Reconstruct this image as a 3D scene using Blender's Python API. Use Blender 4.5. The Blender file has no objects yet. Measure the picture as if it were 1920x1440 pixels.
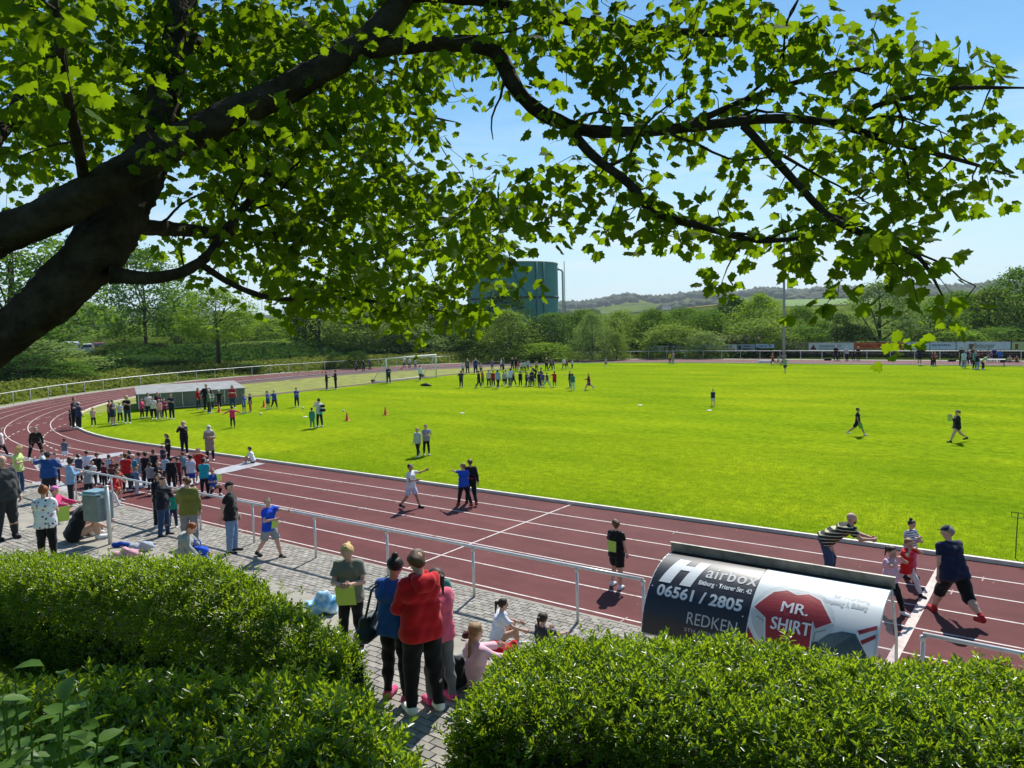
import bpy, bmesh, math, random
import numpy as np
from mathutils import Vector, Matrix

random.seed(7); RNG = np.random.default_rng(7)
rad = math.radians
sc = bpy.context.scene

# ------------------------------------------------------------------ camera
# world: x along the near straight, y across the field (near kerb y = 0), z = 0 on the track
CAM_H, CAM_Y, PITCH, ROLL, YAW, FPX = 5.803, -20.157, 0.08157, -0.02819, 0.63694, 1442.0
def _rz(v):
    c, s = math.cos(YAW), math.sin(YAW)
    return Vector((v[0]*c - v[1]*s, v[0]*s + v[1]*c, v[2]))
cp, sp, cr, sr = math.cos(PITCH), math.sin(PITCH), math.cos(ROLL), math.sin(ROLL)
C_R, C_U, C_F = _rz((cr, sr*sp, sr*cp)), _rz((-sr, cr*sp, cr*cp)), _rz((0, cp, -sp))
CAM = Vector((0, CAM_Y, CAM_H))
cam = bpy.data.objects.new('camera', bpy.data.cameras.new('camera'))
sc.collection.objects.link(cam)
cam.matrix_world = Matrix(((C_R.x, C_U.x, -C_F.x, CAM.x), (C_R.y, C_U.y, -C_F.y, CAM.y), (C_R.z, C_U.z, -C_F.z, CAM.z), (0, 0, 0, 1)))
cam.data.sensor_width = 36; cam.data.lens = FPX/1920*36
cam.data.clip_start = 0.05; cam.data.clip_end = 20000
sc.camera = cam

# ------------------------------------------------------------------ sky, sun, exposure
SUN_EL, SUN_AZ = rad(49), YAW - rad(21)          # azimuth: angle left of +y
w = bpy.data.worlds.new('World'); sc.world = w; w.use_nodes = True
nt = w.node_tree; nt.nodes.clear()
o_ = nt.nodes.new('ShaderNodeOutputWorld'); bg = nt.nodes.new('ShaderNodeBackground')
sky = nt.nodes.new('ShaderNodeTexSky'); sky.sky_type = 'NISHITA'; sky.sun_disc = False
sky.sun_elevation = SUN_EL; sky.sun_rotation = -SUN_AZ; sky.air_density = 1.0; sky.dust_density = 0.05; sky.ozone_density = 3.0
tc = nt.nodes.new('ShaderNodeTexCoord'); mp = nt.nodes.new('ShaderNodeMapping'); mp.inputs['Scale'].default_value = (2.2, 2.2, 16)
nz = nt.nodes.new('ShaderNodeTexNoise'); nz.inputs['Scale'].default_value = 2.6; nz.inputs['Detail'].default_value = 7; nz.inputs['Roughness'].default_value = .58
cr_ = nt.nodes.new('ShaderNodeValToRGB'); cr_.color_ramp.elements[0].position = .44; cr_.color_ramp.elements[1].position = .72
sx = nt.nodes.new('ShaderNodeSeparateXYZ')
band = nt.nodes.new('ShaderNodeMapRange'); band.interpolation_type = 'SMOOTHSTEP'
for i, v in enumerate((.34, .04, 0, 1)): band.inputs[i+1].default_value = v
mul = nt.nodes.new('ShaderNodeMath'); mul.operation = 'MULTIPLY'
mix = nt.nodes.new('ShaderNodeMix'); mix.data_type = 'RGBA'
mul2 = nt.nodes.new('ShaderNodeMath'); mul2.operation = 'MULTIPLY'; mul2.inputs[1].default_value = .85
L = nt.links.new
L(tc.outputs['Generated'], mp.inputs['Vector']); L(mp.outputs[0], nz.inputs['Vector']); L(nz.outputs['Fac'], cr_.inputs['Fac'])
L(tc.outputs['Generated'], sx.inputs[0]); L(sx.outputs['Z'], band.inputs[0])
L(cr_.outputs['Color'], mul.inputs[0]); L(band.outputs[0], mul.inputs[1]); L(mul.outputs[0], mul2.inputs[0]); L(mul2.outputs[0], mix.inputs['Factor'])
tint = nt.nodes.new('ShaderNodeMix'); tint.data_type = 'RGBA'; tint.blend_type = 'MULTIPLY'; tint.inputs['Factor'].default_value = 1; tint.inputs['B'].default_value = (.94, 1.30, 1.36, 1)
L(sky.outputs[0], tint.inputs['A']); veil = nt.nodes.new('ShaderNodeMapRange'); veil.interpolation_type = 'SMOOTHSTEP'
for i, v in enumerate((.30, -.02, 0, .88)): veil.inputs[i+1].default_value = v
mv = nt.nodes.new('ShaderNodeMix'); mv.data_type = 'RGBA'; mv.inputs['B'].default_value = (7.3, 9.1, 10.2, 1)
L(sx.outputs['Z'], veil.inputs[0]); L(veil.outputs[0], mv.inputs['Factor']); L(tint.outputs['Result'], mv.inputs['A']); L(mv.outputs['Result'], mix.inputs['A']); mix.inputs['B'].default_value = (8.6, 10.0, 10.9, 1)
L(mix.outputs['Result'], bg.inputs['Color']); L(bg.outputs[0], o_.inputs['Surface'])
bg.inputs['Strength'].default_value = 0.072
sl = bpy.data.lights.new('sun', 'SUN'); sl.energy = 5.0; sl.angle = rad(.53); sl.color = (1, .955, .88)
so = bpy.data.objects.new('sun', sl); sc.collection.objects.link(so)
SUN_DIR = Vector((-math.sin(SUN_AZ)*math.cos(SUN_EL), math.cos(SUN_AZ)*math.cos(SUN_EL), math.sin(SUN_EL)))
so.rotation_euler = SUN_DIR.to_track_quat('Z', 'Y').to_euler(); so.location = (0, 0, 60)
sc.view_settings.view_transform = 'Standard'; sc.view_settings.look = 'None'
sc.view_settings.exposure = 0.38; sc.view_settings.gamma = 1; sc.view_settings.use_curve_mapping = False

# ------------------------------------------------------------------ helpers
def ray(px, py):
    return C_F + C_R*((px-960)/FPX) - C_U*((py-720)/FPX)
def gp(px, py, z=0.0):                      # pixel -> point on the level z
    d = ray(px, py); return CAM + d*((z-CAM.z)/d.z)
def dp(px, py, depth):                      # pixel -> point at a distance along the view axis
    return CAM + ray(px, py)*depth
def proj(p):
    d = Vector(p)-CAM; k = d.dot(C_F); return 960+FPX*d.dot(C_R)/k, 720-FPX*d.dot(C_U)/k, k
def hexc(h):
    h = h.lstrip('#'); v = [int(h[i:i+2], 16)/255 for i in (0, 2, 4)]
    return tuple((c/12.92 if c <= .04045 else ((c+.055)/1.055)**2.4) for c in v)
COL = sc.collection
def obj(name, me, mat=None, parent=None, label=None, cat=None, group=None, kind=None):
    o = bpy.data.objects.new(name, me); COL.objects.link(o)
    if mat is not None and me is not None:
        if not me.materials: me.materials.append(mat)
        elif me.materials[0] != mat: o.material_slots[0].link = 'OBJECT'; o.material_slots[0].material = mat
    if parent is not None: o.parent = parent
    tag(o, label, cat, group, kind); return o
def tag(o, label=None, cat=None, group=None, kind=None):
    for k, v in (('label', label), ('category', cat), ('group', group), ('kind', kind)):
        if v: o[k] = v
    return o
def empty(name, loc, rz=0, label=None, cat=None, group=None):
    o = bpy.data.objects.new(name, None); COL.objects.link(o); o.location = loc; o.rotation_euler = (0, 0, rz)
    o.empty_display_size = .2
    return tag(o, label, cat, group)
def pyd(name, v, f, smooth=False):
    me = bpy.data.meshes.new(name); me.from_pydata(v, [], f)
    if smooth: me.polygons.foreach_set('use_smooth', [True]*len(me.polygons))
    me.update(); return me
def tris_np(name, V, F, smooth=False):       # V (n,3), F (m,k) arrays -> mesh, quickly
    me = bpy.data.meshes.new(name); V = np.asarray(V, np.float32); F = np.asarray(F, np.int32); m, k = F.shape
    me.vertices.add(len(V)); me.vertices.foreach_set('co', V.ravel())
    me.loops.add(m*k); me.loops.foreach_set('vertex_index', F.ravel())
    me.polygons.add(m); me.polygons.foreach_set('loop_start', np.arange(0, m*k, k, dtype=np.int32))
    if smooth: me.polygons.foreach_set('use_smooth', np.ones(m, bool))
    me.update(calc_edges=True); return me
class MB:                                    # collects boxes, tubes and strips into one mesh
    def __init__(s): s.v = []; s.f = []
    def box(s, c, d, rz=0, M=None):
        x, y, z = [k/2 for k in d]; b = len(s.v); cs, sn = math.cos(rz), math.sin(rz)
        for i in ((-1,-1,-1),(1,-1,-1),(1,1,-1),(-1,1,-1),(-1,-1,1),(1,-1,1),(1,1,1),(-1,1,1)):
            p = Vector((i[0]*x, i[1]*y, i[2]*z)); p = Vector((p.x*cs-p.y*sn, p.x*sn+p.y*cs, p.z))
            if M is not None: p = M @ p
            s.v.append(tuple(p+Vector(c)))
        s.f += [tuple(b+j for j in q) for q in ((0,3,2,1),(4,5,6,7),(0,1,5,4),(1,2,6,5),(2,3,7,6),(3,0,4,7))]
        return s
    def tube(s, pts, r, n=8, cap=True):
        pts = [Vector(p) for p in pts]; R = r if isinstance(r, (list, tuple)) else [r]*len(pts); b = len(s.v)
        up = None
        for i, p in enumerate(pts):
            t = (pts[min(i+1, len(pts)-1)]-pts[max(i-1, 0)]).normalized()
            a = t.orthogonal().normalized() if up is None else (up - t*up.dot(t)).normalized()
            up = a; c = t.cross(a)
            for k in range(n):
                th = 2*math.pi*k/n; s.v.append(tuple(p + (a*math.cos(th)+c*math.sin(th))*R[i]))
        for i in range(len(pts)-1):
            for k in range(n):
                k2 = (k+1) % n; s.f.append((b+i*n+k, b+i*n+k2, b+(i+1)*n+k2, b+(i+1)*n+k))
        if cap:
            s.f.append(tuple(b+k for k in reversed(range(n)))); e = b+(len(pts)-1)*n; s.f.append(tuple(e+k for k in range(n)))
        return s
    def poly(s, pts):
        b = len(s.v); s.v += [tuple(p) for p in pts]; s.f.append(tuple(range(b, b+len(pts)))); return s
    def strip(s, A, B, closed=False):
        b = len(s.v); n = len(A); s.v += [tuple(p) for p in A]+[tuple(p) for p in B]
        for i in range(n if closed else n-1):
            j = (i+1) % n; s.f.append((b+i, b+j, b+n+j, b+n+i))
        return s
    def lathe(s, prof, c=(0, 0, 0), n=16):
        b = len(s.v)
        for r, z in prof:
            for k in range(n): s.v.append((c[0]+r*math.cos(2*math.pi*k/n), c[1]+r*math.sin(2*math.pi*k/n), c[2]+z))
        for i in range(len(prof)-1):
            for k in range(n): s.f.append((b+i*n+k, b+i*n+(k+1) % n, b+(i+1)*n+(k+1) % n, b+(i+1)*n+k))
        return s
    def mesh(s, name='mesh', smooth=False): return pyd(name, s.v, s.f, smooth)
    def build(s, name, mat, parent=None, smooth=False, **k): return obj(name, s.mesh(name, smooth), mat, parent, **k)

# ------------------------------------------------------------------ materials
MATS = {}
def nodes(m):
    m.use_nodes = True; t = m.node_tree; return t, t.nodes['Principled BSDF'], t.nodes, t.links.new
def mat(name, col, rough=.8, var=.0, scale=4.0, bump=0.0, bscale=30.0, metal=0.0, spec=.4, coord='Object', col2=None, detail=5, sheen=0):
    if name in MATS: return MATS[name]
    m = bpy.data.materials.new(name); t, b, N, K = nodes(m)
    if isinstance(col, str): col = hexc(col)
    b.inputs['Roughness'].default_value = rough; b.inputs['Metallic'].default_value = metal
    b.inputs['Specular IOR Level'].default_value = spec
    if sheen: b.inputs['Sheen Weight'].default_value = sheen
    c = N.new('ShaderNodeTexCoord')
    if var or col2:
        n = N.new('ShaderNodeTexNoise'); n.inputs['Scale'].default_value = scale; n.inputs['Detail'].default_value = detail; n.inputs['Roughness'].default_value = .62
        K(c.outputs[coord], n.inputs['Vector']); r = N.new('ShaderNodeValToRGB'); K(n.outputs['Fac'], r.inputs['Fac'])
        if col2 is None: a = tuple(x*(1-var) for x in col); z = tuple(min(1, x*(1+var)) for x in col)
        else: a = col; z = hexc(col2) if isinstance(col2, str) else col2
        r.color_ramp.elements[0].position = .33; r.color_ramp.elements[1].position = .68
        r.color_ramp.elements[0].color = (*a, 1); r.color_ramp.elements[1].color = (*z, 1); K(r.outputs['Color'], b.inputs['Base Color'])
    else: b.inputs['Base Color'].default_value = (*col, 1)
    if bump:
        n2 = N.new('ShaderNodeTexNoise'); n2.inputs['Scale'].default_value = bscale; n2.inputs['Detail'].default_value = 6
        K(c.outputs[coord], n2.inputs['Vector']); bp = N.new('ShaderNodeBump'); bp.inputs['Strength'].default_value = bump; bp.inputs['Distance'].default_value = .02
        K(n2.outputs['Fac'], bp.inputs['Height']); K(bp.outputs[0], b.inputs['Normal'])
    MATS[name] = m; return m
def leafmat(name, c1, c2, trans, tcol, rough=.45, spec=.4, scale=0.0):
    """leaf: reflected colour varies per leaf, light also passes through it"""
    m = bpy.data.materials.new(name); t, b, N, K = nodes(m)
    g = N.new('ShaderNodeNewGeometry'); r = N.new('ShaderNodeValToRGB'); K(g.outputs['Random Per Island'], r.inputs['Fac'])
    r.color_ramp.elements[0].color = (*hexc(c1), 1); r.color_ramp.elements[1].color = (*hexc(c2), 1)
    b.inputs['Roughness'].default_value = rough; b.inputs['Specular IOR Level'].default_value = spec
    K(r.outputs['Color'], b.inputs['Base Color'])
    tr = N.new('ShaderNodeBsdfTranslucent'); mx = N.new('ShaderNodeMixShader'); mx.inputs['Fac'].default_value = trans
    hs = N.new('ShaderNodeMix'); hs.data_type = 'RGBA'; hs.inputs['Factor'].default_value = .75
    K(r.outputs['Color'], hs.inputs['A']); hs.inputs['B'].default_value = (*hexc(tcol), 1); K(hs.outputs['Result'], tr.inputs['Color'])
    K(b.outputs[0], mx.inputs[1]); K(tr.outputs[0], mx.inputs[2]); K(mx.outputs[0], N['Material Output'].inputs['Surface'])
    MATS[name] = m; return m

WHITE = mat('white_paint', (.72, .72, .70), .5, .06, 3)
GALV = mat('galvanised_steel', (.62, .64, .64), .42, .12, 6, metal=.3)
BLACK = mat('black_plastic', (.012, .012, .013), .55)
CONC = mat('concrete', (.31, .285, .235), .9, .16, 2.2, bump=.25, bscale=40)
DARK = mat('dark_metal', (.03, .032, .035), .5)

# ------------------------------------------------------------------ terrain
XL, XR, YC, RK = -39.0, 45.0, 35.0, 35.0        # bends, kerb radius
def oval(off, x0=XL, x1=XR, n=56, z=0.0):
    R = RK+off; P = []
    for i in range(30): P.append((x1+(x0-x1)*i/30, -off, z))
    for i in range(n): a = -math.pi/2 - math.pi*i/n; P.append((x0+R*math.cos(a), YC+R*math.sin(a), z))
    for i in range(30): P.append((x0+(x1-x0)*i/30, 2*YC+off, z))
    for i in range(n): a = math.pi/2 - math.pi*i/n; P.append((x1+R*math.cos(a), YC+R*math.sin(a), z))
    return P
def ovoff(x, y):                                # distance outside the kerb line
    dx = max(XL-x, 0, x-XR); return math.hypot(dx, y-YC)-RK
def sstep(a, b, x):
    t = min(1, max(0, (x-a)/(b-a))); return t*t*(3-2*t)
def slope_h(y):                                 # bank the camera stands on
    wv = -y
    if wv < 15.3: return -.06
    return 1.5 + (4.15-1.5)*sstep(14.6, 20.4, wv)*1.0
def bump2(x, y): return math.sin(x*.013+1.3)*math.cos(y*.011-.4)+.5*math.sin(x*.031+y*.027)
def hgt(x, y):
    if y < -12: 
        return slope_h(y)
    o = ovoff(x, y); z = -.06
    wl = sstep(-52, -78, x)
    if o > 8.8 and wl > 0 and y > 0: z += wl*(1.1*sstep(9.2, 14.5, o) + 1.5*sstep(17, 34, o))
    r = math.hypot(x, y-CAM_Y)
    if r > 260:
        th = math.degrees(math.atan2(-(x), y-CAM_Y)) - math.degrees(YAW)     # + = left of view axis
        q = sstep(330, 800, r)
        z += q*(6 + 9*sstep(-4, -20, th) + 2*bump2(x*.7, y*.7))
        ridge = 22 + 34*math.exp(-((th+7)/5.2)**2) + 30*math.exp(-((th+24)/9)**2) + 10*math.sin(th*.31) + 4*math.sin(th*1.3) + 14*sstep(5, 30, th)
        z += sstep(1300, 2500, r)*ridge + sstep(3000, 4800, r)*(26+8*math.sin(th*.2+1))
        z -= sstep(5200, 7600, r)*60
    return z
rs = [0.0]; 
while rs[-1] < 7000: rs.append(rs[-1] + max(.5, rs[-1]*.035))
NA = 360; V = []; F = []
for r in rs:
    for k in range(NA):
        a = 2*math.pi*k/NA; x, y = r*math.cos(a), CAM_Y + r*math.sin(a); V.append((x, y, hgt(x, y)))
for i in range(len(rs)-1):
    for k in range(NA): k2 = (k+1) % NA; F.append((i*NA+k, (i+1)*NA+k, (i+1)*NA+k2, i*NA+k2))
gm = bpy.data.materials.new('ground_grass'); t, b, N, K = nodes(gm)
c = N.new('ShaderNodeTexCoord'); n1 = N.new('ShaderNodeTexNoise'); n1.inputs['Scale'].default_value = .006; n1.inputs['Detail'].default_value = 3
n2 = N.new('ShaderNodeTexNoise'); n2.inputs['Scale'].default_value = .35; n2.inputs['Detail'].default_value = 7
K(c.outputs['Object'], n1.inputs['Vector']); K(c.outputs['Object'], n2.inputs['Vector'])
r1 = N.new('ShaderNodeValToRGB'); K(n1.outputs['Fac'], r1.inputs['Fac']); r1.color_ramp.interpolation = 'LINEAR'
for i, (p_, cc) in enumerate(((.40, (.075, .13, .014)), (.52, (.12, .18, .018)), (.60, (.06, .10, .015)))):
    e = r1.color_ramp.elements[i] if i < 2 else r1.color_ramp.elements.new(p_); e.position = p_; e.color = (*cc, 1)
r2 = N.new('ShaderNodeValToRGB'); K(n2.outputs['Fac'], r2.inputs['Fac']); r2.color_ramp.elements[0].color = (.55, .5, .45, 1); r2.color_ramp.elements[1].color = (1.25, 1.2, 1.1, 1)
r2.color_ramp.elements[0].position = .3; r2.color_ramp.elements[1].position = .7
mm = N.new('ShaderNodeMix'); mm.data_type = 'RGBA'; mm.blend_type = 'MULTIPLY'; mm.inputs['Factor'].default_value = 1
K(r1.outputs[0], mm.inputs['A']); K(r2.outputs[0], mm.inputs['B']); K(mm.outputs['Result'], b.inputs['Base Color']); b.inputs['Roughness'].default_value = .95; b.inputs['Specular IOR Level'].default_value = 0
obj('ground', pyd('ground', V, F, True), gm, kind='structure')

# ------------------------------------------------------------------ track, markings, kerb
tm = bpy.data.materials.new('track_rubber'); t, b, N, K = nodes(tm)
c = N.new('ShaderNodeTexCoord'); n1 = N.new('ShaderNodeTexNoise'); n1.inputs['Scale'].default_value = .9; n1.inputs['Detail'].default_value = 8; n1.inputs['Roughness'].default_value = .65
n2 = N.new('ShaderNodeTexNoise'); n2.inputs['Scale'].default_value = 260; n2.inputs['Detail'].default_value = 3
n3 = N.new('ShaderNodeTexNoise'); n3.inputs['Scale'].default_value = .18; n3.inputs['Detail'].default_value = 4
for q in (n1, n2): K(c.outputs['Object'], q.inputs['Vector'])
ms = N.new('ShaderNodeMapping'); ms.inputs['Scale'].default_value = (.5, 3.2, 1); K(c.outputs['Object'], ms.inputs[0]); K(ms.outputs[0], n3.inputs['Vector']); n3.inputs['Detail'].default_value = 9; n3.inputs['Roughness'].default_value = .7
r1 = N.new('ShaderNodeValToRGB'); K(n1.outputs['Fac'], r1.inputs['Fac']); r1.color_ramp.elements[0].position = .3; r1.color_ramp.elements[1].position = .72
r1.color_ramp.elements[0].color = (.105, .028, .028, 1); r1.color_ramp.elements[1].color = (.150, .045, .043, 1)
r3 = N.new('ShaderNodeValToRGB'); K(n3.outputs['Fac'], r3.inputs['Fac']); r3.color_ramp.elements[0].position = .3; r3.color_ramp.elements[1].position = .72; r3.color_ramp.elements[0].color = (.74, .74, .75, 1); r3.color_ramp.elements[1].color = (1.22, 1.24, 1.26, 1)
mm = N.new('ShaderNodeMix'); mm.data_type = 'RGBA'; mm.blend_type = 'MULTIPLY'; mm.inputs['Factor'].default_value = 1
K(r1.outputs[0], mm.inputs['A']); K(r3.outputs[0], mm.inputs['B']); K(mm.outputs['Result'], b.inputs['Base Color'])
b.inputs['Roughness'].default_value = .8; b.inputs['Specular IOR Level'].default_value = .16
bp = N.new('ShaderNodeBump'); bp.inputs['Strength'].default_value = .5; bp.inputs['Distance'].default_value = .01; K(n2.outputs['Fac'], bp.inputs['Height']); K(bp.outputs[0], b.inputs['Normal'])
track = MB().strip(oval(0), oval(7.62), True).build('running_track', tm, kind='structure')
LINE = mat('line_paint', (.36, .24, .22), .75, .2, 5, col2=(.66, .58, .55), detail=8); _r = [n for n in LINE.node_tree.nodes if n.type == 'VALTORGB'][0]; _r.color_ramp.elements[0].position = .30; _r.color_ramp.elements[1].position = .46
for i in range(1, 7):
    MB().strip(oval(1.22*i-.024, z=.005), oval(1.22*i+.024, z=.005), True).build('lane_line', LINE, track)
def rect_line(x, y0, y1, wd): return MB().poly([(x-wd/2, y0, .007), (x+wd/2, y0, .007), (x+wd/2, y1, .007), (x-wd/2, y1, .007)])
rect_line(-12.75, -7.3, 0, .05).build('finish_line', LINE, track)
rect_line(-2.38, -7.3, -.9, .17).build('start_line', mat('worn_line', (.56, .47, .43), .75, .25, 6), track)
for i in range(1, 7):
    for k, xs in enumerate((-16.9, -9.2, -4.3, -22.5, -1.1, -29)):
        x = xs + i*.55*(1 if k % 2 else -.8)
        MB().poly([(x-.015, -1.22*i-.22, .008), (x+.015, -1.22*i-.22, .008), (x+.015, -1.22*i+.1, .008), (x-.015, -1.22*i+.1, .008)]).build('lane_mark', mat('faded_line', (.36, .27, .25), .8), track)
for j in range(3):                                # broken lines sweeping across the lanes where the bend starts
    for i in range(26):
        s0 = -36 - i*.95; f = i/26; yy = -7.2 + j*1.9 + 6.8*f*f
        off = -yy if s0 > XL else None
        def pt(s, yv):
            if s > XL: return (s, yv, .009)
            a = -math.pi/2 + (s-XL)/RK; R = RK - yv; return (XL+R*math.cos(a), YC+R*math.sin(a), .009)
        y2 = -7.2 + j*1.9 + 6.8*((i+.5)/26)**2
        MB().poly([pt(s0, yy-.03), pt(s0-.5, y2-.03), pt(s0-.5, y2+.03), pt(s0, yy+.03)]).build('dash', LINE, track)
kerb = MB().strip(oval(-.02, z=.0), oval(-.02, z=.095), True).strip(oval(-.02, z=.095), oval(-.12, z=.095), True).strip(oval(-.12, z=.095), oval(-.12, z=0), True)
kerb.build('kerb', mat('kerb_paint', (.72, .69, .60), .8, .12, 3), kind='structure')

# ------------------------------------------------------------------ lawn inside the oval
lm = bpy.data.materials.new('lawn'); t, b, N, K = nodes(lm)
c = N.new('ShaderNodeTexCoord'); mpp = N.new('ShaderNodeMapping'); mpp.inputs['Rotation'].default_value = (0, 0, .5); mpp.inputs['Scale'].default_value = (.22, .5, 1)
n1 = N.new('ShaderNodeTexNoise'); n1.inputs['Scale'].default_value = .55; n1.inputs['Detail'].default_value = 9; n1.inputs['Roughness'].default_value = .68
n2 = N.new('ShaderNodeTexNoise'); n2.inputs['Scale'].default_value = 2.6; n2.inputs['Detail'].default_value = 11; n2.inputs['Roughness'].default_value = .82
K(c.outputs['Object'], mpp.inputs[0]); K(mpp.outputs[0], n1.inputs['Vector']); K(c.outputs['Object'], n2.inputs['Vector'])
r1 = N.new('ShaderNodeValToRGB'); K(n1.outputs['Fac'], r1.inputs['Fac']); r1.color_ramp.elements[0].position = .30; r1.color_ramp.elements[1].position = .72
r1.color_ramp.elements[0].color = (.128, .218, .007, 1); r1.color_ramp.elements[1].color = (.268, .350, .012, 1)
r2 = N.new('ShaderNodeValToRGB'); K(n2.outputs['Fac'], r2.inputs['Fac']); r2.color_ramp.elements[0].color = (.36, .46, .42, 1); r2.color_ramp.elements[1].color = (1.46, 1.38, 1.2, 1)
r2.color_ramp.elements[0].position = .3; r2.color_ramp.elements[1].position = .68
mm = N.new('ShaderNodeMix'); mm.data_type = 'RGBA'; mm.blend_type = 'MULTIPLY'; mm.inputs['Factor'].default_value = 1
K(r1.outputs[0], mm.inputs['A']); K(r2.outputs[0], mm.inputs['B']); 
n4 = N.new('ShaderNodeTexNoise'); n4.inputs['Scale'].default_value = .07; n4.inputs['Detail'].default_value = 4; K(c.outputs['Object'], n4.inputs['Vector'])
wv = N.new('ShaderNodeTexWave'); wv.bands_direction = 'Y'; wv.inputs['Scale'].default_value = .06; wv.inputs['Distortion'].default_value = 1.2; wv.inputs['Detail'].default_value = 2; K(c.outputs['Object'], wv.inputs['Vector'])
ad = N.new('ShaderNodeMath'); ad.operation = 'MULTIPLY_ADD'; ad.inputs[1].default_value = .18; K(wv.outputs['Fac'], ad.inputs[0]); K(n4.outputs['Fac'], ad.inputs[2])
r4 = N.new('ShaderNodeValToRGB'); K(ad.outputs[0], r4.inputs['Fac']); r4.color_ramp.elements[0].position = .38; r4.color_ramp.elements[1].position = .82; r4.color_ramp.elements[0].color = (.86, .94, .9, 1); r4.color_ramp.elements[1].color = (1.16, 1.07, 1.0, 1)
m4 = N.new('ShaderNodeMix'); m4.data_type = 'RGBA'; m4.blend_type = 'MULTIPLY'; m4.inputs['Factor'].default_value = 1; K(mm.outputs['Result'], m4.inputs['A']); K(r4.outputs[0], m4.inputs['B'])
K(m4.outputs['Result'], b.inputs['Base Color']); b.inputs['Roughness'].default_value = .9
b.inputs['Specular IOR Level'].default_value = .0
bp = N.new('ShaderNodeBump'); bp.inputs['Strength'].default_value = .55; bp.inputs['Distance'].default_value = .05; K(n2.outputs['Fac'], bp.inputs['Height']); K(bp.outputs[0], b.inputs['Normal'])
def yr(x, off=-.12):
    R = RK+off; dx = max(XL-x, 0, x-XR); h = math.sqrt(max(0, R*R-dx*dx)); return YC-h, YC+h
def infield(x0, x1, n, z=0.0, off=-.12):
    A = []; B = []
    for i in range(n+1):
        x = x0+(x1-x0)*i/n; a, e = yr(x, off); A.append((x, a, z)); B.append((x, e, z))
    return MB().strip(A, B)
infield(-56.2, 79.8, 220, .004).build('lawn', lm, kind='structure')
CIN = mat('cinder', (.105, .062, .048), .95, .25, 3, bump=.3)
MB().poly([(-57.4, 16, 0), (-56.2, 16, 0), (-56.2, yr(-56.2)[1], 0), (-57.4, yr(-57.4)[1], 0)]).build('cinder_path', CIN, kind='structure')
rough_g = mat('rough_grass', (.20, .22, .03), .95, .35, .9, bump=.6, bscale=14, detail=8)
A = []; B = []
for i in range(60):
    x = -72.6 + i*(15.2/59); dx = XL-x; A.append((x, yr(x)[0], .001))
    B.append((x, max(26.0, YC+math.sqrt(31.4**2-dx*dx)) if dx < 31.4 else 26.0, .001))
MB().strip(A, B).build('grass_strip', rough_g, kind='structure')
MB().poly([(-57.4, yr(-57.4)[0], .002), (-56.2, yr(-56.2)[0], .002), (-56.2, 16, .002), (-57.4, 16, .002)]).build('lawn_edge', lm, kind='structure')
infield(-73.87, -57.4, 40, -.006, -.12).build('red_apron', mat('apron_rubber', (.085, .033, .032), .8, .2, .8), kind='structure')
# grass blades along the near edge of the lawn
rg = np.random.default_rng(31); n = 130000
X = rg.uniform(-30, 6, n); Y = .14+rg.uniform(0, 1, n)**1.5*13; Hh = rg.uniform(.02, .05, n); a = rg.uniform(0, 2*np.pi, n); wv = rg.uniform(.006, .014, n); tl = rg.normal(size=(n, 2))*.02
V = np.stack([np.c_[X-np.cos(a)*wv, Y-np.sin(a)*wv, np.full(n, .003)], np.c_[X+np.cos(a)*wv, Y+np.sin(a)*wv, np.full(n, .003)], np.c_[X+tl[:, 0], Y+tl[:, 1], Hh]], 1).reshape(-1, 3)
obj('grass', tris_np('grass', V, np.arange(3*n).reshape(-1, 3)), leafmat('grass_blade', '#5f8212', '#93ad22', .4, '#a9c81c', .8, .1), kind='stuff')
# pale flecks of litter and fallen blossom on the track and walk
rg = np.random.default_rng(4); n = 170; X = rg.uniform(-45, 2, n); Y = -rg.uniform(.1, 10.4, n); a = rg.uniform(0, 6.28, n); sz = rg.uniform(.008, .026, n); Zf = np.where(Y > -7.6, .011, .04)
V = np.stack([np.c_[X+np.cos(a+k*1.571)*sz*(1 if k % 2 else .6), Y+np.sin(a+k*1.571)*sz*(1 if k % 2 else .6), Zf+(.006 if k == 1 else 0)] for k in range(4)], 1).reshape(-1, 3)
obj('litter', tris_np('litter', V, np.arange(4*n).reshape(-1, 4)), mat('litter_pale', (.42, .36, .26), .9, .4, 3), kind='stuff')

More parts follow.
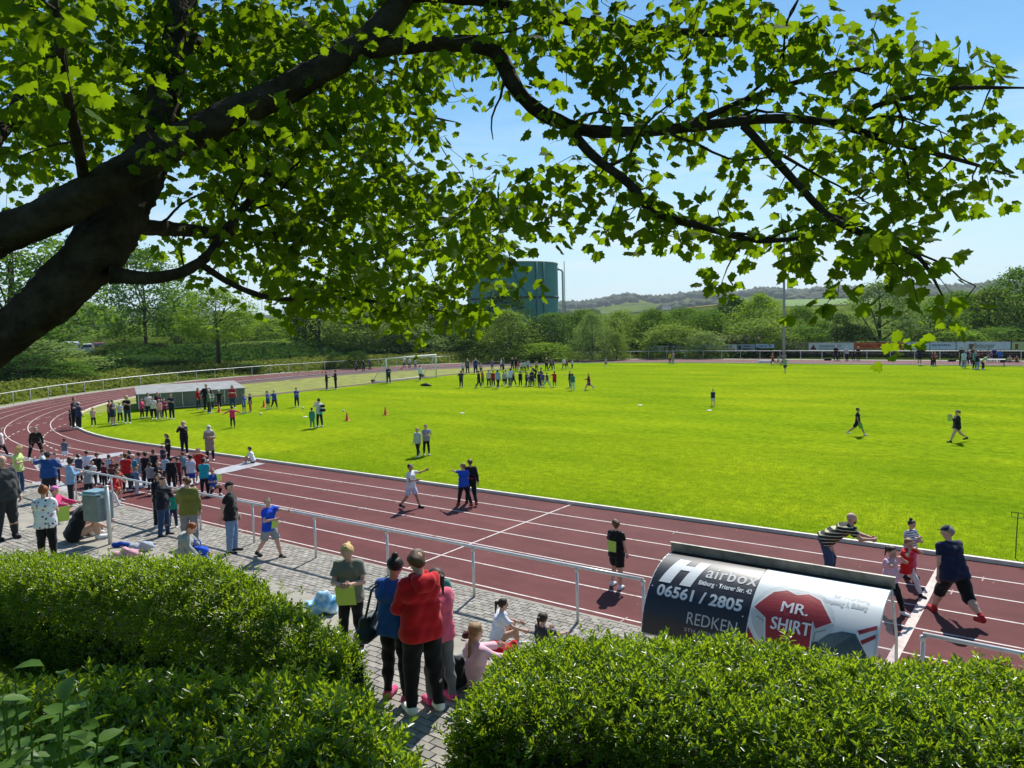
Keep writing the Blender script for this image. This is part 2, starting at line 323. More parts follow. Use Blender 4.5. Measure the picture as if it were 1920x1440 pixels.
# ------------------------------------------------------------------ paved walk and terrace steps
PV = [mat('paver_%s' % k, c_, .92, .22, 7, bump=.3, bscale=60) for k, c_ in (('grey', (.29, .27, .235)), ('light', (.35, .325, .285)), ('dark', (.235, .22, .19)))]
JOINT = mat('joint_sand', (.13, .118, .098), .95)
MB().box((-9, -9.2, -.03), (66, 3.1, .06)).build('paver_bed', JOINT, kind='structure')
def brick_mesh(l, w_, h, bv=.008):
    v = []; f = []
    for (x, y, z) in ((l/2, w_/2, 0), (l/2-bv, w_/2-bv, h)):
        v += [(-x, -y, z), (x, -y, z), (x, y, z), (-x, y, z)]
    return v, [(4, 5, 6, 7), (0, 1, 5, 4), (1, 2, 6, 5), (2, 3, 7, 6), (3, 0, 4, 7)]
BV, BF = brick_mesh(.209, .1075, .05, .006)
def paver_field(x0, x1, y0, y1, z, keep):         # keep(x,y) -> True: an object of its own, returned; the rest joined
    own = []; Vv = [[], [], []]; Ff = [[], [], []]; j = 0; y = y0
    while y < y1-.05:
        x = x0 + (.105 if j % 2 else 0)
        while x < x1-.1:
            h = random.uniform(-.005, .004); k = random.choice((0, 0, 0, 1, 1, 2)); cx, cy = x+.107, y+.055
            if keep(cx, cy): own.append((cx, cy, z+h, k))
            else:
                b = len(Vv[k]); Vv[k] += [(a[0]+cx, a[1]+cy, a[2]+z-.05+h) for a in BV]; Ff[k] += [tuple(b+i for i in q) for q in BF]
            x += .214
        y += .111; j += 1
    return own, Vv, Ff
bm_me = [pyd('paver', BV, BF) for _ in range(3)]
for i in range(3): bm_me[i].materials.append(PV[i])
walk = empty('paved_walk', (-9, -9.2, 0)); tag(walk, kind='structure')
own, Vv, Ff = paver_field(-36, 4, -10.6, -7.66, .032, lambda x, y: False)
for i in range(3):
    o = obj('pavers', pyd('pavers', Vv[i], Ff[i]), PV[i], walk, kind='stuff'); o.matrix_parent_inverse = Matrix.Translation((9, 9.2, 0))
MB().box((-16, -7.6, .0), (41, .08, .07)).build('edging', CONC, kind='structure')
TZ = 1.6
terr = empty('terrace', (-14, -14, 0)); tag(terr, kind='structure'); TI = Matrix.Translation((14, 14, 0))
def tpart(o): o.matrix_parent_inverse = TI; return o
tpart(MB().box((-16, -14.5, TZ/2-.06), (40, 3.76, TZ-.11)).build('terrace_core', JOINT, terr))
tpart(MB().box((-16, -11.1, .2), (40, .96, .44)).build('step_core', JOINT, terr)); tpart(MB().box((-16, -12.1, .45), (40, .98, .96)).build('step_core', JOINT, terr))
sl_me = {}
for (yc, wd, zt) in ((-11.1, .98, .5), (-12.1, .98, 1.05), (-12.96, .70, TZ)):
    me = MB().box((0, 0, 0), (1.975, wd, .12)).mesh('slab')
    bmm = bmesh.new(); bmm.from_mesh(me); bmesh.ops.bevel(bmm, geom=bmm.edges[:], offset=.012, segments=1, affect='EDGES'); bmm.to_mesh(me); bmm.free()
    me.materials.append(CONC)
    for i in range(20):
        o = obj('slab', me, None, terr); o.location = (-35+i*2, yc, zt-.06+random.uniform(-.006, .004)); tpart(o)
    if zt < TZ: tpart(MB().box((-16, yc+.44, zt-.31), (40, .09, .37)).build('riser', CONC, terr))
tpart(MB().box((-16, -12.66, 1.26), (40, .1, .42)).build('riser', CONC, terr))
own, Vv, Ff = paver_field(-30, 3, -16.3, -13.34, TZ, lambda x, y: -8.4 < x < -3.6 and -15.3 < y < -13.4)
own.sort(key=lambda a: (a[0]+5.6)**2+(a[1]+14.6)**2)
for i, (x, y, z, k) in enumerate(own):
    if i < 300:
        o = obj('paver', bm_me[k], None, terr); o.location = (x, y, z-.05); tpart(o)
    else:
        b = len(Vv[k]); Vv[k] += [(a[0]+x, a[1]+y, a[2]+z-.05) for a in BV]; Ff[k] += [tuple(b+j for j in q) for q in BF]
for i in range(3): tpart(obj('pavers', pyd('pavers', Vv[i], Ff[i]), PV[i], terr, kind='stuff'))

# ------------------------------------------------------------------ railings
def railing(pts, label, post_every=1, h=1.08, r=.033, group='railings round the track'):
    root = empty('railing', pts[0], 0, label, 'railing', group); inv = Matrix.Translation(-Vector(pts[0]))
    P = [Vector(p) for p in pts]
    o = MB().tube([p+Vector((0, 0, h)) for p in P], r, 10).build('rail', GALV, root, True); o.matrix_parent_inverse = inv
    pm = MB().tube([(0, 0, 0), (0, 0, h-.02)], .03, 8).tube([(0, 0, h-.1), (0, 0, h-.025)], .042, 8).mesh('post', True); pm.materials.append(GALV)
    for p in P[::post_every]:
        o = obj('post', pm, None, root); o.location = p; o.matrix_parent_inverse = inv
    return root
railing([(-7.60-2.555*i, -7.98, .03) for i in range(13)][::-1] + [(-6.2, -7.98, .03)], 'near galvanised railing running from the dugout along the paved walk to the left')
railing([(-1.72+2.5*i, -7.98, .03) for i in range(4)], 'short galvanised railing starting right of the dugout, above the hedge')
def onoval(off, u):                                # u: metres along, 0 at start of left bend, going round to the far straight
    R = RK+off; Lb = math.pi*R
    if u < Lb: a = -math.pi/2 - u/R; return (XL+R*math.cos(a), YC+R*math.sin(a), .012)
    return (XL+(u-Lb), 2*YC+off, .012)
Lb = math.pi*(RK+8.3)
u_ = np.arange(0, Lb+90, 1.5)
MB().strip([onoval(7.63, u*(RK+7.63)/(RK+8.3) if u < Lb else u-Lb+math.pi*(RK+7.63)) for u in u_], [onoval(9.1, u*(RK+9.1)/(RK+8.3) if u < Lb else u-Lb+math.pi*(RK+9.1)) for u in u_]).build('path', CONC, kind='structure')
railing([onoval(8.3, u) for u in np.arange(14, Lb*.735, 2.55)], 'pale railing curving round the outside of the left bend')
railing([onoval(8.3, u) for u in np.arange(Lb*.80, Lb+100, 2.55)], 'long far railing behind the goal and along the back straight')

# ------------------------------------------------------------------ dugout with printed panels
DX0, DX1, DCY, DCZ, DR = -5.62, -2.14, -8.08, .60, 1.13
dug = empty('dugout', ((DX0+DX1)/2, -8.5, .03), 0, 'curved team dugout with dark and white printed back panels by the railing', 'dugout')
dinv = Matrix.Translation((-(DX0+DX1)/2, 8.5, -.03))
def dpart(o): o.matrix_parent_inverse = dinv; return o
AMAX = 2.05                                         # metres along the arc from the top edge down the back
def dsurf(x, a, off=0.0):                           # x along, a metres down the back
    r = DR+off; th = a/DR
    if th <= math.pi/2: return (x, DCY - r*math.sin(th), DCZ + r*math.cos(th))
    return (x, DCY - r, DCZ - (a-DR*math.pi/2))
def dpanel(x0, x1, a0, a1, off, nx=2, na=22):
    m = MB(); 
    for i in range(na):
        for k in range(nx):
            xa, xb = x0+(x1-x0)*k/nx, x0+(x1-x0)*(k+1)/nx; p, q = a0+(a1-a0)*i/na, a0+(a1-a0)*(i+1)/na
            m.poly([dsurf(xa, p, off), dsurf(xb, p, off), dsurf(xb, q, off), dsurf(xa, q, off)][::-1])
    return m
def weld(m, name, smooth=True):
    me = m.mesh(name); b_ = bmesh.new(); b_.from_mesh(me); bmesh.ops.remove_doubles(b_, verts=b_.verts, dist=1e-4); b_.to_mesh(me); b_.free()
    if smooth: me.polygons.foreach_set('use_smooth', [True]*len(me.polygons))
    return me
XM = -3.93
NAVY = mat('navy_print', (.010, .013, .022), .36, .1, 2, spec=.6); PALE = mat('pale_print', (.62, .70, .72), .32, .10, 1.2, spec=.6, col2=(.72, .74, .73))
shell = dpart(obj('shell', weld(dpanel(DX0, DX1, -.02, AMAX-.35, -.03, 2), 'shell'), mat('shell_plastic', (.35, .38, .40), .4, .1), dug))
p1 = dpart(obj('printed_panel', weld(dpanel(DX0, XM-.006, 0.02, AMAX-.38, 0, 2), 'p'), NAVY, dug, label='dark navy panel with white lettering'))
p2 = dpart(obj('printed_panel', weld(dpanel(XM+.006, DX1, 0.02, AMAX-.38, 0, 2), 'p'), PALE, dug, label='pale panel with ball, red shirt and boot'))
def dshape(name, pts, off, material, parent, sub=.06):  # polygon (x, a) printed on the curved back
    b_ = bmesh.new(); vs = [b_.verts.new((p[0], p[1], 0)) for p in pts]; b_.faces.new(vs)
    bmesh.ops.triangulate(b_, faces=b_.faces[:]); return _bend(b_, name, off, material, parent, sub)
def _bend(b_, name, off, material, parent, sub=.06):
    for _ in range(4):
        es = [e for e in b_.edges if e.calc_length() > sub*1.6]
        if not es: break
        bmesh.ops.subdivide_edges(b_, edges=es, cuts=1); bmesh.ops.triangulate(b_, faces=b_.faces[:])
    for v in b_.verts: v.co = dsurf(v.co.x, v.co.y, off)
    me = bpy.data.meshes.new(name); b_.to_mesh(me); b_.free()
    return obj(name, me, material, parent)
def text_bm(s, size, bold=0.0, sx=1.0, sp_=1.0, shear=0.0):
    cu = bpy.data.curves.new('lettering', 'FONT'); cu.body = s; cu.size = size; cu.offset = bold; cu.space_character = sp_; cu.shear = shear; cu.resolution_u = 3
    ob = bpy.data.objects.new('lettering', cu); COL.objects.link(ob); dg = bpy.context.evaluated_depsgraph_get()
    me = bpy.data.meshes.new_from_object(ob.evaluated_get(dg)); bpy.data.objects.remove(ob)
    b_ = bmesh.new(); b_.from_mesh(me); bpy.data.meshes.remove(me)
    for v in b_.verts: v.co.x *= sx
    x0 = min(v.co.x for v in b_.verts); x1 = max(v.co.x for v in b_.verts)
    return b_, x0, x1
def dtext(s, x, a, width, size, material, parent, off=.006, bold=0, rot=0, shear=0, sp_=1.0):
    b_, x0, x1 = text_bm(s, size, bold, 1, sp_, shear); k = width/(x1-x0); cs, sn = math.cos(rot), math.sin(rot)
    for v in b_.verts:
        X, Y = (v.co.x-x0)*k, -v.co.y; v.co = (x + X*cs - Y*sn, a + X*sn + Y*cs, 0)
    return _bend(b_, 'lettering', off, material, parent, .09)
LW = mat('letter_white', (.66, .70, .72), .4); LG = mat('letter_grey', (.45, .49, .50), .5); LR = mat('letter_pale', (.55, .60, .60), .5)
# left panel: big H as bars, then the words
hx = DX0+.13
dshape('lettering', [(hx, .80), (hx+.20, .80), (hx+.36, .22), (hx+.16, .22)], .006, LW, p1)
dshape('lettering', [(hx+.36, .80), (hx+.55, .80), (hx+.70, .22), (hx+.52, .22)], .006, LW, p1)
dshape('lettering', [(hx+.245, .50), (hx+.46, .50), (hx+.49, .38), (hx+.28, .38)], .0075, LW, p1)
dtext('airbox', hx+.72, .56, .83, .36, LG, p1, bold=.004, sp_=1.1)
dtext('Bitburg \u00b7 Trierer Str. 42', hx+.66, .72, .86, .12, LW, p1, bold=.003)
dtext('06561 / 2805', hx+.02, 1.03, 1.42, .26, LW, p1, bold=.008)
dtext('REDKEN', hx+.62, 1.38, .80, .26, LG, p1)
dtext('5TH AVENUE NYC', hx+.60, 1.50, .84, .08, LG, p1)
for (bx, ba) in ((DX0+.05, .9), (XM-.05, .2), (DX0+.05, .12), (XM-.08, 1.1)):
    dshape('rivet', [(bx+.012*math.cos(k*math.pi/4), ba+.012*math.sin(k*math.pi/4)) for k in range(8)], .006, LW, p1)
# right panel
bcx, bca, br = XM+.62, .95, .56
dshape('ball_print', [(bcx+br*1.05*math.cos(k*math.pi/16), bca+br*math.sin(k*math.pi/16)) for k in range(32)], .004, mat('ball_print', (.50, .55, .54), .4, .12, 2), p2)
SEAM = mat('seam_print', (.20, .24, .25), .5)
for seam in ([(-.5, .1), (-.36, .16), (-.30, .42)], [(-.36, .16), (-.34, -.02)], [(.36, .16), (.34, .44)], [(.36, .16), (.5, .1)]):
    for (a0, a1) in zip(seam, seam[1:]):
        dx, dy = a1[0]-a0[0], a1[1]-a0[1]; l = math.hypot(dx, dy); nx, ny = -dy/l*.006, dx/l*.006
        dshape('seam', [(bcx+a0[0]+nx, bca+a0[1]+ny), (bcx+a1[0]+nx, bca+a1[1]+ny), (bcx+a1[0]-nx, bca+a1[1]-ny), (bcx+a0[0]-nx, bca+a0[1]-ny)], .008, SEAM, p2)
shirt = [(-.16, -.44), (0, -.38), (.16, -.44), (.34, -.36), (.56, -.04), (.36, .09), (.30, -.02), (.31, .42), (.1, .46), (-.12, .45), (-.31, .41), (-.29, -.02), (-.36, .08), (-.56, -.05), (-.34, -.36)]
RED = mat('red_print', (.30, .022, .028), .4, .25, 1.6, spec=.5)
dshape('shirt_outline', [(bcx+x*1.07, bca+.02+y*1.07) for x, y in shirt], .010, LW, p2)
dshape('shirt_print', [(bcx+x, bca+.02+y) for x, y in shirt], .014, RED, p2)
dtext('MR.', bcx-.17, bca-.04, .38, .24, mat('letter_bright', (.78, .80, .80), .45), p2, .019, bold=0)
dtext('SHIRT', bcx-.27, bca+.24, .56, .26, MATS['letter_bright'], p2, .019, bold=0)
dtext('MR.', bcx-.160, bca-.045, .38, .24, MATS['letter_bright'], p2, .021); dtext('SHIRT', bcx-.258, bca+.235, .56, .26, MATS['letter_bright'], p2, .021)
dshape('red_corner', [(XM+.02, 1.22), (XM+.16, 1.42), (XM+.26, 1.6), (XM+.02, 1.6)], .006, RED, p2)
boot = [(.62, 1.56), (.70, 1.36), (.86, 1.28), (1.06, 1.22), (1.18, 1.12), (1.36, 1.02), (1.52, 1.02), (1.62, 1.16), (1.70, 1.30), (1.74, 1.62), (.6, 1.62)]
dshape('boot_print', [(XM+x, a) for x, a in boot], .008, mat('boot_print', (.060, .095, .105), .4, .35, 4), p2)
dshape('boot_tongue', [(XM+x, a) for x, a in ((1.02, 1.24), (1.16, 1.10), (1.34, 1.02), (1.46, 1.06), (1.3, 1.22), (1.16, 1.32))], .012, mat('boot_tongue', (.10, .14, .15), .4, .3, 5), p2)
dshape('sock_print', [(XM+x, a) for x, a in ((1.50, 1.00), (1.77, .78), (1.77, 1.30), (1.70, 1.30))], .0095, LW, p2)
for q in (0, .13): dshape('stripe_print', [(XM+1.53+q*.4, .97+q), (XM+1.77, .84+q), (XM+1.77, .90+q), (XM+1.56+q*.4, 1.02+q)], .0135, RED, p2)
dtext('Borenweg 1, Bitburg', XM+.98, .62, .62, .12, LG, p2, bold=.004, shear=.2)
dtext('f\u00fcr Werbung', XM+1.12, .48, .5, .12, LR, p2, shear=.2)
board = dpart(MB().box(((DX0+DX1)/2, DCY+.13, 1.79), (DX1-DX0+.08, .03, .17)).box(((DX0+DX1)/2, DCY+.11, 1.88), (DX1-DX0+.1, .05, .012)).build('top_board', mat('weathered_aluminium', (.26, .25, .22), .55, .35, 5, metal=.4), dug))
dpart(MB().box(((DX0+DX1)/2, DCY+.06, 1.715), (DX1-DX0, .1, .02)).build('gap_strip', BLACK, dug))  # black strip that colours in the dark gap under the board
GLASS = bpy.data.materials.new('clear_acrylic'); t, b, N, K = nodes(GLASS)
b.inputs['Base Color'].default_value = (.85, .8, .82, 1); b.inputs['Roughness'].default_value = .15; b.inputs['Alpha'].default_value = .28
for xs in (DX0, DX1):
    pts = [dsurf(xs, AMAX*.82*i/14, -.03) for i in range(15)] + [(xs, DCY+.55, .05), (xs, DCY+.06, 1.70)]
    dpart(MB().poly(pts).build('side_pane', GLASS, dug))
    dpart(MB().tube([(xs, DCY+.06, 1.7), (xs, DCY+.5, .9), (xs, DCY+.55, .04)], .025, 6).build('frame_tube', GALV, dug, True))
    dpart(MB().tube([dsurf(xs, AMAX*.82*i/14, -.015) for i in range(15)], .018, 6).build('edge_trim', GALV, dug, True))
    dpart(MB().box((xs, DCY-.3, .035), (.05, 1.7, .05)).build('foot_rail', GALV, dug))
dpart(MB().box(((DX0+DX1)/2, DCY-.6, .42), (DX1-DX0-.1, .36, .04)).build('bench', mat('bench_wood', (.25, .16, .08), .7, .2), dug))

# ------------------------------------------------------------------ litter bin
p = gp(207, 1020, TZ); bz = math.atan2(-C_F.x, C_F.y)
bn = empty('litter_bin', p, 0.25, 'grey metal litter bin with lid on a post at the terrace edge', 'litter bin')
MB().tube([(0, 0, 0), (0, 0, 1.16)], .04, 10).box((0, 0, 1.17), (.085, .085, .015)).build('post', GALV, bn, True)
BINM = mat('bin_steel', (.20, .255, .27), .5, .2, 5, metal=.3)
MB().box((-.27, 0, .73), (.40, .36, .50)).build('bin_body', BINM, bn)
m = MB(); m.box((-.27, -.02, 1.02), (.46, .42, .03)); m.box((-.27, -.02, 1.06), (.38, .32, .04)); m.build('lid', mat('bin_lid', (.22, .36, .42), .45, .2, 5, metal=.2), bn)
MB().box((-.27, -.01, .987), (.37, .33, .01)).build('opening', BLACK, bn); MB().box((-.06, 0, .99), (.03, .2, .09)).build('bracket', GALV, bn)

# ------------------------------------------------------------------ football goal with net
gx, g0, g1, gh, gd = -55.5, 33.9, 41.25, 2.44, 2.1
goal = empty('football_goal', (gx, (g0+g1)/2, 0), 0, 'white full-size football goal with net standing at the field end', 'football goal')
gi = Matrix.Translation((-gx, -(g0+g1)/2, 0))
def gpart(o): o.matrix_parent_inverse = gi; return o
for y in (g0, g1):
    gpart(MB().tube([(gx, y, 0), (gx, y, gh)], .075, 10).build('goalpost', WHITE, goal, True))
    gpart(MB().tube([(gx, y, gh), (gx-gd, y, .06)], .025, 6).build('stay', GALV, goal, True))
    gpart(MB().tube([(gx, y, .06), (gx-gd, y, .06)], .04, 6).build('ground_bar', WHITE, goal, True))
    gpart(MB().tube([(gx-gd, y-.02, .16), (gx-gd, y+.25, .16)], .16, 12).build('weight_wheel', BLACK, goal, True))
gpart(MB().tube([(gx, g0-.06, gh), (gx, g1+.06, gh)], .075, 10).build('crossbar', WHITE, goal, True)); gpart(MB().tube([(gx-gd, g0, .06), (gx-gd, g1, .06)], .04, 8).build('rear_bar', WHITE, goal, True))
m = MB(); NETM = mat('net_cord', (.55, .58, .55), .8)
for i in range(31):
    y = g0+(g1-g0)*i/30; m.tube([(gx, y, gh), (gx-gd*.5, y, gh*.42), (gx-gd, y, .06)], .005, 3, False)
for i in range(11):
    f = i/11; z = gh*(1-f)-.1*math.sin(f*3.1)*0; m.tube([(gx-gd*f, g0, gh-(gh-.06)*f), (gx-gd*f-.0, (g0+g1)/2, gh-(gh-.06)*f-.18*math.sin(f*math.pi)), (gx-gd*f, g1, gh-(gh-.06)*f)], .005, 3, False)
for y in (g0, g1):
    for i in range(1, 9): f = i/9; m.tube([(gx-gd*f, y, .06), (gx-gd*f, y, gh-(gh-.06)*f)], .005, 3, False); m.tube([(gx, y, gh*f), (gx-gd*(1-f), y, gh*f)], .005, 3, False)
gpart(m.build('net', NETM, goal, kind='stuff'))

# ------------------------------------------------------------------ high-jump mat cover
a0, a1, a2 = gp(261, 771), gp(460, 757), gp(218, 759)
ex = (a1-a0); Lm = ex.length; ex.normalize(); ey = Vector((-ex.y, ex.x, 0))
if ey.dot(a2-a0) < 0: ey = -ey
Wm = max(3.6, (a2-a0).dot(ey)); Hm = 1.25
mt = empty('mat_cover', a0, math.atan2(ex.y, ex.x), 'long grey sheet-metal cover over the high-jump mats with pale roof', 'mat cover')
CORR = mat('corrugated_steel', (.16, .175, .175), .55, .18, 3, metal=.3)
m = MB(); n = 96                                   # ribbed long side
for i in range(n):
    x0, x1 = Lm*i/n, Lm*(i+1)/n; y0, y1 = (.0 if i % 4 < 2 else .03), (.0 if (i+1) % 4 < 2 else .03); m.poly([(x0, y0, .16), (x1, y1, .16), (x1, y1, Hm-.03), (x0, y0, Hm-.03)])
m.build('side_panel', CORR, mt)
for i in range(6): MB().box((Lm*i/5, -.02, (Hm+.16)/2), (.06, .04, Hm-.18)).build('upright', GALV, mt)
m = MB(); m.box((-.02, Wm/2, (Hm+.14)/2), (.04, Wm, Hm-.2)); m.build('end_panel', mat('end_board', (.105, .085, .062), .8, .2, 2), mt)
for i in range(4): MB().box((-.06, Wm*(i+.5)/4, (Hm+.14)/2), (.03, .05, Hm-.2)).build('batten', mat('batten', (.16, .13, .10), .8), mt)
m = MB(); m.box((Lm+.02, Wm/2, (Hm+.14)/2), (.04, Wm, Hm-.2)); m.build('end_panel', CORR, mt); MB().box((Lm/2, Wm, (Hm+.14)/2), (Lm, .04, Hm-.2)).build('back_panel', CORR, mt)
roof = MB().poly([(-.12, -.08, Hm), (Lm+.12, -.08, Hm), (Lm+.12, Wm+.08, Hm+.16), (-.12, Wm+.08, Hm+.16)]).poly([(-.12, -.08, Hm-.05), (Lm+.12, -.08, Hm-.05), (Lm+.12, -.08, Hm), (-.12, -.08, Hm)]).poly([(-.12, Wm+.08, Hm+.1), (-.12, -.08, Hm-.05), (-.12, -.08, Hm), (-.12, Wm+.08, Hm+.16)]).build('roof_sheet', mat('roof_sheet', (.25, .26, .255), .75, .25, 1.5), mt)
MB().box((Lm/2, .02, .1), (Lm, .06, .05)).build('base_rail', GALV, mt)
for i in range(5): MB().tube([(.3+i*(Lm-.6)/4, .0, .08), (.3+i*(Lm-.6)/4, .08, .08)], .08, 10).build('wheel', BLACK, mt)

# ------------------------------------------------------------------ cones, balls, small things on the grass
ORG = mat('cone_orange', (.75, .11, .02), .5)
cone_me = MB().lathe([(.155, .0), (.155, .02), (.12, .025), (.10, .06), (.035, .5), (.02, .51), (0, .51)], n=14).box((0, 0, .012), (.34, .34, .024)).mesh('cone', True); cone_me.materials.append(ORG)
for (x, y, lb) in ((651, 789, 'orange marker cone alone on the lawn, second from the right'), (723, 778, 'orange marker cone on the lawn, rightmost of the near ones'),
                   (495, 763, 'orange marker cone beside the girl and boy in blue shirts'), (411, 773, 'orange marker cone in front of the grey mat cover'),
                   (561, 700, 'orange cone on the far track beside the two hurdles'), (605, 702, 'orange cone on the far track left of the two men in dark'), (754, 693, 'orange cone on the far track seen through the goal net')):
    o = obj('marker_cone', cone_me, None, None, lb, 'cone', 'orange marker cones'); o.location = gp(x, y); o.rotation_euler.z = random.random()
ball_me = MB().lathe([(.0, .0)]+[(.1*math.sin(math.pi*i/10), .1-.1*math.cos(math.pi*i/10)) for i in range(1, 10)]+[(0, .2)], n=14).mesh('ball', True); ball_me.materials.append(WHITE)
for (x, y, lb) in ((489, 778, 'small white ball on the lawn nearest the pink-jacketed girl'), (568, 767, 'small white ball on the lawn above the woman with the backpack'), (644, 772, 'small pale ball on the lawn left of the lone cone')):
    o = obj('ball', ball_me, None, None, lb, 'ball', 'throwing balls on the lawn'); o.location = gp(x, y); o.scale = (.8,)*3
disc_me = MB().lathe([(0, .0), (.16, .0), (.17, .02), (.12, .035), (0, .035)], n=16).mesh('disc', True); disc_me.materials.append(WHITE)
for (x, y, lb) in ((1200, 760, 'flat white marker disc on the open lawn left of the boy in navy'), (1330, 770, 'flat white marker disc on the lawn just below the boy in navy'), (572, 782, 'flat pale marker disc left of the child in the tracksuit'), (866, 775, 'flat white marker disc on the lawn below the boy with hands on hips')):
    o = obj('marker_disc', disc_me, None, None, lb, 'marker disc', 'flat marker discs'); o.location = gp(x, y) + Vector((0, 0, .004))
def hurdle(px, py, lb):
    r_ = empty('hurdle', gp(px, py), 1.9, lb, 'hurdle')
    for s in (-.55, .55): MB().tube([(s, 0, 0), (s, 0, .9)], .022, 6).tube([(s, 0, .03), (s, .6, .03)], .022, 6).build('upright', GALV, r_)
    MB().box((0, 0, .92), (1.2, .03, .08)).build('top_bar', WHITE, r_); MB().box((-.5, -.02, .92), (.22, .02, .082)).build('end_marking', BLACK, r_); MB().box((.5, -.02, .92), (.22, .02, .082)).build('end_marking', BLACK, r_)
hurdle(530, 714, 'low hurdle on the far red apron, left one'); hurdle(557, 714, 'low hurdle on the far red apron, right one')
ob = empty('ground_roller', gp(798, 724), .4, 'small dark bag-like bundle lying on the lawn in front of the goal', 'bundle')
MB().tube([(-.5, 0, .1), (-.1, .05, .14), (.3, 0, .1), (.6, -.1, .06)], [.06, .14, .12, .04], 8).build('bundle_body', BLACK, ob, True)
MB().tube([(-.1, .05, .2), (.05, .1, .32), (.25, 0, .2)], .02, 5).build('handle', BLACK, ob, True)
ob = empty('start_stand', gp(1904, 1047), 0, 'thin rusty iron rod stand with hooks on the lawn at the right edge', 'stand')
MB().tube([(0, 0, 0), (.01, 0, .55), (.03, 0, 1.08)], .011, 6).build('rod', DARK, ob); MB().tube([(-.1, 0, 1.08), (-.1, 0, .98), (.03, 0, .95), (.14, 0, .98), (.14, 0, 1.06), (.03, 0, 1.08), (-.1, 0, 1.08)], .009, 5).build('hook', DARK, ob)
# flat pale patches across the lanes
SHEET = mat('pale_patch', (.46, .43, .44), .35, .2, 3, spec=.6)
def sheet(pts, lb):
    P = [gp(*q) for q in pts]; c_ = sum(P, Vector())/len(P); r_ = MB().poly([(q.x-c_.x, q.y-c_.y, .012) for q in P]).poly([(q.x-c_.x, q.y-c_.y, .017) for q in P]).build('pale_patch', SHEET, None, label=lb, cat='plastic sheet', group='pale patches on the track'); r_.location = (c_.x, c_.y, 0)
sheet([(497, 870), (468, 866), (410, 880), (345, 903), (338, 918), (415, 889), (440, 884)], 'pale patch across the lanes by the seated boy at the kerb')
sheet([(60, 868), (118, 862), (230, 848), (232, 853), (150, 868), (70, 882)], 'pale strip across the lanes behind the crowd at left')
sheet([(60, 905), (110, 900), (150, 930), (170, 952), (110, 948), (62, 925)], 'wide pale patch on the track behind the man in blue')
sheet([(150, 885), (250, 893), (330, 905), (325, 915), (240, 915), (160, 905)], 'pale strip under the crowd of children at the railing')

# ------------------------------------------------------------------ floodlight mast
p = gp(1470, 673); mast = empty('floodlight_mast', p, 0, 'tall grey floodlight mast behind the back straight', 'mast')
MB().tube([(0, 0, 0), (0, 0, 7), (0, 0, 15.5)], [.2, .16, .1], 12).build('pole', mat('mast_grey', (.30, .32, .33), .5, .1, 1, metal=.2), mast, True); MB().tube([(0, 0, 0), (0, 0, .5)], .28, 12).build('base_sleeve', CONC, mast, True)
MB().box((0, 0, 15.4), (2.4, .12, .12), .6).build('crossarm', GALV, mast)
for k in (-.9, .9):
    o = MB().box((0, 0, 0), (.7, .35, .5)).build('floodlight', GALV, mast); o.location = (k*math.cos(.6), k*math.sin(.6), 15.7); o.rotation_euler = (-.5, 0, .6)

# ------------------------------------------------------------------ green storage tank
tk = dp(963, 600, 172); tk.z = 0; ztop = dp(963, 497, 172).z; TR = 10.1
tank = empty('storage_tank', tk, 0, 'big round dark green steel storage tank rising behind the trees', 'storage tank')
TG = mat('tank_paint', (.066, .235, .24), .6, .10, .25, spec=.3)
m = MB(); nseg = 64
prof = [(TR, 0), (TR, ztop*.58), (TR, ztop)]
m.lathe(prof, n=nseg); m.build('tank_wall', TG, tank, True)
MB().lathe([(TR+.02, ztop*.575), (TR+.16, ztop*.577), (TR+.16, ztop*.597), (TR+.02, ztop*.6)], n=nseg).build('stiffener_ring', mat('tank_dark', (.012, .04, .035), .6), tank)
MB().lathe([(TR+.12, ztop-.25), (TR+.12, ztop), (TR-.1, ztop+.05), (TR*.5, ztop+.6), (0, ztop+.9)], n=nseg).build('tank_roof', mat('tank_roof', (.20, .27, .25), .6), tank, True)
va = math.atan2(CAM.y-tk.y, CAM.x-tk.x)
for da in (.52, .70):
    m = MB(); a = va+da; x, y = (TR+.22)*math.cos(a), (TR+.22)*math.sin(a); m.tube([(x, y, 0), (x, y, ztop-.1)], .18, 8); m.build('downpipe', mat('tank_pipe', (.10, .20, .19), .5), tank, True)
a = va+1.52; x, y = (TR)*math.cos(a), TR*math.sin(a); x2, y2 = (TR+1.05)*math.cos(a), (TR+1.05)*math.sin(a)
MB().tube([(x, y, ztop-1.3), (x*.4+x2*.6, y*.4+y2*.6, ztop-1.35), (x2, y2, ztop-1.9), (x2, y2, 0)], .25, 8).build('riser_pipe', GALV, tank, True)
x3, y3 = (TR+1.45)*math.cos(a), (TR+1.45)*math.sin(a); MB().tube([(x3, y3, 0), (x3, y3, ztop+.4)], .08, 6).build('ladder_rail', DARK, tank, True)

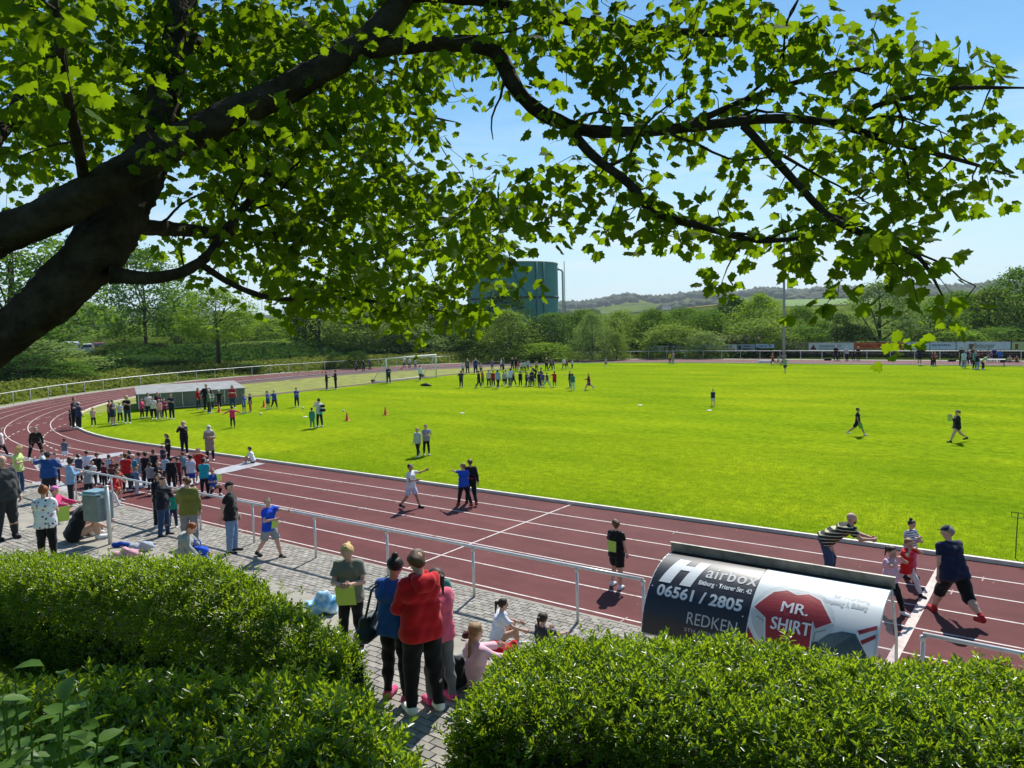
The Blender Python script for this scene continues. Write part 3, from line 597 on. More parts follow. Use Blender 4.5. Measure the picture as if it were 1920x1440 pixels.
# ------------------------------------------------------------------ far fence and advertising banners
FY = 82.2
fence = empty('mesh_fence', (-40, FY+.6, 0), 0, 'dark chain-link fence behind the far railing', 'fence')
fi = Matrix.Translation((40, -FY-.6, 0))
pm = MB().tube([(0, 0, 0), (0, 0, 2.1)], .035, 6).mesh('fence_post'); pm.materials.append(DARK)
for i in range(42): o = obj('fence_post', pm, None, fence); o.location = (-84+i*2.5, FY+.6, 0); o.matrix_parent_inverse = fi
m = MB()
for i in range(9): m.tube([(-84, FY+.6, .15+i*.23), (20, FY+.6, .15+i*.23)], .008, 3, False)
for i in range(520): m.tube([(-84+i*.2, FY+.6, .1), (-84+i*.2, FY+.6, 2.05)], .006, 3, False)
o = m.build('wire_mesh', DARK, fence, kind='stuff'); o.matrix_parent_inverse = fi
def fx(px): d = ray(px, 650); k = (FY-CAM.y)/d.y; return CAM.x+d.x*k
def fz(px, py): d = ray(px, py); k = (FY-CAM.y)/d.y; return CAM.z+d.z*k
def banner(px0, px1, py0, py1, colr, lb, texts=(), shapes=(), slope=0):
    x0, x1 = fx(px0), fx(px1); z1, z0 = fz((px0+px1)/2, py0), fz((px0+px1)/2, py1); Wd, Hd = x1-x0, z1-z0
    r_ = empty('banner', ((x0+x1)/2, FY, z0), 0, lb, 'banner', 'advertising banners along the far fence')
    MB().box((0, 0, Hd/2), (Wd-.04, .03, Hd)).build('cloth', mat('banner_'+lb[:18], colr, .6, .12, 1.3), r_)
    for sx_ in (-1, 1): MB().box((sx_*(Wd/2-.03), .05, Hd/2-.4), (.06, .06, Hd+.8)).build('batten', DARK, r_)
    for (s, cx, cz, wd, sz, c_, bold) in texts:
        if s == '*':                       # print too small to read: strokes only
            mb_ = MB(); xx = 0; rr = random.Random(lb)
            while xx < wd*Wd-.1:
                l_ = rr.uniform(.06, .16); mb_.poly([((cx-.5)*Wd+xx, -.022, cz*Hd), ((cx-.5)*Wd+xx+l_, -.022, cz*Hd), ((cx-.5)*Wd+xx+l_, -.022, (cz+sz*rr.uniform(.7, 1))*Hd), ((cx-.5)*Wd+xx, -.022, (cz+sz)*Hd)]); xx += l_+rr.choice((.03, .03, .03, .12))
            mb_.build('lettering', mat('ink_'+c_, c_, .6), r_); continue
        b_, a_, e_ = text_bm(s, sz*Hd*1.35, bold); k = wd*Wd/(e_-a_)
        for v in b_.verts: v.co = ((cx-.5)*Wd + (v.co.x-a_)*k, -.022, cz*Hd + v.co.y)
        me = bpy.data.meshes.new('lettering'); b_.to_mesh(me); b_.free(); obj('lettering', me, mat('ink_'+c_, c_, .6), r_)
    for (cx, cz, pts, c_) in shapes:
        MB().poly([((cx-.5)*Wd+x*Hd, -.021, (cz+y)*Hd) for x, y in pts]).build('emblem', mat('ink_'+c_, c_, .6), r_)
tri = [(-.38, 0), (.38, 0), (0, .72)]; rnd = [(.3*math.cos(k*math.pi/6), .3*math.sin(k*math.pi/6)) for k in range(12)]
shd = [(-.2, -.35), (.2, -.35), (.26, .3), (-.26, .3)]; sq = [(-.3, -.3), (.3, -.3), (.3, .3), (-.3, .3)]
banner(1196, 1228, 648, 655.5, (.42, .55, .62), 'narrow pale blue banner at the left end of the banner row', [('*', .2, .35, .5, .28, '#22447a', .0)])
banner(1228, 1298, 648, 659, (.45, .52, .60), 'pale blue-white banner with a brown jug emblem and the lettering Bitburger, left', [('Bitburger', .34, .22, .40, .62, '#7a6a58', .004)], [(.28, .5, shd, '#8a5a2c')])
banner(1299, 1337, 646.5, 655.5, (.38, .52, .66), 'light blue banner with dark blue arrows and lettering', [('die', .04, .3, .2, .6, '#1b2f6b', .01), ('Brille', .33, .3, .24, .6, '#1b2f6b', .01)], [(.26, .5, [(-.3, .42), (-.1, .42), (.25, 0), (-.1, -.42), (-.3, -.42), (.02, 0)], '#1d3f94'), (.60, .5, [(-.3, .42), (-.1, .42), (.25, 0), (-.1, -.42), (-.3, -.42), (.02, 0)], '#1d3f94')])
banner(1339, 1382, 646, 659, (.58, .58, .54), 'white banner with small red and blue squares and slanted lettering', [('*', .32, .58, .5, .3, '#24507c', .006), ('KARL OM', .30, .08, .6, .38, '#b3202a', .008)], [(.18, .75, [(x*.6, y*.6) for x, y in sq], '#2a4f8a'), (.18, .25, [(x*.6, y*.6) for x, y in sq], '#b3302a')])
banner(1383, 1416, 645.5, 657.5, (.28, .34, .38), 'grey-blue banner with a dark square, right of the white slanted lettering', [('*', .35, .58, .45, .26, '#2c4c74', .004), ('*', .3, .16, .55, .26, '#2c3038', .006)], [(.12, .5, [(x*.7, y*1.2) for x, y in sq], '#23305a')])
banner(1417, 1452, 645, 652.5, (.42, .58, .68), 'light blue banner left of the floodlight mast', [('*', .2, .35, .45, .28, '#22447a', .0), ('BIT', .72, .3, .16, .5, '#22447a', .006)])
banner(1516, 1601, 643, 657.5, (.50, .55, .57), 'pale grey banner with a dark red triangle emblem', [('*', .24, .42, .5, .36, '#8d9699', .004), ('*', .24, .14, .55, .14, '#7f898c', .003)], [(.11, .12, tri, '#7b2a26'), (.11, .2, [(-.2, 0), (.2, 0), (0, .38)], '#c9c4bb')])
banner(1602, 1695, 643, 653.5, (.50, .085, .02), 'orange-red banner with dark old-style lettering', [('Weiler - Bau', .05, .25, .58, .62, '#4a1008', .006), ('*', .66, .58, .28, .14, '#5c1a10', .002), ('*', .68, .25, .24, .14, '#5c1a10', .002)])
banner(1696, 1743, 642, 656, (.48, .60, .70), 'pale blue banner lettered WAGNER right of the orange banner', [('WAGNER', .22, .42, .62, .36, '#33437e', .008)])
banner(1744, 1792, 642, 656, (.48, .60, .70), 'pale blue banner lettered BAD BOURING in dark type', [('BAD BOURING', .08, .5, .72, .3, '#26406a', .008)])
banner(1793, 1895, 641, 656, (.52, .60, .66), 'large white-blue banner lettered Bitburger with a brown jug behind the right-hand crowd', [('Bitburger', .34, .26, .38, .62, '#6e6a58', .006)], [(.29, .45, shd, '#7d5a34'), (.25, .45, [(x*.4, y) for x, y in shd], '#a89a7a')])
banner(1897, 1975, 641, 656, (.40, .50, .22), 'green-yellow picture banner with a brown figure at the right edge', [], [(.12, .45, [(x*.7, y) for x, y in shd], '#7a3a20'), (.6, .5, rnd, '#b7a85a')])
hut = empty('timber_shelter', (fx(1360), FY+5.5, 0), .12, 'low dark roofed shelter just behind the far banners', 'shelter')
MB().box((0, 0, 1.2), (5.5, 2.4, 2.3)).build('wall', mat('shelter_wood', (.10, .07, .05), .85, .25, 2), hut); MB().poly([(-3.1, -1.6, 2.3), (3.1, -1.6, 2.3), (3.1, 0, 2.95), (-3.1, 0, 2.95)]).poly([(-3.1, 0, 2.95), (3.1, 0, 2.95), (3.1, 1.6, 2.3), (-3.1, 1.6, 2.3)]).build('roof', mat('shelter_roof', (.07, .045, .035), .85, .2, 3), hut)

# ------------------------------------------------------------------ cars parked on the bank
def car(px, py, depth, yaw, body, lb, van=False):
    q = dp(px, py, depth); r_ = empty('parked_car', (q.x, q.y, hgt(q.x, q.y)+.02), yaw, lb, 'car', 'cars parked on the bank at left')
    Lc, Wc, Hc = (5.0, 1.95, 2.0) if van else (4.6, 1.86, 1.66)
    b_ = bmesh.new(); prof = ([(-.5, .22), (-.5, .50), (-.47, .92), (-.40, 1.0), (.22, 1.0), (.36, .62), (.48, .52), (.5, .22)] if van else [(-.5, .20), (-.5, .50), (-.485, .62), (-.42, .95), (-.34, 1.0), (.06, .985), (.20, .64), (.46, .55), (.5, .42), (.5, .20)])
    rows = []
    for s_, k in ((-1, .90), (-1, 1), (1, 1), (1, .90)):
        rows.append([b_.verts.new((x*Lc, s_*Wc/2*(k if z > .6 else 1)*(.86 if z > .8 else 1), z*Hc)) for x, z in prof])
    for a, e in ((0, 1), (1, 2), (2, 3)):
        for i in range(len(prof)):
            j = (i+1) % len(prof)
            if a == 1 or abs(prof[i][1]-prof[j][1]) < 9:
                try: b_.faces.new((rows[a][i], rows[a][j], rows[e][j], rows[e][i]))
                except Exception: pass
    try: b_.faces.new(rows[0][::-1]); b_.faces.new(rows[3])
    except Exception: pass
    bmesh.ops.recalc_face_normals(b_, faces=b_.faces[:]); me = bpy.data.meshes.new('car_body'); b_.to_mesh(me); b_.free(); obj('car_body', me, body, r_)
    GL = mat('car_glass', (.03, .04, .05), .12, spec=.8)
    zt, zb = .93*Hc, .64*Hc
    for s_ in (-1, 1):
        MB().poly([(-.40*Lc, s_*Wc*.462, zb), (.12*Lc, s_*Wc*.462, zb), (.03*Lc, s_*Wc*.436, zt), (-.37*Lc, s_*Wc*.436, zt)]).build('side_window', GL, r_)
    MB().poly([(-.492*Lc, -.4*Wc, zb+.02), (-.492*Lc, .4*Wc, zb+.02), (-.437*Lc, .36*Wc, zt-.02), (-.437*Lc, -.36*Wc, zt-.02)]).build('rear_window', GL, r_)
    MB().poly([(.21*Lc, -.4*Wc, zb+.04), (.21*Lc, .4*Wc, zb+.04), (.09*Lc, .36*Wc, zt+.02), (.09*Lc, -.36*Wc, zt+.02)]).build('windscreen', GL, r_)
    TY = mat('tyre', (.015, .015, .016), .8)
    for sx_ in (-.31, .31):
        for s_ in (-1, 1):
            wh = obj('wheel', None, None, r_); wh.location = (sx_*Lc, s_*(Wc/2-.08), .34)
            MB().tube([(0, -.11, 0), (0, .11, 0)], .34, 18).build('tyre', TY, wh, True); MB().tube([(0, -.12, 0), (0, .12, 0)], .2, 12).build('rim', GALV, wh, True)
    for s_ in (-1, 1):
        MB().box((-.502*Lc, s_*.36*Wc, .56*Hc), (.03, .34, .14)).build('tail_light', mat('tail_light', (.25, .01, .01), .3), r_); MB().box((.49*Lc, s_*.36*Wc, .46*Hc), (.05, .34, .12)).build('headlight', GALV, r_)
    MB().box((-.505*Lc, 0, .42*Hc), (.02, .52, .12)).build('number_plate', WHITE, r_); MB().box((-.503*Lc, 0, .26*Hc), (.03, 1.6, .14)).build('bumper', BLACK, r_)
vw = math.atan2(C_F.y, C_F.x)
CARW = mat('car_white', (.72, .74, .76), .25, spec=.6)
car(156, 657, 118, vw+.75, CARW, 'white estate car parked on the bank beside the van'); car(124, 656, 119, vw+1.0, mat('van_white', (.62, .66, .68), .3, spec=.6), 'pale van half hidden behind shrubs, left of the white car', True)
car(178, 657, 126, vw+.9, mat('car_red', (.28, .05, .06), .3, spec=.6), 'dark red car mostly hidden behind the white estate car')

# ------------------------------------------------------------------ background trees and bushes
def rand_dir(rg, n):
    v = rg.normal(size=(n, 3)); return v/np.linalg.norm(v, axis=1)[:, None]
def leaf_quads(C, size, rg, up=.5, aspect=.62, jitter=.35):
    """one small folded diamond (2 triangles) per centre"""
    n = len(C); nrm = rand_dir(rg, n); nrm[:, 2] = np.abs(nrm[:, 2])*(1-up)+up; nrm /= np.linalg.norm(nrm, axis=1)[:, None]
    a = np.cross(nrm, rand_dir(rg, n)); a /= np.linalg.norm(a, axis=1)[:, None]; b = np.cross(nrm, a)
    s = size*(1+jitter*rg.uniform(-1, 1, n))[:, None]
    V = np.stack([C-a*s*.5, C+b*s*aspect*.5-nrm*s*.08, C+a*s*.5-nrm*s*.1, C-b*s*aspect*.5-nrm*s*.08], 1).reshape(-1, 3)
    i = np.arange(n)[:, None]*4
    return V, np.concatenate([i+np.array([[0, 1, 2]]), i+np.array([[0, 2, 3]])], 0)
def crown(seed, kind, nclump, per, leaf):
    """unit crown: width ~1, height ~1, base at z=0"""
    rg = np.random.default_rng(seed); P = []
    while len(P) < nclump:
        z = rg.uniform(.02, 1)
        if kind == 'willow': R = .5*math.sin(math.pi*min(1, .16+.84*z)**.8)**.6*(1.02-.25*z)
        elif kind == 'tall': R = .5*(math.sin(math.pi*(.12+.86*z)))**.7
        elif kind == 'column': R = .5*min(1, z*4)*(1-.75*z**3)
        elif kind == 'bush': R = .5*math.sqrt(max(0, 1-(z*.98)**2.2))
        else: R = .5*(math.sin(math.pi*(.08+.9*z**.85)))**.55
        th = rg.uniform(0, 2*math.pi)
        lob = 1+.20*math.sin(3*th+seed+z*5)+.14*math.sin(5*th-seed*2+z*9)+.1*math.sin(z*23+seed)
        r = R*lob*rg.uniform(.35, 1)**.5
        P.append((r*math.cos(th), r*math.sin(th), z+rg.normal()*.015))
    P = np.array(P); C = (P[:, None, :]+rg.normal(size=(nclump, per, 3))*np.array([.042, .042, .026])*(1.2 if kind != 'bush' else 1.6)).reshape(-1, 3); C[:, 2] = np.maximum(C[:, 2], .005)
    V, F = leaf_quads(C, leaf, rg, .35); return V, F, P
VAR = {}
for kind, seeds, ncl, per, lf in (('maple', (1, 2), 330, 26, .034), ('willow', (3, 4, 5), 420, 26, .026), ('tall', (6, 7), 360, 26, .03), ('bush', (8, 9, 10), 260, 24, .04), ('column', (11,), 260, 22, .035)):
    VAR[kind] = []
    for s_ in seeds:
        Vv, Ff, P = crown(s_, kind, ncl, per, lf); me = tris_np('crown', Vv, Ff); me.materials.append(None)
        tb = MB(); rg = random.Random(s_)                           # trunk and limbs, unit size
        top = .72 if kind != 'bush' else .5
        tb.tube([(0, 0, -.45 if kind in ('maple',) else -.1), (.012, .004, .12), (-.01, .01, .4), (.006, 0, top)], [.03, .022, .016, .006], 7)
        for k in range(9):
            q = P[rg.randrange(len(P))]; z0 = rg.uniform(.05, .45) if kind != 'bush' else .02; tb.tube([(0, 0, z0), (q[0]*.45, q[1]*.45, z0+(q[2]-z0)*.55), (q[0]*.85, q[1]*.85, max(z0, q[2]*.95))], [.012, .008, .003], 5)
        tm_ = tb.mesh('trunk', True); tm_.materials.append(None); VAR[kind].append((me, tm_))
LEAFS = {'fresh': leafmat('leaf_fresh', '#4f7420', '#7fa030', .36, '#a4c428', .9, .08), 'mid': leafmat('leaf_mid', '#365c1c', '#5e842c', .32, '#86ac2c', .9, .08),
         'dark': leafmat('leaf_dark', '#1c3c16', '#365822', .24, '#527c22', .9, .08), 'silver': leafmat('leaf_silver', '#5d7840', '#8aa060', .32, '#9cb650', .9, .08), 'pale': leafmat('leaf_pale', '#587430', '#849c46', .34, '#a0ba40', .9, .08)}
BARK = mat('tree_bark', (.055, .045, .035), .95, .3, 8, bump=.5, bscale=12)
TREE_N = 0
def tree(px, ytop, wpx, depth, kind, leaf, label, ybase=None, trunk=0.0, cat='tree', name='tree'):
    global TREE_N; TREE_N += 1; rg = random.Random(TREE_N*13)
    d = ray(px, 640); q = CAM + d*depth; z0 = hgt(q.x, q.y)
    ht = (CAM + ray(px, ytop)*depth).z - z0; wd = wpx/FPX*depth
    me, tmm = rg.choice(VAR[kind])
    r_ = empty(name, (q.x, q.y, z0), rg.uniform(0, 6.28), label, cat, 'trees and bushes round the ground')
    o = obj('crown', me, None, r_); o.material_slots[0].link = 'OBJECT'; o.material_slots[0].material = LEAFS[leaf]
    ch = ht*(1-trunk); o.scale = (wd, wd*rg.uniform(.8, 1.05), ch); o.location = (0, 0, ht*trunk)
    o = obj('trunk', tmm, None, r_); o.material_slots[0].link = 'OBJECT'; o.material_slots[0].material = BARK; o.scale = (wd*.9, wd*.9, ch); o.location = (0, 0, ht*trunk)
    return r_
TL = [
 (30, 425, 300, 92, 'maple', 'mid', 'large green tree partly hidden behind the leaning maple trunk at far left', .12),
 (275, 472, 150, 118, 'maple', 'mid', 'tall round-crowned green tree standing left of centre of the left bank', .16),
 (408, 545, 150, 100, 'maple', 'fresh', 'slender young tree with bare trunk on the left bank', .34),
 (185, 575, 170, 150, 'willow', 'silver', 'grey-green willow behind the parked cars', 0),
 (235, 612, 150, 140, 'willow', 'pale', 'spreading pale bush right of the parked cars', 0),
 (120, 560, 180, 165, 'tall', 'mid', 'green tree rising behind the parked van', 0),
 (345, 545, 110, 165, 'column', 'silver', 'thin feathery poplar-like tree between the two bank trees', 0),
 (330, 605, 150, 150, 'bush', 'mid', 'rounded bush below the tall round-crowned tree', 0),
 (450, 585, 170, 160, 'willow', 'pale', 'pale thicket tree right of the slender young tree', 0),
 (520, 600, 130, 155, 'bush', 'fresh', 'bright green bush behind the ivy-covered posts', 0),
 (490, 640, 170, 140, 'bush', 'pale', 'low grey-green thicket above the grassy bank', 0),
 (560, 590, 110, 165, 'tall', 'fresh', 'fresh green tree left of the tall dark tree', 0),
 (600, 540, 130, 135, 'tall', 'dark', 'tall dark tree left of the silver willow', 0),
 (665, 485, 170, 140, 'tall', 'mid', 'tallest dense tree behind the hanging branch left of the tank', 0),
 (690, 565, 200, 125, 'willow', 'pale', 'broad olive-green willow behind the left rail bend', 0),
 (760, 600, 190, 122, 'willow', 'silver', 'low broad willow behind the goal', 0),
 (790, 560, 160, 132, 'tall', 'dark', 'dark tree right of the olive willow', 0),
 (850, 590, 150, 128, 'bush', 'dark', 'dark green thicket left of the tank', 0),
 (905, 590, 130, 120, 'tall', 'mid', 'leafy tree in front of the left half of the tank', 0),
 (950, 548, 110, 124, 'tall', 'dark', 'dark pointed tree in front of the tank', 0),
 (955, 585, 150, 112, 'willow', 'pale', 'wide pale willow below the tank', 0),
 (1015, 600, 120, 116, 'bush', 'dark', 'dark bush below the right edge of the tank', 0),
 (1040, 588, 110, 130, 'tall', 'mid', 'green tree right of the tank pipe', 0),
 (1015, 645, 140, 108, 'bush', 'fresh', 'low rounded bush at the fence below the tank', 0),
 (1110, 590, 95, 108, 'willow', 'silver', 'conical silvery willow at the fence', 0),
 (1095, 582, 120, 128, 'tall', 'mid', 'green tree behind the conical willow', 0),
 (1165, 585, 110, 120, 'tall', 'pale', 'olive tree right of the conical willow', 0),
 (1155, 625, 60, 108, 'willow', 'pale', 'small narrow willow at the fence beside the conical one', 0),
 (1225, 582, 130, 118, 'willow', 'mid', 'leafy willow behind the left end of the banners', 0),
 (1285, 580, 120, 122, 'tall', 'mid', 'green tree behind the banner with the jug', 0),
 (1255, 610, 130, 110, 'bush', 'pale', 'rounded olive bush behind the left banners', 0),
 (1330, 585, 110, 116, 'bush', 'mid', 'dense green bush left of the roofed shelter', 0),
 (1320, 625, 80, 106, 'bush', 'silver', 'small grey bush beside the roofed shelter', 0),
 (1375, 560, 100, 122, 'tall', 'dark', 'dark tree left of the floodlight mast', 0),
 (1425, 556, 140, 116, 'willow', 'fresh', 'broad light green tree left of the floodlight mast', 0),
 (1420, 600, 140, 107, 'bush', 'pale', 'olive bush at the fence left of the mast', 0),
 (1500, 578, 130, 114, 'willow', 'mid', 'spreading tree right of the floodlight mast', 0),
 (1510, 615, 110, 106, 'bush', 'mid', 'rounded bush at the fence right of the mast', 0),
 (1570, 590, 80, 106, 'column', 'dark', 'dark upright shrub at the fence left of the big willow', 0),
 (1600, 610, 100, 108, 'bush', 'dark', 'dark bush behind the triangle banner', 0),
 (1650, 532, 190, 108, 'willow', 'silver', 'big round silvery willow behind the orange banner', 0),
 (1745, 575, 140, 112, 'bush', 'mid', 'green bush right of the big silvery willow', 0),
 (1790, 550, 150, 122, 'tall', 'mid', 'tall bushy tree right of the hanging maple spray', 0),
 (1780, 620, 150, 106, 'bush', 'fresh', 'rounded yellow-green bush behind the lettered blue banners', 0),
 (1855, 545, 160, 120, 'willow', 'pale', 'broad olive tree near the right edge', 0),
 (1870, 615, 140, 106, 'bush', 'mid', 'green bush behind the large right banner', 0),
 (1920, 505, 170, 116, 'tall', 'mid', 'tall tree at the right edge of the view', 0),
 (1950, 600, 150, 107, 'bush', 'dark', 'dark bush at the right edge behind the green picture banner', 0),
 (2010, 500, 200, 118, 'tall', 'fresh', 'tall light tree just beyond the right edge', 0),
]
for (x, yt, wp, dep, k, lf, lb, tr) in TL: tree(x, yt, wp, dep, k, lf, lb, trunk=tr, cat='bush' if k == 'bush' else 'tree', name='bush' if k == 'bush' else 'tree')
BK = [(60, 640, 200, 84, 'bush', 'silver', 'grey-leaved shrub on the bank under the leaning trunk'), (108, 680, 130, 82, 'bush', 'mid', 'spreading green shrub on the bank in front of the van'), (25, 665, 150, 78, 'bush', 'dark', 'dark shrub at the far left edge of the bank'),
      (200, 672, 120, 95, 'bush', 'dark', 'dark low shrub on the bank below the parked car'), (260, 668, 120, 98, 'bush', 'dark', 'dark shrub on the bank below the round-crowned tree'), (330, 676, 110, 98, 'bush', 'dark', 'dark brambly shrub on the bank left of the young tree'), (455, 682, 70, 98, 'bush', 'dark', 'small dark shrub right of the young tree trunk')]
for (x, yt, wp, dep, k, lf, lb) in BK: tree(x, yt, wp, dep, k, lf, lb, cat='shrub', name='shrub')
for i, (x, yt, wp, dep, lf) in enumerate(((212, 656, 70, 112, 'dark'), (235, 641, 110, 118, 'mid'), (285, 645, 110, 116, 'dark'), (325, 646, 110, 118, 'mid'), (362, 652, 100, 114, 'dark'), (392, 660, 90, 112, 'dark'), (436, 668, 80, 108, 'mid'))):
    tree(x, yt, wp, dep, 'bush', lf, 'low dense shrub on the left bank, number %s counted from the parked cars rightwards' % ('one', 'two', 'three', 'four', 'five', 'six', 'seven')[i], cat='shrub', name='shrub')
# ivy-covered posts on the meadow behind the bend
for (x, yt, wp, lb) in ((495, 653, 14, 'thick ivy-covered post on the meadow, leftmost'), (541, 658, 7, 'slim ivy-covered post on the meadow, middle'), (583, 658, 8, 'slim ivy-covered post on the meadow, rightmost')):
    tree(x, yt, wp, 108, 'column', 'dark', lb, cat='post', name='ivy_post')
for (x, yt, wp, lb) in ((668, 660, 55, 'dark rounded bush beside the left rail end'), (625, 664, 40, 'small dark bush on the meadow right of the ivy posts')):
    tree(x, yt, wp, 104, 'bush', 'dark', lb, cat='bush', name='bush')

# clipped hedge behind the goal
def hedge_ribbon(P0, P1, wd, ht, n, leafsz, material, name, label, cat, kind=None, seed=3, zfun=None, core=None):
    rg = np.random.default_rng(seed); P0 = np.array(P0); P1 = np.array(P1); d = P1-P0; Ln = np.linalg.norm(d); d = d/Ln; nn = np.array([-d[1], d[0]])
    u = rg.uniform(0, Ln, n); side = rg.uniform(0, 1, n); s = np.where(side < .42, rg.uniform(-1, 1, n), np.sign(side-.71)); z = np.where(side < .42, 1.0, rg.uniform(0, 1, n)**.8)
    wob = 1+.12*np.sin(u*1.7)+.08*np.sin(u*4.1+1)
    zz = ht*z*(.92+.08*wob)+rg.normal(size=n)*.04
    xy = P0[None]+d[None]*u[:, None]+nn[None]*(s*wd/2*wob)[:, None]
    base = np.array([zfun(a, b_) for a, b_ in xy]) if zfun else 0
    V, F = leaf_quads(np.c_[xy, zz+base], leafsz, rg, .3); r_ = empty(name, (*((P0+P1)/2), 0), 0, label, cat)
    o = obj('foliage', tris_np('foliage', V, F), material, r_, kind='stuff'); o.matrix_parent_inverse = Matrix.Translation((-(P0+P1)[0]/2, -(P0+P1)[1]/2, 0))
    ang = math.atan2(d[1], d[0]); c_ = (P0+P1)/2; zc = zfun(*c_) if zfun else 0
    o = MB().box((0, 0, zc+ht*.44), (Ln, wd*.8, ht*.84), ang).build('branches', core or mat('hedge_core', (.012, .016, .008), 1), r_)  # solid near-black core added inside so the leaves are not see-through
    return r_
hedge_ribbon((-84.5, 66.0), (-79.0, 76.5), 1.6, 2.3, 2600, .3, LEAFS['dark'], 'clipped_hedge', 'dark clipped hedge left of the gate behind the goal', 'hedge')
hedge_ribbon((-76.0, 79.6), (-46.0, 83.4), 1.4, 2.1, 7000, .28, LEAFS['dark'], 'clipped_hedge', 'long dark clipped hedge behind the far railing right of the goal', 'hedge')
gt = empty('mesh_gate', (-79.5, 75.5, 0), .9, 'grey mesh gate panel seen beside the goal', 'gate')
MB().tube([(-2.6, 0, 0), (-2.6, 0, 2.2), (2.6, 0, 2.2), (2.6, 0, 0)], .04, 6).build('gate_frame', GALV, gt)
m = MB()
for i in range(30): m.tube([(-2.6+5.2*i/29, 0, .1), (-2.6+5.2*i/29, 0, 2.2)], .008, 3, False)
m.build('gate_mesh', GALV, gt)
hedge_ribbon((-46.0, 83.6), (16, 83.6), .8, 1.0, 6000, .26, LEAFS['dark'], 'clipped_hedge', 'low dark hedge along the far fence under the banners', 'hedge', seed=5)

# ground cover on the bank outside the left bend
rg = np.random.default_rng(21); n = 42000
off = 9.6+rg.uniform(0, 1, n)**1.25*8.5; th = rg.uniform(math.pi*.52, math.pi*1.44, n)
X = XL+(RK+off)*np.cos(th); Y = YC+(RK+off)*np.sin(th)
lump = .5+.5*np.sin(X*.9+2*np.sin(Y*.5))*np.sin(Y*.8+1.3*np.sin(X*.4))
Z = np.array([hgt(a, b_) for a, b_ in zip(X, Y)])+rg.uniform(.02, 1, n)*(.25+.45*lump)*np.where(off < 10.8, .9, 1.0)
V, F = leaf_quads(np.c_[X, Y, Z], .30, rg, .5); COVER = leafmat('leaf_cover', '#5d6a22', '#8a9440', .25, '#a9b04a', .9, .08)
obj('ground_cover', tris_np('ground_cover', V, F), COVER, kind='stuff')

n = 26000; off = 16.5+rg.uniform(0, 1, n)*20; th = rg.uniform(math.pi*.80, math.pi*1.34, n)
X = XL+(RK+off)*np.cos(th); Y = YC+(RK+off)*np.sin(th); lump = .5+.5*np.sin(X*.55+2*np.sin(Y*.35))*np.sin(Y*.5+1.3*np.sin(X*.3))
Z = np.array([hgt(a, b_) for a, b_ in zip(X, Y)])+rg.uniform(.02, 1, n)*(.3+1.3*lump)
keep = np.array([not (90 < proj((a, b_, z_))[0] < 200 and o_ > 19) for a, b_, z_, o_ in zip(X, Y, Z, off)])
V, F = leaf_quads(np.c_[X, Y, Z][keep], .42, rg, .4); obj('scrub', tris_np('scrub', V, F), LEAFS['dark'], kind='stuff')
# far wooded hills, fields, a few houses
rg = np.random.default_rng(5); Cs = []; Ss = []
def far_pt(px, dist): d = ray(px, 600); d = Vector((d.x, d.y, 0)).normalized(); return CAM.x+d.x*dist, CAM.y+d.y*dist
for i in range(7200):
    px = rg.uniform(-150, 2050); dist = rg.choice([rg.uniform(1500, 2550), rg.uniform(2300, 2750), rg.uniform(3600, 4950)], p=[.5, .3, .2]); x, y = far_pt(px, dist)
    if math.sin(x*.006)*math.cos(y*.005+1) + .45*math.sin(x*.017+y*.013) < (-.9 if dist > 2000 else .1): continue
    Cs.append((x, y, hgt(x, y)+4)); Ss.append(rg.uniform(9, 17)*(1.15 if dist > 2500 else 1))
Cs = np.array(Cs); Ss = np.array(Ss)
bmi = bmesh.new(); bmesh.ops.create_icosphere(bmi, subdivisions=1, radius=1)
IV = np.array([v.co[:] for v in bmi.verts]); IF = np.array([[v.index for v in f.verts] for f in bmi.faces]); bmi.free()
Vs = []; Fs = []
for i in range(len(Cs)):
    v = IV*(1+.22*np.sin(IV*5.3+i)[:, [1, 2, 0]])*Ss[i]*np.array([1, 1, .85]); Vs.append(v+Cs[i]); Fs.append(IF+i*len(IV))
obj('far_wood', tris_np('far_wood', np.concatenate(Vs), np.concatenate(Fs), True), mat('far_foliage', (.035, .060, .022), 1, .35, .03), kind='stuff')
def drape(px0, px1, d0, d1, lift, col, nm, n=14):
    A = []; B = []; m = MB(); rows = []
    for j in range(n+1):
        rows.append([(*far_pt(px0+(px1-px0)*i/n, d0+(d1-d0)*j/n),) for i in range(n+1)])
    for j in range(n): m.strip([(x, y, hgt(x, y)+lift) for x, y in rows[j]], [(x, y, hgt(x, y)+lift) for x, y in rows[j+1]])
    m.build(nm, col, kind='structure')
drape(1470, 1640, 560, 1250, .6, mat('crop_green', (.10, .19, .022), .95, .1, .01), 'crop_field'); drape(1290, 1345, 700, 1200, .6, mat('rape_yellow', (.42, .34, .02), .95, .1, .02), 'rapeseed_field')
drape(1180, 1290, 700, 1250, .6, mat('crop_soft', (.12, .18, .04), .95, .1, .01), 'crop_field')
for i, (px, dist, lb) in enumerate(((1250, 1500, 'tiny white farmhouse on the far hillside, left one'), (1266, 1530, 'tiny white farmhouse on the far hillside, right one'))):
    x, y = far_pt(px, dist); hz = hgt(x, y); h_ = empty('farmhouse', (x, y, hz), .4+i, lb, 'house')
    MB().box((0, 0, 4), (16, 9, 8)).build('wall', WHITE, h_); MB().poly([(-8.5, -5, 8), (8.5, -5, 8), (8.5, 0, 12), (-8.5, 0, 12)]).poly([(-8.5, 5, 8), (8.5, 5, 8), (8.5, 0, 12), (-8.5, 0, 12)]).build('roof', mat('slate_roof', (.10, .11, .13), .8), h_)
x, y = far_pt(1558, 900); pz = hgt(x, y); pt_ = empty('poplar', (x, y, pz), 0, 'single columnar poplar on the far green hillside', 'tree')
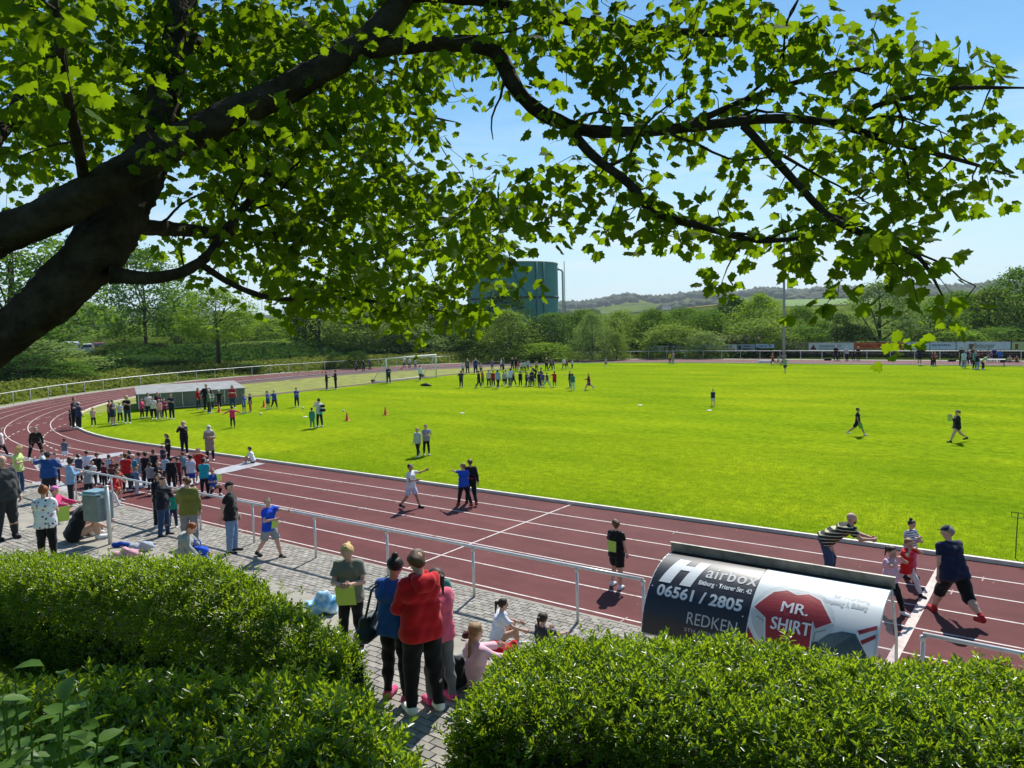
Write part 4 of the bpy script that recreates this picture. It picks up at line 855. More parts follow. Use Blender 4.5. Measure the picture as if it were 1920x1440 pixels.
o = obj('crown', VAR['column'][0][0], None, pt_); o.material_slots[0].link = 'OBJECT'; o.material_slots[0].material = LEAFS['dark']; o.scale = (8, 8, 24)
o = obj('trunk', VAR['column'][0][1], None, pt_); o.material_slots[0].link = 'OBJECT'; o.material_slots[0].material = BARK; o.scale = (6, 6, 24)

# ------------------------------------------------------------------ the maple the camera stands under
def catmull(P, R, step=.12):
    P = [np.array(p, float) for p in P]; out = []; rr = []
    for i in range(len(P)-1):
        p0, p1, p2, p3 = P[max(i-1, 0)], P[i], P[i+1], P[min(i+2, len(P)-1)]; n = max(2, int(np.linalg.norm(p2-p1)/step))
        for k in range(n):
            t = k/n; out.append(.5*((2*p1)+(-p0+p2)*t+(2*p0-5*p1+4*p2-p3)*t*t+(-p0+3*p1-3*p2+p3)*t**3)); rr.append(R[i]+(R[i+1]-R[i])*t)
    out.append(P[-1]); rr.append(R[-1]); return np.array(out), np.array(rr)
def limb_mesh(pts, rr, n, lump, seed):
    rg = np.random.default_rng(seed); m = len(pts); T = np.gradient(pts, axis=0); T /= np.linalg.norm(T, axis=1)[:, None]
    up = np.array([.3, .2, 1.0]); A = np.cross(T, up); A /= np.linalg.norm(A, axis=1)[:, None]; B = np.cross(T, A)
    th = np.linspace(0, 2*np.pi, n, endpoint=False); ph = rg.uniform(0, 6, 8)
    s = np.cumsum(np.r_[0, np.linalg.norm(np.diff(pts, axis=0), axis=1)])[:, None]
    rad_ = rr[:, None]*(1+lump*(.5*np.sin(3*th+s*7+ph[0])+.4*np.sin(5*th-s*11+ph[1])+.3*np.sin(2*th+s*19+ph[2])+.35*np.sin(11*th+s*23+3*np.sin(s*9)+ph[3])*np.sin(s*37+7*th)+.30*rg.normal(size=(m, n))))
    V = pts[:, None]+A[:, None]*(np.cos(th)*rad_)[:, :, None]+B[:, None]*(np.sin(th)*rad_)[:, :, None]
    F = []
    i = np.arange(m-1)[:, None]*n; k = np.arange(n)[None]; k2 = (k+1) % n
    F = np.stack([i+k, i+k2, i+n+k2, i+n+k], -1).reshape(-1, 4)
    return V.reshape(-1, 3), F
MAPLE = mat('maple_bark', (.022, .017, .012), 1, .45, 9, bump=1, bscale=30, col2=(.060, .052, .034), spec=.1)
def PD(*q): return [tuple(dp(x, y, d)) for x, y, d in q]
tb = dp(-420, 1120, 4.3)
maple = empty('maple_tree', (tb.x, tb.y, hgt(tb.x, tb.y)-.1), 0, 'leaning old maple in the foreground whose leafy branches hang across the sky', 'tree')
MI = Matrix.Translation(-Vector((tb.x, tb.y, hgt(tb.x, tb.y)-.1)))
def mpart(o): o.matrix_parent_inverse = MI; return o
base = (tb.x-.1, tb.y, hgt(tb.x, tb.y)-.3)
LIMBS = [  # name, path (px, py, depth) and radii
 ('trunk', [base]+PD((-330, 900, 4.3), (-150, 740, 4.25), (0, 640, 4.2), (110, 545, 4.2), (190, 455, 4.25), (245, 360, 4.35), (285, 270, 4.5), (315, 160, 4.65), (335, 60, 4.8), (350, -60, 5.0), (380, -260, 5.3)), [.26, .21, .15, .108, .132, .146, .132, .110, .092, .085, .08, .06]),
 ('limb', PD((-150, 740, 4.25), (-110, 560, 4.1), (-20, 455, 4.0), (90, 405, 3.95), (230, 325, 3.95), (400, 232, 4.0), (540, 165, 4.1), (680, 82, 4.25), (760, -10, 4.4), (860, -180, 4.6)), [.12, .105, .095, .092, .086, .079, .074, .068, .06, .045]),
 ('branch', PD((670, 95, 4.25), (760, 85, 4.35), (860, 84, 4.4), (930, 98, 4.4), (958, 150, 4.4), (1000, 200, 4.4), (1065, 235, 4.35), (1150, 248, 4.3), (1300, 238, 4.3), (1450, 222, 4.3), (1560, 232, 4.3), (1680, 268, 4.3), (1800, 300, 4.4), (1900, 330, 4.5)), [.055, .045, .042, .042, .044, .04, .038, .032, .028, .025, .022, .018, .012, .006]),
 ('branch', PD((1062, 236, 4.35), (1110, 290, 4.2), (1180, 345, 4.1), (1225, 400, 4.1), (1300, 420, 4.1), (1400, 448, 4.1), (1470, 450, 4.1), (1580, 435, 4.2)), [.03, .026, .023, .022, .019, .016, .013, .006]),
 ('branch', PD((1395, 236, 4.3), (1440, 285, 4.2), (1500, 350, 4.1), (1560, 410, 4.0), (1640, 448, 3.9), (1720, 480, 3.8), (1770, 560, 3.7)), [.024, .022, .02, .018, .016, .012, .006]),
 ('branch', PD((1290, 236, 4.3), (1380, 195, 4.4), (1480, 158, 4.5), (1600, 130, 4.6), (1700, 120, 4.7)), [.02, .018, .015, .012, .005]),
 ('branch', PD((1600, 240, 4.3), (1640, 200, 4.2), (1720, 180, 4.2), (1800, 165, 4.2), (1950, 165, 4.2)), [.016, .015, .014, .013, .008]),
 ('branch', PD((205, 515, 4.2), (300, 520, 4.3), (375, 492, 4.4), (430, 425, 4.6), (500, 340, 5.0), (600, 250, 5.5), (680, 200, 6.0)), [.05, .032, .03, .026, .022, .018, .01]),
 ('branch', PD((372, 492, 4.4), (440, 535, 4.5), (520, 560, 4.7), (640, 560, 5.0), (760, 572, 5.2), (850, 588, 5.3)), [.02, .017, .015, .012, .009, .004]),
 ('branch', PD((160, 345, 4.0), (150, 290, 3.7), (128, 190, 3.4), (112, 80, 3.2), (98, -60, 3.1)), [.03, .026, .023, .02, .015]),
 ('branch', PD((300, 250, 4.5), (450, 300, 5.6), (600, 370, 6.6), (760, 400, 7.4), (900, 420, 7.8), (1040, 425, 8.0)), [.06, .05, .04, .03, .022, .01]),
 ('branch', PD((335, 60, 4.8), (450, 120, 6.0), (600, 160, 7.0), (720, 200, 7.6), (860, 230, 8.0)), [.06, .05, .035, .025, .01]),
 ('branch', PD((230, 420, 4.3), (430, 440, 5.6), (620, 455, 6.6), (700, 500, 7.0), (800, 560, 7.2)), [.05, .04, .03, .02, .008]),
 ('branch', PD((600, 440, 6.5), (660, 470, 6.6), (720, 540, 6.7)), [.02, .015, .006]),
 ('branch', PD((760, -10, 4.4), (900, 0, 4.6), (1080, 40, 4.6), (1240, 60, 4.6), (1420, 60, 4.7), (1520, 40, 4.7)), [.04, .035, .03, .026, .02, .008]),
 ('branch', PD((-60, 480, 4.0), (-30, 300, 4.6), (40, 180, 5.4), (60, 40, 6.0), (60, -150, 6.5)), [.06, .05, .04, .03, .02]),
]
NODES = []                                          # (x, y, z, radius)
for i, (nm, P, R) in enumerate(LIMBS):
    if nm == 'branch': R = R[:-1]+[.003]
    pts, rr = catmull(P, R, .028 if i < 2 else .05); V, F = limb_mesh(pts, rr, 44 if i < 2 else 10, .10 if i < 2 else .14, i)
    mpart(obj(nm, tris_np(nm, V, F, True), MAPLE, maple)); NODES += [(*p, r) for p, r in zip(pts, rr)]
rgb = np.random.default_rng(15)
for i, (nm, P, R) in enumerate(LIMBS):               # forked side branches
    if nm != 'branch' or i in (9, 15): continue
    pts, rr = catmull(P, R[:-1]+[.003], .05); Ln = len(pts); k = int(rgb.integers(4, 9))
    while k < Ln-4:
        T = pts[k+1]-pts[k-1]; T /= np.linalg.norm(T); sd = rgb.normal(size=3); sd -= T*(sd@T); sd /= np.linalg.norm(sd); d = T*rgb.uniform(.5, .9)+sd*rgb.uniform(.5, .9); d[2] -= .1; L2 = rgb.uniform(.35, .8); q = [pts[k]]
        for j in range(7): d = d/np.linalg.norm(d)+rgb.normal(size=3)*.22; q.append(q[-1]+d/np.linalg.norm(d)*L2/7)
        ty = proj(q[-1])
        if ty[1] > 545 or ty[0] > 1860: k += 5; continue
        r0 = min(.55*rr[k], .011); r2 = np.linspace(r0, .003, 8); V, F = limb_mesh(np.array(q), r2, 6, .18, 100+k)
        mpart(obj('side_branch', tris_np('side_branch', V, F, True), MAPLE, maple)); NODES += [(*a, b_) for a, b_ in zip(q, r2)]
        k += int(rgb.integers(5, 11))
NODES = np.array(NODES)
DENS = ['88857788876577568889998876353000' , '88867788876478748999777887688520' , '99988999988777226888874678888764', '99989999988763002333145556666654', '88865688999964001445665557788875',
        '66312167899986555544344256788654', '21102366899998877455555456787632', '00000357778999883255667776786520', '00000125765786770001024454586400', '00000003456788764000024131015500', '00000000000023000000000000001200']
rg = np.random.default_rng(77); TG_ = []
for j, row in enumerate(DENS):
    for i, ch in enumerate(row):
        dn = int(ch)/9
        if dn == 0: continue
        left = i < 16
        for layer, cnt in (('near', 2.1*dn**1.4 if not left else 1.05*dn**1.3), ('mid', (2.2*dn**1.3 if left else .6*dn)), ('far', (4.9*dn**1.3 if left else .0))):
            for _ in range(int(cnt)+(rg.random() < cnt % 1)):
                px, py = 60*(i+rg.random()), 60*(j+rg.random())
                d = {'near': (rg.uniform(4.15, 4.9) if rg.random() < .75 else rg.uniform(3.2, 4.0)) if left else rg.uniform(3.85, 4.6), 'mid': rg.uniform(4.4, 5.6) if left else rg.uniform(4.3, 4.8), 'far': rg.uniform(5.6, 7.4)}[layer]
                if layer == 'near' and j < 4 and i < 5 and rg.random() < .25: d = rg.uniform(2.5, 3.2)
                if layer == 'near' and 27 <= i <= 30 and j >= 7 and rg.random() < .5: d = rg.uniform(2.9, 3.6)
                TG_.append((*dp(px, py, d), d))
for _ in range(330):                                 # the crown goes on above and to the left of the view
    px, py = rg.uniform(-700, 1500), rg.uniform(-620, -10)
    if px > 900 and py < -350: continue
    d = rg.uniform(3.2, 7.4) if px < 960 else rg.uniform(3.2, 4.4); TG_.append((*dp(px, py, d), d))
for _ in range(110):                                 # extra clusters added to shade the left hedges
    px, py = rg.uniform(60, 800), rg.uniform(-150, 260); d = rg.uniform(4.4, 5.6); TG_.append((*dp(px, py, d), d))
for _ in range(420):                                 # unseen clusters added over and behind the camera to block sky light
    q = (rg.uniform(-8, 3.5), rg.uniform(-27, -16.6), rg.uniform(7.2, 10.5)); TG_.append((*q, 5.0))
TG_ = np.array(TG_)
near = np.array([np.min(((NODES[:, :3]-t_[:3])**2).sum(1)) for t_ in TG_]); TG_ = TG_[np.argsort(near)]
TW = []; LV = []                                     # twigs, leaves (pos, tip, normal, size)
cap = len(NODES)+len(TG_)*4; ND = np.zeros((cap, 4)); ND[:len(NODES)] = NODES; nd = len(NODES)
for t_ in TG_:
    q = t_[:3]; dist = ((ND[:nd, :3]-q)**2).sum(1); k = int(np.argmin(dist)); a = ND[k, :3]; Ln = math.sqrt(dist[k]); r0 = min(ND[k, 3]*.75, .0055+.006*Ln)
    sag = np.array([0, 0, .10*Ln])*rg.uniform(-.3, 1); side = rg.normal(size=3)*.07*Ln
    mid1 = a+(q-a)*.38+sag*.8+side; mid2 = a+(q-a)*.72+sag+side*.4
    TW.append(([a, mid1, mid2, q], [max(r0, .003), max(r0*.8, .0026), max(r0*.6, .0022), .0018]))
    for p_, r_ in ((mid1, r0*.8), (mid2, r0*.6), (q, .0025)): ND[nd] = (*p_, max(r_, .0025)); nd += 1
    for _ in range(rg.integers(9, 15)):
        f = rg.uniform(.45, 1.05); base_ = a+(q-a)*f+sag*f*(1-f)*4*.9; off = rg.normal(size=3)*np.array([.07, .07, .055]); tip = off*np.array([1, 1, .3])+np.array([0, 0, -.07])+rg.normal(size=3)*.03
        nrm = np.array([0, 0, 1.0])+rg.normal(size=3)*.55; LV.append((base_+off, tip/np.linalg.norm(tip), nrm/np.linalg.norm(nrm), rg.uniform(.045, .085)))
Vt = []; Ft = []; nb = 0
for P, R in TW:
    P = np.array(P); T = P[-1]-P[0]; T = T/(np.linalg.norm(T)+1e-9); A = np.cross(T, [.31, .2, .93]); A /= np.linalg.norm(A)+1e-9; B = np.cross(T, A)
    for p_, r_ in zip(P, R):
        for th in (0, 2.094, 4.189): Vt.append(p_+(A*math.cos(th)+B*math.sin(th))*r_)
    for s_ in range(3):
        for k in range(3): Ft.append((nb+s_*3+k, nb+s_*3+(k+1) % 3, nb+s_*3+3+(k+1) % 3, nb+s_*3+3+k))
    nb += 12
mpart(obj('twigs', tris_np('twigs', np.array(Vt), np.array(Ft)), MAPLE, maple, kind='stuff'))
half = [(.10, -.07), (.36, -.12), (.40, .06), (.60, .18), (.54, .32), (.63, .52), (.44, .52), (.33, .64), (.33, .78), (.13, .80)]
ring = [(0, 0)]+half+[(0, 1.0)]+[(-x, y) for x, y in half[::-1]]
LO = np.array([(0, .34, .0)]+[(x, y, -.30*abs(x)-.16*max(0, y-.3)**2+.05*math.sin(7*x+3*y)) for x, y in ring]); LF = np.array([(0, 1+i, 1+(i+1) % len(ring)) for i in range(len(ring))])
LV_p = np.array([l[0] for l in LV]); LV_y = np.array([l[1] for l in LV]); LV_n = np.array([l[2] for l in LV]); LV_s = np.array([l[3] for l in LV])
LV_x = np.cross(LV_y, LV_n); LV_x /= np.linalg.norm(LV_x, axis=1)[:, None]; LV_n = np.cross(LV_x, LV_y)
LV_x = LV_x*rg.uniform(.72, 1.12, len(LV))[:, None]; LV_n = LV_n*rg.uniform(.3, 2.4, len(LV))[:, None]
dd = (LV_p-np.array(CAM)); kz = dd@np.array(C_F); ux = dd@np.array(C_R)/kz*FPX+960; uy = 720-dd@np.array(C_U)/kz*FPX
face = np.abs((LV_n/np.linalg.norm(LV_n, axis=1)[:, None]*dd).sum(1))/np.linalg.norm(dd, axis=1)
score = np.where((ux > 0) & (ux < 1920) & (uy > 0) & (uy < 700), LV_s/kz*np.sqrt(face+.05), 0); order = np.argsort(-score); big = order[:300]; rest = order[300:]
MLEAF = leafmat('maple_leaf', '#1d340c', '#446419', .46, '#9abc11', .8, .06)
Vl = LV_p[rest][:, None]+(LO[None, :, 0:1]*LV_x[rest][:, None]+LO[None, :, 1:2]*LV_y[rest][:, None]+LO[None, :, 2:3]*LV_n[rest][:, None])*LV_s[rest][:, None, None]
Fl = (LF[None]+(np.arange(len(rest))*len(LO))[:, None, None]).reshape(-1, 3)
mpart(obj('foliage', tris_np('foliage', Vl.reshape(-1, 3), Fl), MLEAF, maple, kind='stuff'))
lme = tris_np('leaf', LO, LF); lme.materials.append(MLEAF)
for i in big:
    o = obj('leaf', lme, None, maple); s_ = LV_s[i]; x, y, n_, p_ = LV_x[i]*s_, LV_y[i]*s_, LV_n[i]*s_, LV_p[i]
    o.matrix_parent_inverse = MI; o.matrix_basis = Matrix(((x[0], y[0], n_[0], p_[0]), (x[1], y[1], n_[1], p_[1]), (x[2], y[2], n_[2], p_[2]), (0, 0, 0, 1)))
print('maple leaves', len(LV), 'twigs', len(TW))

# ------------------------------------------------------------------ clipped privet hedges in the foreground
PRIV = leafmat('privet_leaf', '#16320c', '#4a7422', .42, '#c6e424', .32, .55)
lo = np.array([(0, 0, 0), (.5, .42, .10), (.34, .78, .08), (0, 1, -.06), (-.34, .78, .08), (-.5, .42, .10), (0, .5, -.02)]); lo[:, 0] *= .40
lf = np.array([(0, 1, 6), (1, 2, 6), (2, 3, 6), (3, 4, 6), (4, 5, 6), (5, 0, 6)])
def privet(name, poly, ztop, zbot, nshoot, label, seed, leaf=.05, topf=None):
    """poly: four ground corners (x, y) in order; shoots cover top and sides"""
    rg = np.random.default_rng(seed); P = np.array(poly, float); c = P.mean(0)
    e = np.roll(P, -1, 0)-P; le = np.linalg.norm(e, axis=1); area_s = le*(ztop-zbot)
    at = .5*abs(np.cross(P[1]-P[0], P[2]-P[0]))+.5*abs(np.cross(P[2]-P[0], P[3]-P[0]))
    pr = np.r_[at*1.25, area_s]; pr = pr/pr.sum(); which = rg.choice(5, nshoot, p=pr); S = np.zeros((nshoot, 3)); Nn = np.zeros((nshoot, 3))
    u = rg.uniform(0, 1, nshoot); v = rg.uniform(0, 1, nshoot)
    for k in range(5):
        m = which == k
        if k == 0:
            S[m, :2] = (P[0]*(1-u[m])[:, None]+P[1]*u[m][:, None])*(1-v[m])[:, None]+(P[3]*(1-u[m])[:, None]+P[2]*u[m][:, None])*v[m][:, None]; S[m, 2] = ztop; Nn[m] = (0, 0, 1)
        else:
            j = k-1; S[m, :2] = P[j]+e[j]*u[m][:, None]; S[m, 2] = zbot+(ztop-zbot)*v[m]; nn = np.array([e[j][1], -e[j][0]])/le[j]
            if np.dot(nn, P[j]+e[j]/2-c) < 0: nn = -nn
            Nn[m, :2] = nn; Nn[m, 2] = .25
    # round the edges: pull towards the centre line near corners, lumpy surface
    R = .34; inn = S.copy(); 
    for m_ in range(2):
        pass
    dtop = ztop-S[:, 2]; edge = np.clip(1-dtop/R, 0, 1); sd = which > 0
    S[sd, :2] -= Nn[sd, :2]*(R*(1-np.sqrt(np.clip(1-edge[sd]**2, 0, 1))))[:, None]; Nn[sd, 2] += edge[sd]*1.0
    # corner rounding in plan
    for j in range(4):
        dv = S[:, :2]-P[j]; dl = np.linalg.norm(dv, axis=1); cc = c-P[j]; cc = cc/np.linalg.norm(cc); f = np.clip(1-dl/.45, 0, 1)**2; S[:, :2] += cc*(f*.24)[:, None]; S[:, 2] -= f*.12*(which == 0)
    for j in range(4):                               # top shoulders
        nn = np.array([e[j][1], -e[j][0]])/le[j]
        if np.dot(nn, P[j]+e[j]/2-c) < 0: nn = -nn
        dist = (P[j]-S[:, :2])@nn; f = np.clip(1-dist/R, 0, 1); t_ = which == 0; S[t_, 2] -= R*(1-np.sqrt(np.clip(1-f[t_]**2, 0, 1)))*.8; Nn[t_, :2] += nn*(f[t_]*.8)[:, None]
    lump = .018*np.sin(S[:, 0]*5.1+S[:, 2]*3)+.018*np.sin(S[:, 1]*6.3+1+S[:, 0]*2.2)+.012*np.sin(S[:, 0]*13+S[:, 1]*11)
    if topf is not None: S[:, 2] += np.array([topf(a, b_) for a, b_ in S[:, :2]])*np.clip((S[:, 2]-zbot)/(ztop-zbot), 0, 1)
    Nn /= np.linalg.norm(Nn, axis=1)[:, None]; S += Nn*(lump+rg.exponential(.022, nshoot)-rg.exponential(.045, nshoot))[:, None]
    D = Nn*.8+np.array([0, 0, .75])+rg.normal(size=(nshoot, 3))*.38; D /= np.linalg.norm(D, axis=1)[:, None]
    A = np.cross(D, rand_dir(rg, nshoot)); A /= np.linalg.norm(A, axis=1)[:, None]; B = np.cross(D, A)
    pos = []; tip = []; nrm = []; siz = []
    for lv in range(4):                              # opposite pairs up each shoot
        for sgn in (-1, 1):
            d2 = (A if lv % 2 else B)*sgn; opn = (1.1, .9, .65, .35)[lv]; t_ = d2*opn+D*(1.15-opn*.55)+rg.normal(size=(nshoot, 3))*.18; t_ /= np.linalg.norm(t_, axis=1)[:, None]
            pos.append(S+D*(.012+.017*lv)); tip.append(t_); n_ = D-t_*(D*t_).sum(1)[:, None]+rg.normal(size=(nshoot, 3))*.2; n_ -= t_*(n_*t_).sum(1)[:, None]; nrm.append(n_/np.linalg.norm(n_, axis=1)[:, None]); siz.append(leaf*rg.uniform(.7, 1.25, nshoot)*(1, 1, .9, .7)[lv])
    pos, tip, nrm, siz = np.concatenate(pos), np.concatenate(tip), np.concatenate(nrm), np.concatenate(siz); xx = np.cross(tip, nrm)
    dd = pos-np.array(CAM); kz = dd@np.array(C_F); kz = np.where(kz > .2, kz, 99); ux = dd@np.array(C_R)/kz*FPX+960; uy = 720-dd@np.array(C_U)/kz*FPX
    vis = (ux > 0) & (ux < 1920) & (uy > 900) & (uy < 1440) & (pos[:, 2] > ztop-.35); sco = np.where(vis, siz/kz*(.3+np.abs((nrm*dd).sum(1))/np.linalg.norm(dd, axis=1)), 0); od = np.argsort(-sco); big, rest = od[:300], od[300:]
    r_ = empty(name, (c[0], c[1], zbot), 0, label, 'hedge', 'clipped hedges in the foreground'); inv = Matrix.Translation((-c[0], -c[1], -zbot))
    lo2 = np.array([(0, 0, 0), (.19, .48, .09), (0, 1, -.05), (-.19, .48, .09)]); lf2 = np.array([(0, 1, 2), (0, 2, 3)])
    V = pos[rest][:, None]+(lo2[None, :, 0:1]*xx[rest][:, None]+lo2[None, :, 1:2]*tip[rest][:, None]+lo2[None, :, 2:3]*nrm[rest][:, None])*siz[rest][:, None, None]
    o = obj('foliage', tris_np('foliage', V.reshape(-1, 3), (lf2[None]+(np.arange(len(rest))*4)[:, None, None]).reshape(-1, 3)), PRIV, r_, kind='stuff'); o.matrix_parent_inverse = inv
    for i in big:
        s_ = siz[i]; x, y, n_, p_ = xx[i]*s_, tip[i]*s_, nrm[i]*s_, pos[i]; o = obj('leaf', PLEAF, None, r_); o.matrix_parent_inverse = inv
        o.matrix_basis = Matrix(((x[0], y[0], n_[0], p_[0]), (x[1], y[1], n_[1], p_[1]), (x[2], y[2], n_[2], p_[2]), (0, 0, 0, 1)))
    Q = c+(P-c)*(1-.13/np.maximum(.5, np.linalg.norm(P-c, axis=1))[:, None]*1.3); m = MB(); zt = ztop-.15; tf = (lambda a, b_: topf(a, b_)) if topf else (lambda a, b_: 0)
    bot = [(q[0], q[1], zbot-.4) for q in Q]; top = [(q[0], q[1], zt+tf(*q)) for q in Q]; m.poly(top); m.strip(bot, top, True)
    o = m.build('branches', mat('hedge_core', (.012, .016, .008), 1), r_); o.matrix_parent_inverse = inv  # solid dark block in place of branches, closes the view through the hedge
    tw = MB()
    for i in range(60):                              # bare stems inside
        q = Q[0]+(Q[1]-Q[0])*rg.random()+(Q[3]-Q[0])*rg.random(); tw.tube([(q[0], q[1], zbot-.3), (q[0]+rg.normal()*.06, q[1]+rg.normal()*.06, ztop-.2)], .008, 4, False)
    return r_
PLEAF = tris_np('leaf', lo, lf); PLEAF.materials.append(PRIV)
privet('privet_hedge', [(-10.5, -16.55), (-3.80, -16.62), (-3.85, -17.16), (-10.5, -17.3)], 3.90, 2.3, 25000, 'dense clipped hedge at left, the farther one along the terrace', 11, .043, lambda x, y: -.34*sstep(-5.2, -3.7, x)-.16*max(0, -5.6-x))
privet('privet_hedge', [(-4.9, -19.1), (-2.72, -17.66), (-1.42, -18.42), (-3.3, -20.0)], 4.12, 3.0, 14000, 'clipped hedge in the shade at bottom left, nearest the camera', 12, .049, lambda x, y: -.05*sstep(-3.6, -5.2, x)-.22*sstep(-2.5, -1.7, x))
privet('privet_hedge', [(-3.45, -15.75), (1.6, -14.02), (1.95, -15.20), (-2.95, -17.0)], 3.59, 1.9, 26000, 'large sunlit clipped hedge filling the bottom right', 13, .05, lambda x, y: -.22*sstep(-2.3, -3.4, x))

# broad-leaved weeds in the bottom left corner
WEED = leafmat('weed_leaf', '#2c4c18', '#567a28', .34, '#8ab024', .5, .35)
ov = np.array([(0, 0, 0), (.22, .12, .05), (.33, .38, .07), (.24, .72, .02), (0, 1, -.14), (-.24, .72, .02), (-.33, .38, .07), (-.22, .12, .05), (0, .45, -.02)]); of = np.array([(i, (i+1) % 8, 8) for i in range(8)])
wme = tris_np('leaf', ov, of); wme.materials.append(WEED)
rgw = np.random.default_rng(9)
for k, (px, py, dep, hh, lb) in enumerate(((20, 1400, 1.75, .55, 'broad-leaved weed at the very left bottom corner'), (110, 1420, 1.9, .45, 'broad-leaved weed in the bottom left corner, second from the edge'), (200, 1410, 2.1, .4, 'low broad-leaved weed in front of the shaded hedge'), (-20, 1330, 1.7, .8, 'tall broad-leaved weed rising at the left edge'))):
    tp_ = dp(px, py, dep); tp_.z += .12; g_ = Vector((tp_.x, tp_.y, tp_.z-hh)); r_ = empty('weed_plant', g_, 0, lb, 'weed', 'weeds in the bottom left corner')
    for s_ in range(9 if k < 3 else 5):
        ex_, ey_ = rgw.normal()*.09, rgw.normal()*.09; top = Vector((ex_, ey_, hh*rgw.uniform(.7, 1.05))); MB().tube([(ex_*.2, ey_*.2, -.25), (ex_*.7, ey_*.7, top.z*.5), tuple(top)], [.004, .0035, .002], 5, False).build('stem', WEED, r_)
        for q in range(7):
            f = .35+.65*q/6; pz = Vector((ex_*(.3+.7*f), ey_*(.3+.7*f), top.z*f)); a_ = q*2.4+s_; t_ = Vector((math.cos(a_), math.sin(a_), rgw.uniform(-.3, .35))).normalized(); n_ = (Vector((0, 0, 1))+Vector(rgw.normal(size=3))*.25); n_ = (n_-t_*n_.dot(t_)).normalized(); x_ = t_.cross(n_); sz = rgw.uniform(.04, .075)*(1.1-.35*abs(f-.7))
            o = obj('leaf', wme, None, r_); o.matrix_basis = Matrix(((x_.x*sz, t_.x*sz, n_.x*sz, pz.x), (x_.y*sz, t_.y*sz, n_.y*sz, pz.y), (x_.z*sz, t_.z*sz, n_.z*sz, pz.z), (0, 0, 0, 1)))

# ------------------------------------------------------------------ people: distance-field bodies, clothes as separate shells
def surfnet(F, o, v):
    ins = F < 0; nx, ny, nz_ = F.shape
    c = [(i, j, k) for i in (0, 1) for j in (0, 1) for k in (0, 1)]
    S = sum(ins[i:nx-1+i, j:ny-1+j, k:nz_-1+k].astype(np.int8) for i, j, k in c)
    ci = np.argwhere((S > 0) & (S < 8))
    if len(ci) == 0: return None
    idx = np.full((nx-1, ny-1, nz_-1), -1, np.int32); idx[tuple(ci.T)] = np.arange(len(ci))
    val = {q: F[ci[:, 0]+q[0], ci[:, 1]+q[1], ci[:, 2]+q[2]] for q in c}
    acc = np.zeros((len(ci), 3)); cnt = np.zeros(len(ci))
    for q in c:
        for ax in range(3):
            if q[ax] == 0:
                q2 = list(q); q2[ax] = 1; q2 = tuple(q2); a, b = val[q], val[q2]; m = (a < 0) != (b < 0); t = np.where(m, a/np.where(m, a-b, 1), 0)
                p = np.zeros((len(ci), 3)); p[:] = q; p[:, ax] += t; acc += p*m[:, None]; cnt += m
    V = (ci+acc/cnt[:, None])*v+o; Q = []
    for ax in range(3):
        b1, b2 = [(1, 2), (2, 0), (0, 1)][ax]
        sl0 = [slice(None)]*3; sl1 = [slice(None)]*3; sl0[ax] = slice(0, -1); sl1[ax] = slice(1, None)
        A, B = ins[tuple(sl0)], ins[tuple(sl1)]; e = np.argwhere(A != B); sgn = A[tuple(e.T)]
        ok = (e[:, b1] > 0) & (e[:, b2] > 0) & (e[:, b1] < F.shape[b1]-1) & (e[:, b2] < F.shape[b2]-1); e = e[ok]; sgn = sgn[ok]
        def cell(d1, d2): q = e.copy(); q[:, b1] -= d1; q[:, b2] -= d2; return idx[tuple(q.T)]
        q = np.stack([cell(1, 1), cell(0, 1), cell(0, 0), cell(1, 0)], 1); q[~sgn] = q[~sgn][:, ::-1]; Q.append(q)
    return V, np.concatenate(Q)
